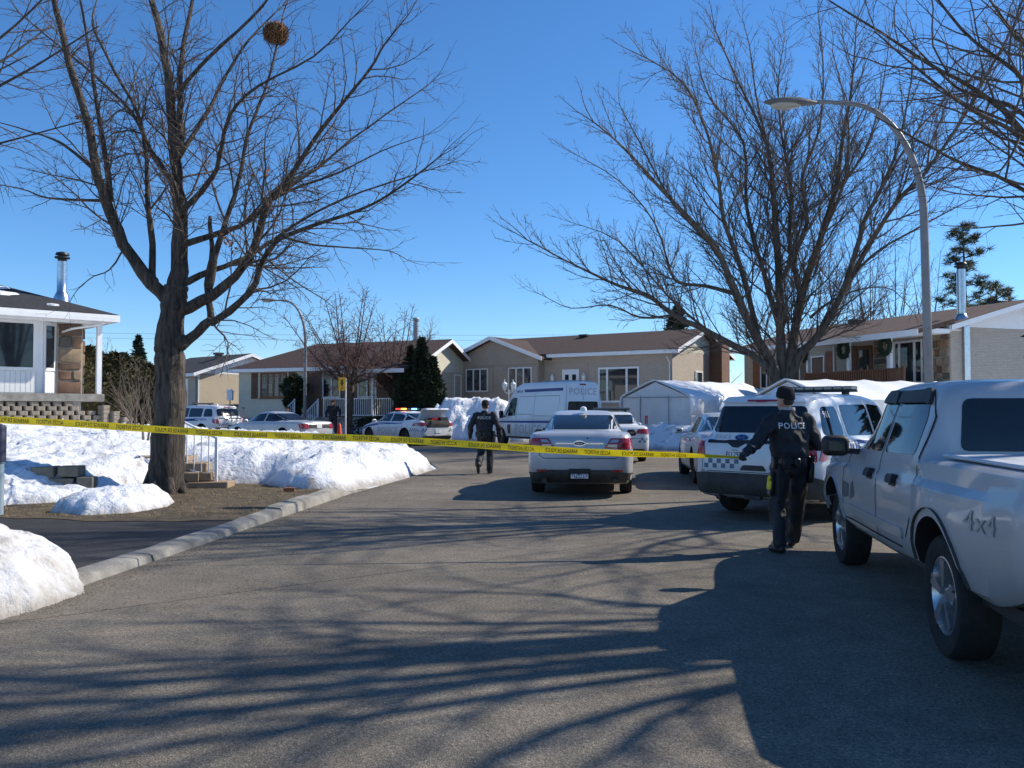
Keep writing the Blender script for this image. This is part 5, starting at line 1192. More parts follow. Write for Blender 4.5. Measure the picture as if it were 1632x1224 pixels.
# twin lantern post
p = at(811, 653, 48); t = thing('garden_lantern', 'white post with two glass lanterns in front of the tan brick bungalow', 'lantern', (p.x, p.y, .3))
MB().lathe([(.12, 0), (.06, .15), (.035, .3), (.035, 2.2), (.06, 2.25), (.03, 2.4)], 10).build('post', WHITE, t, smooth=True)
for sx in (-1, 1):
    MB().tube([(0, 0, 2.15), (sx * .18, 0, 2.2), (sx * .24, 0, 2.32)], .025, 6).build('arm', WHITE, t)
    l = MB().lathe([(.05, 2.32), (.12, 2.38), (.15, 2.62), (.12, 2.66)], 8, (sx * .24, 0, 0)).build('lantern', mat('lantern glass', (.6, .62, .62), .15), t); MB().lathe([(.17, 2.665), (.1, 2.76), (.03, 2.8), (.02, 2.9), (.005, 2.95)], 8, (sx * .24, 0, 0)).build('lantern_top', WHITE, l)
# cone
p = at(541, 653, 42.6); t = thing('traffic_cone', 'small red-orange cone standing beside the person near the sign', 'cone', (p.x, p.y, .25))
o_ = mat('cone orange', (.62, .06, .015), .6); MB().lathe([(.15, .04), (.14, .05), (.085, .55), (.05, .62), (.03, .63)], 14).build('cone_body', o_, t, smooth=True); MB().box(-.2, .2, -.2, .2, 0, .04).build('base', o_, t, bevel=.01)
# shovels at the snow heap
for (px_, col, lab) in ((386, (.5, .05, .03), 'red-handled snow shovel stuck in the snow near the grey shed'), (370, (.03, .03, .03), 'dark pole-handled shovel leaning in snow near the grey shed')):
    p = at(px_, 653, 47.5); t = thing('snow_shovel', lab, 'shovel', (p.x, p.y, .3), .3); t.rotation_euler = (.1, .05, .3)
    MB().tube([(0, 0, .3), (0, 0, 1.35)], .022, 6).build('handle', mat('handle %.2f' % col[0], col, .6), t); MB().box(-.1, .1, -.02, .02, 1.34, 1.38).build('grip', PLASTIC, t)
    MB().prism([(-.22, 0), (.22, 0), (.2, .38), (-.2, .38)], 'y', -.02, .01).build('blade', mat('shovel blade', (.02, .06, .2), .5), t, bevel=.005)
# reflective red stake by the shelter
p = at(1030, 653, 33.5); t = thing('driveway_marker', 'small red marker stake in snow before the tilted car shelter', 'marker', (p.x, p.y, 0))
MB().tube([(0, 0, 0), (0, 0, 1.25)], .02, 6).build('stake', GREYM, t); MB().box(-.06, .06, -.012, .012, 1.0, 1.32).build('flag', mat('marker red', (.55, .03, .03), .5), t)
# loose brick on the kerb
t = tag(MB().box(-.1, .1, -.05, .05, 0, .065).build('brick', mat('loose brick', (.33, .12, .06), .9, var=.25, scale=12), None, bevel=.006), 'single orange brick lying on the ground at the end of the kerb', 'brick'); p = at(461, 785, 15.9); t.location = (p.x, 15.9, .06); t.rotation_euler = (0, 0, .2)
# blue post at the left edge
p = at(2, 653, 12.4); t = thing('edge_post', 'dark and pale blue post at the left picture edge beside the driveway', 'post', (p.x - .02, p.y, 0))
MB().lathe([(.07, 0), (.07, .78), (.085, .79), (.085, .8)], 10).build('lower_post', mat('pale blue', (.25, .33, .38), .5), t, smooth=True); MB().lathe([(.09, .8), (.09, 1.3), (.07, 1.33), (.01, 1.35)], 10).build('upper_post', mat('navy', (.02, .025, .06), .6), t, smooth=True)

# garden steps with white handrail
t = thing('garden_steps', 'tan stone garden steps with a white handrail behind the big tree', 'steps', (-6.02, 16.9, 0), R(6))
SLABM = mat('tan slab', (.30, .22, .145), .9, var=.25, scale=5, bump=.4, bscale=30)
rng = random.Random(3)
for k, (x0, x1, y0, y1, z0, z1) in enumerate([(-.35, .55, -.35, .2, 0, .17), (-.6, .22, -.2, .25, .17, .34), (-.95, .05, .0, .5, .34, .52), (-1.5, -.35, .3, .9, .52, .62)]):
    mb = MB(); mb.obox(((x0 + x1) / 2, (y0 + y1) / 2, (z0 + z1) / 2), (x1 - x0, y1 - y0, z1 - z0), (0, 0, rng.uniform(-.06, .06)), jit=.012, rng=rng); mb.build('step', SLABM, t, bevel=.015)
MB().obox((-.12, -.26, .26), (.2, .1, .17), (0, 0, .2)).build('step_stone', SLABM, t, bevel=.012)
A_, B_ = Vector((-.62, .12, .4)), Vector((.27, -.12, .12)); ta, tb = 1.32, 1.02
r_ = MB().bar((A_.x, A_.y, A_.z), (A_.x, A_.y, ta + .14), .045).bar((B_.x, B_.y, B_.z), (B_.x, B_.y, tb), .05).bar((A_.x - .05, A_.y, ta + .12), (B_.x, B_.y, tb - .02), .05, .04).bar((A_.x, A_.y, A_.z + .1), (B_.x, B_.y, B_.z + .1), .03).build('handrail', WMETAL, t)
for k in range(1, 6):
    q = A_.lerp(B_, k / 6); MB().box(q.x - .009, q.x + .009, q.y - .009, q.y + .009, q.z + .1, (ta + (tb - ta) * k / 6) + .1 * (1 - k / 6)).build('baluster', WMETAL, r_)
# paved landing left of the steps
t = thing('garden_path', 'sloping tan paved garden path left of the tree trunk, edged by snow', 'path', (-8.1, 18.6, .50), R(24))
for k in range(4):
    mb = MB(); mb.obox((-.9 + k * .75, -.0 - k * .05, .02 - k * .085), (.72, 1.25, .07), (0, .11, 0)); mb.build('slab', SLABM, t, bevel=.01)
# rough block edging poking out of the snow bank
t = thing('block_edging', 'weathered grey blocks of a low wall poking out of the near snow bank', 'wall', (-7.86, 15.0, .06), R(6))
for k, (x, z, w, j) in enumerate([(-.62, .40, .36, .0), (-.2, .42, .38, .03), (.22, .43, .36, .02), (-.28, .2, .36, .02), (.1, .22, .4, .0), (.5, .24, .26, .0), (-1.0, .39, .34, -.03)]):
    MB().obox((x, j - .02 * k % .03, z), (w, .3, .19), (0, rng.uniform(-.06, .06), rng.uniform(-.08, .08)), jit=.01, rng=rng).build('block', mat('grey block', (.17, .16, .125), .9, var=.3, scale=6, bump=.5, bscale=30), t, bevel=.012)

# barricade tape from the left edge to the officer's hand
TAPE = mat('yellow tape', (.80, .60, .015), .4)
_t = TAPE.node_tree; _b = _t.nodes['Principled BSDF']; _tr = _t.nodes.new('ShaderNodeBsdfTranslucent'); _tr.inputs[0].default_value = (.85, .66, .02, 1); _mx = _t.nodes.new('ShaderNodeMixShader'); _mx.inputs[0].default_value = .5
_t.links.new(_b.outputs[0], _mx.inputs[1]); _t.links.new(_tr.outputs[0], _mx.inputs[2]); _t.links.new(_mx.outputs[0], _t.nodes['Material Output'].inputs[0])
 
TAPETX = mat('tape print', (.03, .03, .015), .6)
HAND = at(1183, 731, 9.35)
PL = at(-90, 666, 9.0)
def tape_pt(s):
    """centre line, s from 0 (left) to 1 (hand)"""
    q = PL.lerp(HAND, s); q.z += .012 * math.sin(s * 14); return q
TL = (HAND - PL).length; TH = .0745
def tape_frame(s):
    q = tape_pt(s); tw = .25 * math.sin(s * 9) * s + 1.05 * max(0, (s - .80) / .20) ** 1.5     # gathers and twists near the hand
    d = (tape_pt(min(1, s + .01)) - tape_pt(max(0, s - .01))).normalized(); up = Vector((0, 0, 1)); side = d.cross(up).normalized(); up = side.cross(d).normalized()
    return q, up * math.cos(tw) + side * math.sin(tw), side * math.cos(tw) - up * math.sin(tw), 1 - .35 * max(0, (s - .93) / .07)
V = []; n = 160
for i in range(n + 1):
    q, u, sd_, k = tape_frame(i / n); V += [q - u * TH * k / 2, q - u * TH * k * .17 + sd_ * .004 * math.sin(i * .7), q + u * TH * k * .17 + sd_ * .004 * math.sin(i * .7), q + u * TH * k / 2]
tape = MB().add(V, [(i * 4 + j, i * 4 + j + 1, i * 4 + j + 5, i * 4 + j + 4) for i in range(n) for j in range(3)]).build('barrier_tape', TAPE, None, smooth='all', recalc=False)
tag(tape, 'yellow police barrier tape with mirrored black lettering stretched across the street', 'tape')
bm = bmesh.new(); bm.from_mesh(tape.data); bm.free()
s_at = .12
while s_at < TL - .3:
    for txt, gap in (('ACCÈS INTERDIT', .06), ('·', .055), ('BARRAGE DE POLICE', .075)):
        v, f = text2d(txt, .041, .012, 1.0); v = [(a * .62, b) for a, b in v]; wd = max(a for a, b in v) * 2
        if s_at + wd > TL - .2: s_at = TL; break
        c0 = s_at + wd / 2; V = []
        for a, b in v:
            q, u, sd_, k = tape_frame((c0 - a) / TL)          # printed on the far face: reads mirrored from here
            V.append(q + u * (b - .0215) * k + sd_ * .0045)
        MB().add(V, f).build('tape_lettering', TAPETX, tape, recalc=False); s_at += wd + gap
# power cables
for z, lab in ((10.6, 'upper thin power cable crossing the sky behind the houses'), (10.0, 'lower thin power cable crossing the sky behind the houses')):
    mb = MB(); mb.tube([(x, 105, z + .6 * ((x + 10) / 60) ** 2) for x in range(-75, 76, 10)], .013, 4); tag(mb.build('power_cable', BLACKM), lab, 'cable', 'power cables behind the houses')
# ---------------------------------------------------------------- people
CLOTH = mat('navy uniform cloth', (.012, .013, .018), .75, var=.35, scale=7, bump=.35, bscale=30); TROUS = mat('dark trousers', (.014, .0145, .018), .7, var=.4, scale=6, bump=.35, bscale=25)
KNIT = mat('black knit', (.008, .008, .009), .95, bump=.6, bscale=120); SKIN = mat('skin', (.45, .24, .16), .55, var=.1, scale=6); LEATHER = mat('black leather', (.01, .01, .01), .4, var=.3, scale=10)
KNITB = mat('brown knit', (.10, .045, .02), .95, bump=.6, bscale=120); HAIR = mat('dark hair', (.02, .014, .01), .7); COLLAR = mat('grey collar', (.35, .35, .36), .8); EYE = mat('eye', (.02, .015, .01), .2); BOOT = mat('boot leather', (.012, .012, .012), .45, var=.3, scale=10)
def limb(mb, pts, rad, n=12):
    """rounded chain: tube with ball joints"""
    mb.tube(pts, rad, n)
    for p, r in zip(pts, rad): mb.ell(p, r, n, 8)
def rings(mb, R_, n=20):
    """stacked ellipses (cx, cy, z, rx, ry)"""
    V = []
    for cx, cy, z, rx, ry in R_:
        for j in range(n):
            a = 2 * math.pi * j / n; c, s = math.cos(a), math.sin(a); e = .82
            V.append((cx + rx * math.copysign(abs(c) ** e, c), cy + ry * math.copysign(abs(s) ** e, s), z))
    k = len(R_); mb.add(V, [(i * n + j, i * n + (j + 1) % n, (i + 1) * n + (j + 1) % n, (i + 1) * n + j) for i in range(k - 1) for j in range(n)] + [tuple(range(n - 1, -1, -1)), tuple(range((k - 1) * n, k * n))])
def fuse(mb, name, m, parent, vox, folds=0, fs=9, seed=0, smooth=2, stretch=.45):
    me = mb.mesh(name, m); me = evald(me, [('REMESH', dict(mode='VOXEL', voxel_size=vox)), ('SMOOTH', dict(factor=.6, iterations=smooth * 3))])
    if folds:
        off = Vector((seed * 5.1, seed * 2.3, seed)); me.calc_loop_triangles() if False else None
        ns = [v.normal.copy() for v in me.vertices]
        for v, nn_ in zip(me.vertices, ns):
            q = Vector((v.co.x, v.co.y, v.co.z * stretch)) * fs + off
            w = 1 - abs(noise.noise(q)) * 2; v.co += nn_ * (folds * (w - .5) + folds * .5 * noise.noise(q * 2.3))
    me.materials.clear(); me.materials.append(m); me.name = name; me.shade_smooth()
    o = link(name, me, parent); return o
def glove(parent, wrist, d, palm_n, m, curl=.8, name='glove', right=True):
    """palm with five bent fingers; d along the hand, palm_n out of the palm"""
    d = Vector(d).normalized(); pn = Vector(palm_n); pn = (pn - d * pn.dot(d)).normalized(); s = d.cross(pn); s = s if right else -s
    w = Vector(wrist); mb = MB()
    for k in range(4):
        a = w + s * (.03 - .02 * k); mb.tube([w + s * (.018 - .012 * k), a + d * .085], [.017, .0125], 8)
    mb.ell(w + d * .04, .036, 10, 8)
    for k, L_ in enumerate((.072, .08, .076, .06)):
        p = w + s * (.031 - .0205 * k) + d * .085; ang = 0; pts = [p]; dd = d.copy()
        for q in range(3):
            ang += curl * (.75 if q == 0 else 1); dd = d * math.cos(ang) + pn * math.sin(ang); p = p + dd * L_ * (.42, .33, .25)[q]; pts.append(p)
        limb(mb, pts, [.0105, .0102, .0095, .0085], 7)
    p = w + s * .03 + d * .025; q1 = p + (s * .7 + d * .5 + pn * .35).normalized() * .04; q2 = q1 + (d * .8 + pn * .6).normalized() * .032; q3 = q2 + (d * .6 + pn * .8 - s * .2).normalized() * .025
    limb(mb, [p, q1, q2, q3], [.014, .0125, .0115, .009], 7)
    return mb.build(name, m, parent, smooth='all')
def person(label, loc, heading, H, P, look=0., hat=KNIT, gloves=None, z=0., jacket=CLOTH, detail=True, text=None, vox=.014, name='person'):
    t = thing(name, label, 'person', (loc[0], loc[1], z), -R(heading)); k = H / 1.8; t.scale = (k, k, k)
    V3 = Vector; J = {a: V3(b) for a, b in P.items() if isinstance(b, tuple)}
    # one continuous body: legs, trunk, arms, neck and head
    b = MB(); hc = J['head']; pel = J['pelvis']; nk = J['neck']
    rings(b, [(pel.x, pel.y, pel.z - .08, .12, .09), (pel.x, pel.y, pel.z, .15, .10), (pel.x * .7 + nk.x * .3, pel.y * .7 + nk.y * .3, pel.z + .18, .135, .095), (pel.x * .3 + nk.x * .7, pel.y * .3 + nk.y * .7, pel.z + .38, .165, .11), (nk.x, nk.y, nk.z - .07, .15, .085), (nk.x, nk.y, nk.z - .01, .06, .06)])
    for s in 'lr':
        limb(b, [J['hip' + s], J['knee' + s], J['ank' + s]], [.082, .055, .04]); limb(b, [J['sh' + s], J['el' + s], J['wr' + s]], [.052, .042, .03])
        b.ell(J['ank' + s] + J['toe' + s] * .5, (.04, .09, .035), 10, 6)
    limb(b, [nk - V3((0, 0, .04)), hc - V3((0, 0, .06))], [.058, .054])
    Rm = Matrix.Rotation(-R(look), 3, 'Z'); hp = lambda x, y, z_: hc + Rm @ V3((x, y, z_))
    def hell(c, r, n=14, kk=10):
        vs_, fs_ = sphere((0, 0, 0), r, n, kk); b.add([hp(*(V3(c) + V3(v))) for v in vs_], fs_)
    hell((0, 0, .02), (.077, .095, .105)); hell((0, .035, -.055), (.055, .058, .062)); hell((0, .088, -.022), (.014, .024, .026)); hell((0, .072, -.078), (.026, .02, .01))
    for s in (-1, 1): hell((s * .079, -.005, -.012), (.012, .024, .034))
    fuse(b, 'body', SKIN, t, .011, smooth=1)
    for s in (-1, 1): MB().ell(hp(s * .031, .084, .005), (.012, .009, .008), 8, 6).build('eye', EYE, t, smooth='all')
    hb = MB(); vs_, fs_ = sphere((0, 0, 0), (.0775, .086, .062), 14, 8); hb.add([hp(v[0], v[1] - .0155, v[2] + .0) for v in vs_ if True], fs_); hb2 = hb.build('hair', HAIR, t, smooth='all'); 
    # knitted hat with a turned-up cuff
    h = MB(); prof = [(.088, .028), (.094, .035), (.095, .085), (.089, .092), (.088, .11), (.078, .14), (.05, .162), (.015, .168)]; n = 22; VV = []
    for r, zz in prof:
        for j in range(n):
            a = 2 * math.pi * j / n; VV.append(hp(r * math.cos(a) * .96, r * 1.14 * math.sin(a) - .004, zz + .018 * math.sin(a) * (1 if zz < .09 else .3)))
    kk = len(prof); h.add(VV, [(i * n + j, i * n + (j + 1) % n, (i + 1) * n + (j + 1) % n, (i + 1) * n + j) for i in range(kk - 1) for j in range(n)] + [tuple(range((kk - 1) * n, kk * n))]); h.build('knit_hat', hat, t, smooth='all')
    # trousers
    b = MB(); rings(b, [(pel.x, pel.y, pel.z - .1, .15, .12), (pel.x, pel.y, pel.z, .178, .128), (pel.x, pel.y, pel.z + .12, .165, .118)])
    for s in 'lr':
        hp_, kn, an = J['hip' + s], J['knee' + s], J['ank' + s]; e = an + (kn - an).normalized() * .02
        limb(b, [hp_, hp_.lerp(kn, .5), kn, kn.lerp(e, .5), e], [.108, .1, .084, .082, .08])
    fuse(b, 'trousers', TROUS, t, vox, .024, 7, 3, smooth=1)
    # jacket with sleeves
    b = MB(); mid = pel.lerp(nk, .5)
    rings(b, [(pel.x, pel.y, pel.z + .05, .185, .135), (pel.x, pel.y, pel.z + .12, .2, .15), (mid.x, mid.y, mid.z + .04, .212, .155), (nk.x, nk.y, nk.z - .2, .225, .155), (nk.x, nk.y, nk.z - .09, .2, .125), (nk.x, nk.y, nk.z - .02, .1, .085), (nk.x, nk.y, nk.z + .035, .075, .072)])
    for s in 'lr':
        a, e, w = J['sh' + s], J['el' + s], J['wr' + s]; ww = e.lerp(w, .96)
        limb(b, [a, a.lerp(e, .5), e, e.lerp(ww, .5), ww], [.088, .078, .069, .062, .05])
    jk = fuse(b, 'jacket', jacket, t, vox, .02, 8, 7, smooth=1, stretch=.8)
    cl = MB(); cl.lathe([(.078, nk.z + .01), (.082, nk.z + .03), (.079, nk.z + .055), (.07, nk.z + .058)], 18, (nk.x, nk.y, 0)); cl.build('collar', COLLAR if detail else jacket, t, smooth=True)
    for s in 'lr':
        an = J['ank' + s]; td = J['toe' + s].normalized(); bt = MB()
        sh_ = (J['knee' + s] - an).normalized(); limb(bt, [an + sh_ * .16, an + sh_ * .02], [.06, .056]); dn = -(sh_ - td * sh_.dot(td)).normalized(); limb(bt, [an - td * .035 + dn * .035, an + td * .1 + dn * .045, an + td * .17 + dn * .05], [.047, .044, .037])
        fuse(bt, 'boot', BOOT, t, .01, smooth=1)
        gd = (J['wr' + s] - J['el' + s]).normalized(); gm = gloves or SKIN
        glove(t, J['wr' + s] - gd * .01, gd, P.get('palm' + s, (0, 1, 0)), gm, P.get('curl' + s, .45), 'glove' if gloves else 'hand', s == 'r')
    if detail:
        bz = pel.z + .035; n = 28; V = []
        for q, (rx, ry) in enumerate(((.192, .14), (.2, .148), (.2, .148), (.192, .14))):
            for j in range(n): a = 2 * math.pi * j / n; V.append((pel.x + rx * math.cos(a), pel.y + ry * math.sin(a), bz + (-.03, -.028, .028, .03)[q]))
        MB().add(V, [(i * n + j, i * n + (j + 1) % n, (i + 1) * n + (j + 1) % n, (i + 1) * n + j) for i in range(3) for j in range(n)]).build('duty_belt', LEATHER, t, smooth=True)
        for x, y, w_, d_, hh in ((-.1, -.15, .09, .05, .11), (.02, -.155, .07, .04, .09), (-.19, -.04, .05, .09, .12), (.21, .02, .05, .1, .14)):
            MB().box(pel.x + x - w_ / 2, pel.x + x + w_ / 2, pel.y + y - d_ / 2, pel.y + y + d_ / 2, bz - hh * .75, bz + hh * .35).build('belt_pouch', LEATHER, t, bevel=.012, smooth=True)
        ho = MB().obox((pel.x + .225, pel.y - .02, bz - .13), (.06, .12, .24), (0, .08, 0)).build('holster', LEATHER, t, bevel=.015, smooth=True); MB().obox((pel.x + .235, pel.y - .06, bz + .01), (.035, .06, .1), (.4, 0, 0)).build('pistol_grip', PLASTIC, ho, bevel=.01)
    if text:
        bv = BVHTree.FromPolygons([v.co for v in jk.data.vertices], [tuple(p.vertices) for p in jk.data.polygons])
        v, f = text2d(text, .062, .012, 1.08); decal('lettering', bv, ([(nk.x + a, nk.z - .175 + b_) for a, b_ in v], f), 'B', mat('reflective lettering', (.6, .6, .6), .5), t, .008, 0, .03)
    return t
# officer with the tape, seen from behind
O1 = (3.05, 9.52)
hl = HAND - Vector((O1[0], O1[1], 0)); hl = Matrix.Rotation(R(-6), 3, 'Z') @ hl
wl = Vector((hl.x + .035, hl.y - .05, hl.z + .075))
t = person('officer in dark police jacket and black knit cap holding the yellow tape, back to camera', O1, -6, 1.8,
    dict(pelvis=(0, 0, .96), neck=(-.01, .02, 1.52), head=(-.025, .04, 1.645), hipl=(-.095, 0, .93), hipr=(.095, 0, .93), kneel=(-.135, .03, .5), kneer=(.15, .15, .5), ankl=(-.17, -.13, .088), ankr=(.15, .3, .088),
         toel=(-.03, .2, 0), toer=(.08, .19, 0), shl=(-.2, .0, 1.435), shr=(.195, .0, 1.43), ell=(-.39, -.07, 1.20), elr=(.31, -.04, 1.17), wrl=tuple(wl), wrr=(.2, .2, 1.14), palml=(.2, .3, -.9), palmr=(-1, 0, 0), curll=1.0, curlr=.8), look=-28, gloves=LEATHER, text='POLICE', vox=.012)
MB().obox((-.24, -.02, .73), (.035, .07, .1), (0, .1, .2)).obox((-.245, -.03, .8), (.03, .05, .07), (.5, .1, 0)).build('stun_device', mat('taser yellow', (.7, .55, .02), .5), t, bevel=.01)
MB().obox((-.215, -.01, .74), (.05, .1, .26), (0, .08, 0)).build('thigh_holster', LEATHER, t, bevel=.015, smooth=True)
# officer walking away
person('officer in police jacket walking away along the road towards the white van', (-.66, 20.9), 8, 1.8,
    dict(pelvis=(0, 0, .95), neck=(0, .05, 1.5), head=(0, .09, 1.625), hipl=(-.095, 0, .92), hipr=(.095, 0, .92), kneel=(-.1, .06, .5), kneer=(.11, .14, .5), ankl=(-.1, -.3, .24), ankr=(.1, .1, .088),
         toel=(0, .06, -.2), toer=(.03, .2, 0), shl=(-.2, .03, 1.42), shr=(.2, .03, 1.42), ell=(-.34, -.02, 1.14), elr=(.34, .0, 1.14), wrl=(-.37, .06, .89), wrr=(.37, .1, .9), palml=(1, 0, 0), palmr=(-1, 0, 0)), look=4, gloves=LEATHER, text='POLICE')
# person by the hydrant sign, facing the street
p = at(531, 653, 44)
person('person in dark jacket and brown hat standing by the hydrant sign, facing the street', (p.x, p.y), 176, 1.8,
    dict(pelvis=(0, 0, .95), neck=(0, .0, 1.5), head=(0, .03, 1.63), hipl=(-.1, 0, .92), hipr=(.1, 0, .92), kneel=(-.12, .03, .5), kneer=(.12, .03, .5), ankl=(-.14, -.02, .088), ankr=(.14, -.02, .088),
         toel=(-.05, .2, 0), toer=(.05, .2, 0), shl=(-.21, 0, 1.42), shr=(.21, 0, 1.42), ell=(-.36, -.02, 1.15), elr=(.35, -.02, 1.15), wrl=(-.31, .12, .93), wrr=(.33, .1, .92), palml=(1, 0, 0), palmr=(-1, 0, 0)), hat=KNITB, vox=.02, detail=False, z=.25)
up = dict(pelvis=(0, 0, .95), neck=(0, .0, 1.5), head=(0, .03, 1.63), hipl=(-.1, 0, .92), hipr=(.1, 0, .92), kneel=(-.12, .03, .5), kneer=(.12, .03, .5), ankl=(-.13, -.02, .088), ankr=(.13, -.02, .088),
         toel=(-.05, .2, 0), toer=(.05, .2, 0), shl=(-.21, 0, 1.42), shr=(.21, 0, 1.42), ell=(-.33, -.02, 1.15), elr=(.33, -.02, 1.15), wrl=(-.3, .1, .92), wrr=(.3, .1, .92), palml=(1, 0, 0), palmr=(-1, 0, 0))
p = at(333, 653, 49); person('person whose dark cap shows above the far police utility vehicle', (p.x, p.y), 150, 1.84, up, vox=.03, detail=False)
p = at(458, 653, 43.2); person('person whose orange-brown hat shows above the older silver sedan', (p.x, p.y), 160, 1.72, up, hat=KNITB, vox=.03, detail=False)
# ---------------------------------------------------------------- trees and shrubs
def bark(name, c1, c2, k=1.):
    m = mat(name, c1, .95); t = m.node_tree; b = t.nodes['Principled BSDF']; Lk = t.links.new
    tc = t.nodes.new('ShaderNodeTexCoord'); mp = t.nodes.new('ShaderNodeMapping'); mp.inputs['Scale'].default_value = (16 * k, 16 * k, 2.2 * k); Lk(tc.outputs['Object'], mp.inputs[0])
    n = t.nodes.new('ShaderNodeTexNoise'); n.inputs['Scale'].default_value = 1; n.inputs['Detail'].default_value = 7; n.inputs['Roughness'].default_value = .65; n.inputs['Distortion'].default_value = .6; Lk(mp.outputs[0], n.inputs['Vector'])
    r = t.nodes.new('ShaderNodeValToRGB'); e = r.color_ramp.elements; e[0].position = .36; e[1].position = .66; e[0].color = (*[q * .35 for q in c1], 1); e[1].color = (*c2, 1); Lk(n.outputs['Fac'], r.inputs[0]); Lk(r.outputs[0], b.inputs['Base Color'])
    bp = t.nodes.new('ShaderNodeBump'); bp.inputs['Strength'].default_value = 1; bp.inputs['Distance'].default_value = .06; Lk(n.outputs['Fac'], bp.inputs['Height']); Lk(bp.outputs[0], b.inputs['Normal'])
    return m
BARK = bark('grey brown bark', (.07, .054, .041), (.135, .106, .082)); BARKM = bark('maple bark', (.12, .095, .072), (.17, .14, .11), .5)
TWIG = mat('twig bark', (.10, .075, .058), .9, var=.3, scale=3); TWIGR = mat('reddish twig', (.13, .07, .06), .9, var=.3, scale=3); TWIGP = mat('pale twig', (.26, .21, .17), .9, var=.3, scale=3)
DRYLEAF = mat('dry leaf', (.32, .12, .04), .9, var=.3, scale=5)
class Tree:
    def __init__(s, seed): s.r = random.Random(seed); s.big = MB(); s.small = MB()
    def emit(s, pts, rad):
        r0 = max(rad); n = 14 if r0 > .15 else (8 if r0 > .05 else (5 if r0 > .018 else 3))
        (s.big if r0 > .045 else s.small).tube(pts, rad, n, cap=r0 > .03)
    def path(s, p, d, L, r, wob, trop, n=None, taper=.25, grav=0):
        n = n or max(3, int(L / .28)); pts = [p]; rad = [r]; d = d.normalized()
        for i in range(n):
            d = (d + Vector((s.r.gauss(0, wob), s.r.gauss(0, wob), s.r.gauss(0, wob) + trop))).normalized(); p = p + d * (L / n); pts.append(p); rad.append(max(.0025, r * (1 - (1 - taper) * (i + 1) / n)))
        return pts, rad
    def kids(s, pts, rad, lev, maxlev, dens, ratio, ang, wob, trop, t0=.2, rmin=.003, Lcap=None, flat=None):
        """side branches along a limb"""
        n = len(pts) - 1; seg = [(pts[i + 1] - pts[i]).length for i in range(n)]; L = sum(seg); k = max(1, int(L * dens * s.r.uniform(.8, 1.2))); phi = s.r.uniform(0, 6.28)
        for q in range(k):
            t = t0 + (1 - t0) * (q + s.r.uniform(.1, .9)) / k; u = t * n; i = min(n - 1, int(u)); f = u - i
            p = pts[i].lerp(pts[i + 1], f); r = rad[i] + (rad[i + 1] - rad[i]) * f; d = (pts[i + 1] - pts[i]).normalized(); phi += 2.4 + s.r.gauss(0, .4)
            o = d.orthogonal().normalized(); o = Matrix.Rotation(phi, 3, d) @ o; a = R(s.r.gauss(ang, 9)); dd = d * math.cos(a) + o * math.sin(a)
            l = L * ratio * (1.15 - .75 * t) * s.r.uniform(.6, 1.25); l = min(l, Lcap) if Lcap else l; rr = max(rmin, min(r * .62, .011 * l + .002))
            if l < .12: continue
            pp, ra = s.path(p, dd, l, rr, wob, trop); s.emit(pp, ra)
            if lev < maxlev: s.kids(pp, ra, lev + 1, maxlev, dens * 1.3, max(.46, ratio), ang, wob, trop, .15, rmin, None)
    def limb(s, pts, r0, r1, sub=3, tp=.62, wan=.16):
        """hand-placed limb, resampled with a little natural wander"""
        P = [Vector(p) for p in pts]; out = []
        for i in range(len(P) - 1):
            a, b, c, d = P[max(i - 1, 0)], P[i], P[i + 1], P[min(i + 2, len(P) - 1)]
            for j in range(sub):
                t = j / sub; out.append(.5 * ((2 * b) + (c - a) * t + (2 * a - 5 * b + 4 * c - d) * t * t + (3 * b - a - 3 * c + d) * t ** 3))
        out.append(P[-1]); n = len(out)
        w = [r0 + (r1 - r0) * (i / (n - 1)) ** tp for i in range(n)]
        for i in range(1, n - 1): out[i] = out[i] + Vector((s.r.gauss(0, 1), s.r.gauss(0, 1), s.r.gauss(0, 1))) * min(w[i], .12) * wan
        w = [q * (1 + s.r.uniform(-.07, .09)) for q in w]; s.emit(out, w); return out, w
    def finish(s, name, label, group=None, bark=BARK, twig=TWIG, base=None):
        b = base or Vector((0, 0, 0)); t = thing(name, label, 'tree', b, 0, group)
        for mb, nm, m in ((s.big, 'trunk', bark), (s.small, 'crown', twig)):
            if mb.v:
                mb.v = [(x - b[0], y - b[1], z - b[2]) for x, y, z in mb.v]; o = mb.build(nm, m, t, smooth='all', recalc=False)
        return t
def traced(tr, L, D, dz, spread):
    """limb drawn through picture points, leaning towards (+) or away from the viewer by dz at its tip"""
    n = len(L); return [at(x, y, D + dz * (i / (n - 1)) ** 1.3) for i, (x, y) in enumerate(L)]

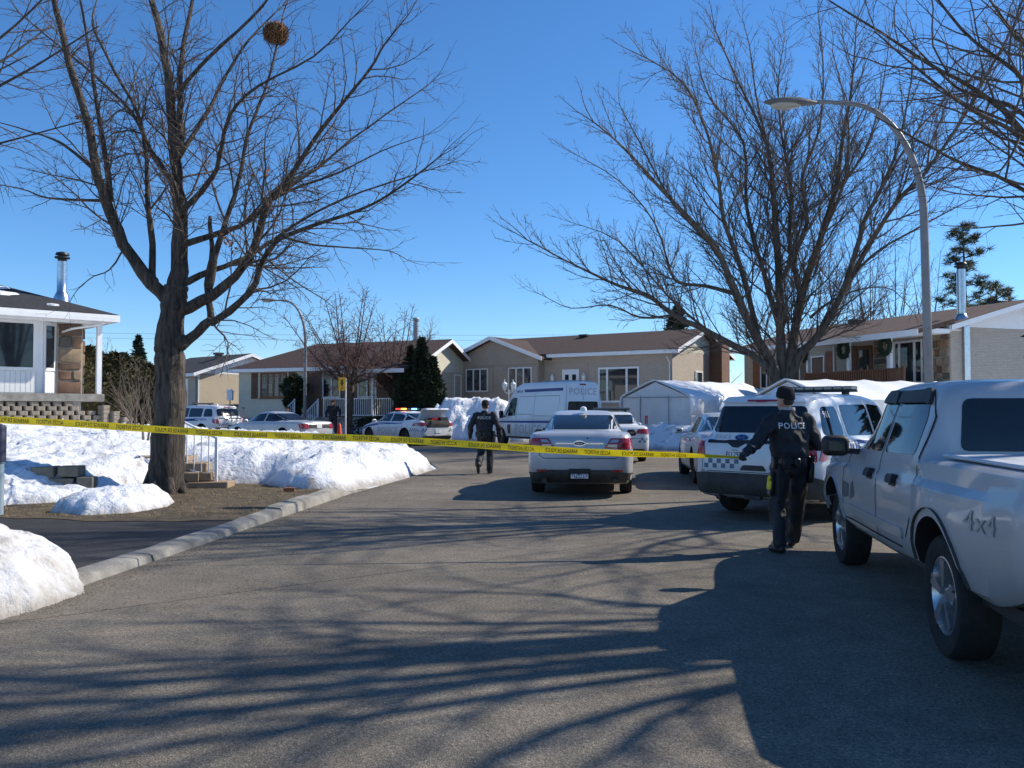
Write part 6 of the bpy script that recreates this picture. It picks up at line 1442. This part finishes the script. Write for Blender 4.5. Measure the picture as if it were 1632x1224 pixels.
# --- big tree at the left
D = 15.6; T = Tree(11)
tb = at(262, 795, D); base = Vector((tb.x, D, 0))
trunk, tw = T.limb([(tb.x - .02, D, -.1), (tb.x, D, .12), *[at(x, y, D) for x, y in ((266, 745), (269, 680), (272, 610), (270, 560), (272, 520), (278, 480), (281, 455))]], .33, .2, 4, 1.0, .03)
for a in range(7):                                   # root flare
    an = a * .9; T.big.tube([base + Vector((math.cos(an) * .42, math.sin(an) * .42, -.06)), base + Vector((math.cos(an) * .3, math.sin(an) * .3, .12)), base + Vector((math.cos(an) * .2, math.sin(an) * .2, .5))], [.05, .1, .07], 7)
for x, y, r in ((254, 556, .1), (290, 545, .13), (280, 466, .1), (247, 448, .07)): T.big.ell(at(x, y, D - .12), (r, r, r * 1.1), 10, 7)
LT = [([(279, 480), (284, 430), (286, 370), (284, 300), (278, 230), (272, 150), (258, 60), (240, -10), (222, -90)], .235, .05, .6), ([(283, 250), (288, 215), (286, 137), (293, 69), (307, 0), (318, -80)], .1, .035, 1.4),
      ([(275, 482), (243, 453), (197, 389), (169, 320), (153, 275), (142, 206), (119, 128), (101, 59), (85, 0), (70, -70)], .17, .045, -1.2), ([(243, 450), (243, 389), (236, 320), (233, 256), (220, 183), (183, 114), (150, 50)], .095, .025, 1.0),
      ([(176, 320), (169, 256), (158, 192), (149, 128), (142, 82), (128, 0)], .08, .03, .8), ([(288, 552), (326, 517), (348, 508), (398, 466), (421, 412), (453, 378), (522, 352), (595, 325), (660, 282), (700, 250)], .13, .012, -1.5),
      ([(337, 513), (331, 454), (337, 395), (335, 345)], .085, .045, .3), ([(332, 460), (343, 412), (361, 348), (380, 293), (394, 220), (414, 165), (430, 119), (442, 70), (452, 20)], .085, .02, 1.2),
      ([(288, 494), (339, 471), (389, 426), (407, 389), (430, 320), (458, 288), (503, 220), (549, 160), (590, 110), (612, 72), (650, 25)], .145, .012, -1.0), ([(284, 455), (339, 430), (389, 412), (426, 389), (480, 352), (549, 316), (640, 285), (712, 262)], .085, .01, 1.8),
      ([(285, 345), (338, 284), (352, 240), (366, 183), (412, 137), (500, 90), (560, 30)], .075, .012, -1.8), ([(285, 392), (366, 366), (403, 348), (440, 311), (503, 270), (563, 220), (640, 165), (690, 130)], .08, .01, 2.2),
      ([(282, 300), (240, 240), (210, 180), (150, 120), (90, 70), (30, 20)], .07, .015, 2.0), ([(169, 320), (120, 318), (75, 315), (30, 300), (-30, 290)], .045, .008, -1.5), ([(200, 392), (175, 430), (150, 440), (125, 460), (112, 480)], .025, .006, -.6),
      ([(430, 320), (470, 300), (540, 275), (610, 240), (680, 215)], .05, .008, .8), ([(453, 378), (500, 390), (560, 395), (620, 400), (650, 415)], .035, .006, -.6), ([(284, 250), (330, 180), (360, 120), (400, 60), (450, 10)], .06, .015, 1.5),
      ([(150, 270), (100, 230), (50, 210), (-20, 190)], .05, .01, 1.2), ([(405, 395), (440, 425), (480, 455), (520, 480), (540, 500)], .03, .005, .6), ([(272, 160), (330, 95), (400, 30), (440, -20)], .06, .02, -1.4)]
for pts, r0, r1, dz in LT:
    p, w = T.limb(traced(T, pts, D, dz, 0), r0 * .86, r1 * .8, 3)
    if len(pts) > 4: T.kids(p, w, 1, 3, 5.0, .28, 44, .19, .03, .18, .0055, 2.1)
    if w[-1] < .03 and len(pts) > 4:
        for k in range(2):
            pp, ra = T.path(p[-1], (p[-1] - p[-2]) + Vector((T.r.gauss(0, .08), T.r.gauss(0, .08), .02)), 1.0, w[-1], .15, .04); T.emit(pp, ra); T.kids(pp, ra, 2, 3, 2.4, .35, 40, .16, .03, .1)
lt = T.finish('maple_tree', 'big bare tree with rough dark bark and a nest, standing beside the driveway', None, BARK, TWIG, base)
c = at(441, 52, 16.6); ns = MB(); rr = random.Random(4)
for i in range(700):
    d = Vector((rr.gauss(0, 1), rr.gauss(0, 1), rr.gauss(0, .8))).normalized(); q = c + Vector((d.x * .2, d.y * .2, d.z * .16 - .02)) * rr.uniform(.5, 1.05) * (1 + .35 * noise.noise(d * 1.7)); e = d.orthogonal().normalized(); e = Matrix.Rotation(rr.uniform(0, 6.3), 3, d) @ e
    ns.tube([q - e * rr.uniform(.06, .2), q + d * .03, q + e * rr.uniform(.06, .2)], [.006, .009, .005], 3, cap=False)
ns.ell(c, (.12, .12, .1), 10, 7); ns.v = [(x - c.x, y - c.y, z - c.z) for x, y, z in ns.v]
tag(ns.build('squirrel_nest', mat('dry nest', (.17, .085, .035), .95, var=.5, scale=15), None, loc=c), 'round brown leaf nest high in the right branches of the big left tree', 'nest')
lf = MB()
for x, y in ((367, 385), (372, 395), (233, 250), (420, 270), (395, 350), (360, 378), (125, 190)):
    q = at(x, y, 15.5)
    for k in range(5):
        d = Vector((rr.gauss(0, 1), rr.gauss(0, 1), rr.gauss(0, 1))).normalized(); e = d.orthogonal().normalized(); p = q + Vector((rr.gauss(0, .05), rr.gauss(0, .05), rr.gauss(0, .06))); lf.add([p, p + d * .05 + e * .03, p + d * .1, p + d * .05 - e * .03], [(0, 1, 2, 3)])
lf.v = [(x - base.x, y - base.y, z) for x, y, z in lf.v]; lo = lf.build('dry_leaves', DRYLEAF, lt, recalc=False); lo['kind'] = 'stuff'

# --- many-stemmed maple at the right
D = 38; T = Tree(23); z3 = lambda L: [(820 + x / 1.974, y / 1.974) for x, y in L]; base = at(1243, 640, D); base.z = .6
RT = [([(835, 1240), (815, 1160), (760, 1060), (700, 930), (640, 790), (560, 700), (430, 560), (350, 470), (250, 385)], .46, .03, -3), ([(820, 1240), (790, 1150), (620, 1050), (500, 990), (420, 930), (330, 900), (200, 840), (40, 755)], .34, .025, -5),
      ([(700, 925), (600, 900), (520, 890), (490, 850), (440, 700), (330, 570), (200, 490)], .17, .02, 3), ([(840, 1240), (838, 1100), (832, 900), (820, 700), (810, 560), (790, 440), (700, 250), (630, 90)], .44, .03, 1),
      ([(770, 1080), (730, 900), (660, 700), (640, 560), (600, 400), (530, 260), (410, 180)], .24, .025, -4), ([(850, 1240), (870, 1110), (900, 950), (960, 760), (1010, 600), (1030, 450), (1060, 280), (1075, 90)], .46, .03, 2),
      ([(865, 1240), (890, 1130), (960, 1050), (1040, 900), (1100, 700), (1150, 600), (1210, 450), (1250, 240)], .42, .03, -2), ([(970, 1035), (1100, 800), (1200, 640), (1290, 545), (1400, 390), (1490, 230), (1560, 100), (1630, -40)], .22, .03, -5),
      ([(905, 950), (865, 780), (870, 600), (840, 420), (830, 260), (850, 120)], .22, .02, 4), ([(832, 900), (920, 700), (905, 560), (960, 400), (970, 200), (955, 40)], .2, .02, -4), ([(1040, 900), (1130, 800), (1300, 700), (1510, 590)], .16, .015, -4),
      ([(930, 1000), (1000, 945), (1100, 908), (1190, 912), (1260, 990)], .11, .015, -2), ([(640, 790), (500, 640), (400, 460), (330, 330)], .14, .02, 3), ([(500, 990), (400, 1000), (300, 960), (180, 970), (90, 930)], .1, .015, 2),
      ([(840, 1050), (780, 850), (730, 650), (720, 450), (610, 300), (570, 160)], .24, .02, 4), ([(1010, 600), (1100, 480), (1150, 320), (1180, 120)], .14, .02, 3), ([(960, 760), (1040, 560), (1050, 380), (1000, 160)], .16, .02, -4), ([(620, 1050), (480, 930), (330, 760), (180, 700)], .12, .015, 4), ([(790, 440), (760, 300), (740, 150), (720, 70)], .1, .015, -3), ([(1150, 600), (1260, 420), (1350, 330), (1420, 300)], .12, .015, 3)]
for pts, r0, r1, dz in RT:
    L_ = z3(pts); p, w = T.limb(traced(T, L_, D, dz, 0), r0 * .62, r1 * .8, 3, .7)
    T.kids(p, w, 1, 3, 3.1, .26, 34, .10, .065, .12, .0105, 3.8)
    for k in range(2):
        pp, ra = T.path(p[-1], (p[-1] - p[-2]).normalized() + Vector((T.r.gauss(0, .2), T.r.gauss(0, .2), .1)), 2.0, w[-1], .1, .05); T.emit(pp, ra); T.kids(pp, ra, 2, 3, 2.4, .36, 34, .1, .06, .1, .009)
T.finish('maple_tree', 'huge bare many-stemmed maple spreading above the car shelters at right', None, BARKM, mat('maple twig', (.10, .078, .062), .9, var=.3), base)

# --- trees just outside the right picture edge whose branches and shadows enter
def near_tree(seed, base, limbs, label, h=3.2, r=.3, dens=1.3, **kw):
    T = Tree(seed); b = Vector(base); trunk, w = T.limb([b + Vector((0, 0, -.1)), b + Vector((.02, 0, h * .5)), b + Vector((0, .05, h))], r * 1.15, r * .85, 4)
    for tip, r0 in limbs:
        e = Vector(tip); a = b + Vector((0, 0, h * T.r.uniform(.75, 1))); m1 = a.lerp(e, .35) + Vector((0, 0, (e.z - a.z) * .18 + .3)); m2 = a.lerp(e, .7) + Vector((T.r.gauss(0, .25), T.r.gauss(0, .25), .35))
        p, w = T.limb([a, m1, m2, e], r0 * .8, .009, 6, .55); T.kids(p, w, 1, 3, dens * 1.7, .36, 44, .15, .0, .16, .0045, 2.8)
    return T.finish('shade_tree', label, 'trees along the right side, partly out of view', BARK, TWIG, b)
near_tree(41, (10.9, 15.2, 0), [((4.9, 14.2, 8.6), .13), ((5.6, 13.2, 7.4), .11), ((6.6, 15.6, 6.9), .1), ((7.2, 12.6, 9.6), .14), ((9, 17, 10.5), .15), ((12.5, 13, 10), .14), ((14.5, 17, 8.5), .12), ((10.5, 10.5, 9.5), .13), ((7.8, 17.5, 9.5), .12), ((11, 15.5, 14.5), .18), ((9.6, 15.8, 13.6), .16), ((11.6, 14.2, 14), .16), ((8.6, 15, 12.4), .14), ((6.2, 14.4, 9.9), .1), ((7.6, 14.2, 6.2), .07)],
          'bare tree with branches hanging into the upper right corner', 3.4, .32, 1.15)
near_tree(43, (9.9, 8.6, 0), [((8.6, 8.2, 12.6), .17), ((9.3, 9.4, 13.6), .17), ((8.3, 9.6, 11.4), .15), ((10.4, 8.2, 14), .18), ((10.8, 10.2, 12.4), .16), ((9.2, 7.0, 12.2), .16), ((8.9, 10.8, 10.4), .14), ((8.2, 7.4, 9.8), .13), ((10.6, 6.4, 11.6), .15), ((8.0, 8.8, 9.0), .12), ((9.0, 6.2, 9.4), .12), ((9.8, 11.6, 9.6), .13), ((8.6, 7.8, 10.8), .14), ((8.4, 9.2, 12.6), .14)],
          'bare tree beside the pickup, seen by its branch shadows on the road', 2.6, .32, .72)
near_tree(47, (-11.9, 13.2, .5), [((-7.6, 13.4, 7.1), .09), ((-6.2, 12.8, 7.3), .08), ((-6.9, 14.2, 6.4), .07), ((-8.2, 15.2, 8.4), .1), ((-10.5, 12, 9.5), .12), ((-14, 14, 9), .12), ((-12, 16, 9.5), .12), ((-7.2, 13.8, 8.6), .09), ((-8.8, 12.6, 5.4), .06)],
          'bare tree reaching pale branches in from the left picture edge', 3.2, .3, 1.1)
# --- smaller and far bare trees
def plain_tree(seed, base, H, spread, r, label, name='bare_tree', twig=TWIG, bark=BARK, fork=.3, n=7, dens=1.6, lev=3, trop=.05, rmin=.006, ang=38, group=None, stems=1, cat='tree'):
    T = Tree(seed); b = Vector(base)
    for q in range(stems):
        f = H * fork; o = Vector((T.r.gauss(0, .12), T.r.gauss(0, .12), 0)) * (stems > 1)
        tr, w = T.limb([b + o + Vector((0, 0, -.1)), b + o * 2 + Vector((T.r.gauss(0, .03), 0, f * .5)), b + o * 3 + Vector((T.r.gauss(0, .06), 0, f))], r * 1.1, r * .8, 3)
        for k in range(n):
            a = 2 * math.pi * (k + T.r.uniform(0, .6)) / n; s = spread * (.35 if k % 3 == 0 else T.r.uniform(.6, 1.0)); zt = H * (T.r.uniform(.85, 1.0) if k % 3 == 0 else T.r.uniform(.5, .85))
            e = b + Vector((math.cos(a) * s, math.sin(a) * s, zt)); a0 = tr[-1 - T.r.randrange(0, 2)]; m = a0.lerp(e, .45) + Vector((T.r.gauss(0, .1), T.r.gauss(0, .1), -H * .03))
            p, w2 = T.limb([a0, m, e], r * T.r.uniform(.35, .55), r * .06, 5); T.kids(p, w2, 1, lev, dens, .34, ang, .13, trop, .15, rmin, H * .3)
    o = T.finish(name, label, group, bark, twig, b); o['category'] = cat; return o
p = at(556, 653, 45); plain_tree(51, (p.x, p.y, .2), 8.0, 3.7, .2, 'bare crabapple with dark twisted branches before the brown-roofed house', 'crabapple_tree', TWIGR, BARK, .34, 17, 4.0, 3, .02, .014, 50)
p = at(628, 653, 47.0); plain_tree(52, (p.x, p.y, .2), 7.2, 2.9, .15, 'second bare reddish tree beside the dark cedars', 'crabapple_tree', TWIGR, BARK, .3, 14, 3.8, 3, .04, .014, 45)
p = at(668, 653, 66); plain_tree(53, (p.x, p.y, 0), 9.0, 3, .18, 'far pale bare tree behind the metal roof flue', twig=TWIGP, bark=TWIGP, dens=2.0, rmin=.011, n=10)
p = at(385, 653, 78); plain_tree(54, (p.x, p.y, 0), 7.2, 2.6, .15, 'far bare treetop above the dark-roofed house', twig=TWIGP, bark=TWIGP, dens=2.2, lev=2, rmin=.014)
p = at(725, 653, 76); plain_tree(55, (p.x, p.y, 0), 7.6, 2.6, .15, 'far bare treetop between the two brown-roofed houses', twig=TWIGP, bark=TWIGP, dens=2.2, lev=2, rmin=.014)
p = at(905, 653, 80); plain_tree(56, (p.x, p.y, 0), 8.6, 3.2, .16, 'far bare treetop above the tan brick bungalow roof', twig=TWIGP, bark=TWIGP, dens=2.2, lev=2, rmin=.014)
p = at(160, 653, 62); plain_tree(57, (p.x, p.y, 0), 6.6, 2.2, .13, 'far bare treetop behind the left porch post', twig=TWIGP, bark=TWIGP, dens=2.2, lev=2, rmin=.014)
for i, (x, H, lab) in enumerate(((1385, 17, 'leftmost bare tree rising behind the stone bungalow roof'), (1430, 15, 'forked bare tree behind the stone bungalow roof'), (1480, 14, 'bare tree behind the tall street lamp and bungalow roof'), (1338, 13, 'bare tree seen through the maple stems behind the bungalow'), (1130, 9, 'bare tree between the tan bungalow chimney and the maple'), (1060, 10, 'bare tree behind the chimney end of the tan bungalow'))):
    p = at(x, 653, 62 + i * 2); plain_tree(60 + i, (p.x, p.y, 0), H, 3.6, .2, lab, dens=1.5, rmin=.011, n=9, lev=2 if i > 3 else 3, twig=TWIG, group='bare trees behind the houses', trop=.07)
# shrubs of bare twigs in front of the hedge
for i, (x, y, H, lab) in enumerate(((232, 21.5, 1.9, 'bare twiggy shrub right of the left porch'), (205, 22.5, 2.0, 'bare twiggy shrub between porch and big tree'), (182, 23.5, 1.6, 'small bare shrub at the end of the block wall'))):
    p = at(x, 653, y); z = 1.1 if i else .9; plain_tree(70 + i, (p.x, p.y, z), H, .75, .03, lab, 'bare_shrub', mat('shrub twig', (.17, .13, .1), .9), MATS['shrub twig'], .12, 7, 2.2, 2, .08, .004, 30, 'bare shrubs by the left porch', 2, 'shrub')
# --- evergreens: cards of foliage through the volume of the crown
def ever(name, label, base, H, prof, m, n, size, seed, trunk_r=.1, droop=.3, cat='tree', group=None, fl=None, core=.5):
    """prof: list of (t, radius); small sprays scattered through the crown"""
    rr = random.Random(seed); t = thing(name, label, cat, base, 0, group); mb = MB()
    for i in range(n):
        z = rr.random(); R0 = lerp_list(prof, z); a = rr.uniform(0, 6.2832); q = Vector((math.cos(a), math.sin(a), 0)); lump = 1 + .38 * noise.noise(Vector((q.x * 2 + seed, q.y * 2, z * H * .9)))
        rad = R0 * lump * (rr.random() ** .35); p = q * rad + Vector((0, 0, z * H)); d = (q * rr.uniform(.4, 1) + Vector((rr.gauss(0, .4), rr.gauss(0, .4), rr.uniform(-droop, 1 - droop)))).normalized(); e = d.orthogonal().normalized(); e = Matrix.Rotation(rr.uniform(0, 6.3), 3, d) @ e; s = size * rr.uniform(.5, 1.3)
        mb.add([p - d * s * .3, p + e * s * .32 + d * s * .1, p + d * s, p - e * s * .32 + d * s * .15], [(0, 1, 2), (0, 2, 3)])
    mb.build('crown', m, t, recalc=False)
    MB().tube([(0, 0, -.1), (0, 0, H * .5), (0, 0, H * .93)], [trunk_r, trunk_r * .6, .02], 8).build('trunk', BARK, t, smooth=True)
    cm = MB(); k = 10; V = []; zs = [i / 8 for i in range(9)]
    for z in zs:
        for j in range(k):
            a = 2 * math.pi * j / k; r = max(.01, lerp_list(prof, z) * core * (1 + .2 * noise.noise(Vector((math.cos(a) * 2 + seed, math.sin(a) * 2, z * H))))); V.append((r * math.cos(a), r * math.sin(a), z * H * .97 + .02))
    if core: cm.add(V, [(i * k + j, i * k + (j + 1) % k, (i + 1) * k + (j + 1) % k, (i + 1) * k + j) for i in range(8) for j in range(k)]); cm.build('inner_foliage', m, t, smooth='all', recalc=False)
    return t
CEDAR = mat('cedar foliage', (.022, .035, .012), .9, var=.5, scale=3); CEDARB = mat('winter cedar foliage', (.055, .05, .018), .9, var=.45, scale=2.5); PINE = mat('pine needles', (.06, .075, .03), .9, var=.5, scale=2); SPRUCE = mat('spruce needles', (.02, .038, .02), .9, var=.4, scale=3)
col = [(0, .55), (.15, .75), (.5, .62), (.8, .35), (1, .03)]
for i, (x, y, H, k, lab) in enumerate(((655, 46.2, 4.9, 1.0, 'leftmost dark cedar column beside the porch'), (672, 45.6, 5.35, 1.05, 'tallest dark cedar column before the lit gable'), (690, 45.2, 4.3, .95, 'rightmost dark cedar column before the lit gable'), (643, 45.4, 3.7, .8, 'short dark cedar at the porch corner'))):
    p = at(x, 653, y); ever('cedar', lab, (p.x, p.y, 0), H, [(a, b * k) for a, b in col], CEDAR, 3800, .2, 80 + i, group='cedar columns by the porch')
for i, (x, y, H, k, lab) in enumerate(((134, 30.5, 3.45, 1.3, 'olive cedar hedge clump nearest the left porch post'), (160, 31, 3.2, 1.25, 'olive cedar hedge clump second from the porch'), (186, 31.5, 3.3, 1.3, 'olive cedar hedge clump in the middle of the hedge'), (210, 32, 3.15, 1.3, 'olive cedar hedge clump left of the big trunk'), (235, 32.5, 2.9, 1.2, 'olive cedar hedge clump behind the big trunk'))):
    p = at(x, 653, y); ever('cedar_hedge', lab, (p.x, p.y, .3), H, [(0, .8 * k), (.4, .9 * k), (.75, .75 * k), (.92, .5 * k), (1, .15)], CEDARB, 4200, .17, 90 + i, cat='hedge', group='cedar hedge behind the left porch', core=.8)
p = at(219, 653, 52); ever('spruce', 'small dark spruce tip above the cedar hedge', (p.x, p.y, 0), 6.0, [(0, 1.6), (.5, .9), (1, .02)], SPRUCE, 2600, .22, 101)
p = at(468, 653, 49.2); t = ever('yew_shrub', 'dark lopsided evergreen shrub at the porch steps', (p.x, p.y, .2), 3.3, [(0, .35), (.3, .35), (.55, .5), (.8, .75), (1, .2)], CEDAR, 2600, .2, 102, cat='shrub', core=.5)
p = at(600, 653, 46.2); ever('evergreen_shrub', 'low dark shrub under the porch railing', (p.x, p.y, 0), 1.15, [(0, 1.2), (.5, 1.4), (.9, .9), (1, .3)], CEDAR, 1800, .16, 103, cat='shrub')
p = at(1080, 653, 66); ever('spruce', 'dark spruce behind the chimney end of the tan bungalow', (p.x, p.y, 0), 9.6, [(0, 2.2), (.5, 1.5), (.8, .8), (1, .05)], SPRUCE, 3200, .35, 104)
p = at(1640, 653, 19); ever('spruce', 'dark spruce branches entering at the right picture edge', (p.x + 1.75, p.y, .2), 6.4, [(0, 1.55), (.4, 1.35), (.7, .8), (1, .05)], SPRUCE, 4200, .24, 105, core=.45)
def pine(label, base, H, W_, seed, n=26):
    rr = random.Random(seed); t = thing('pine_tree', label, 'tree', base, 0, 'pines behind the stone bungalow'); b = MB(); f = MB()
    b.tube([(0, 0, -.1), (.1, 0, H * .5), (0, .1, H)], [.2, .13, .03], 8)
    for i in range(n):
        z = H * (.35 + .63 * i / n); a = i * 2.4 + rr.uniform(-.4, .4); l = W_ * (1 - .75 * (i / n)) * rr.uniform(.6, 1.15); e = Vector((math.cos(a) * l, math.sin(a) * l, z + l * .28)); b.tube([(0, 0, z), (e.x * .5, e.y * .5, z + l * .08), tuple(e)], [.05, .035, .012], 5)
        for k in range(13):
            c = Vector((0, 0, z)).lerp(e, rr.uniform(.25, 1.05)) + Vector((rr.gauss(0, .25), rr.gauss(0, .25), rr.gauss(.1, .15))); s = rr.uniform(.25, .6)
            for q in range(26):
                d = Vector((rr.gauss(0, 1), rr.gauss(0, 1), rr.gauss(.35, .9))).normalized(); o = d.orthogonal().normalized() * .035; f.add([c + d * .05 - o, c + d * .05 + o, c + d * s], [(0, 1, 2)])
    b.build('trunk', BARK, t, smooth=True, recalc=False); f.build('crown', PINE, t, recalc=False)
p = at(1540, 653, 58); pine('tall open pine behind the metal flue at right', (p.x, p.y, 0), 14.3, 3.0, 110, 24)
p = at(1592, 653, 60); pine('lower pine right of the metal flue', (p.x, p.y, 0), 10.6, 2.6, 111, 18)
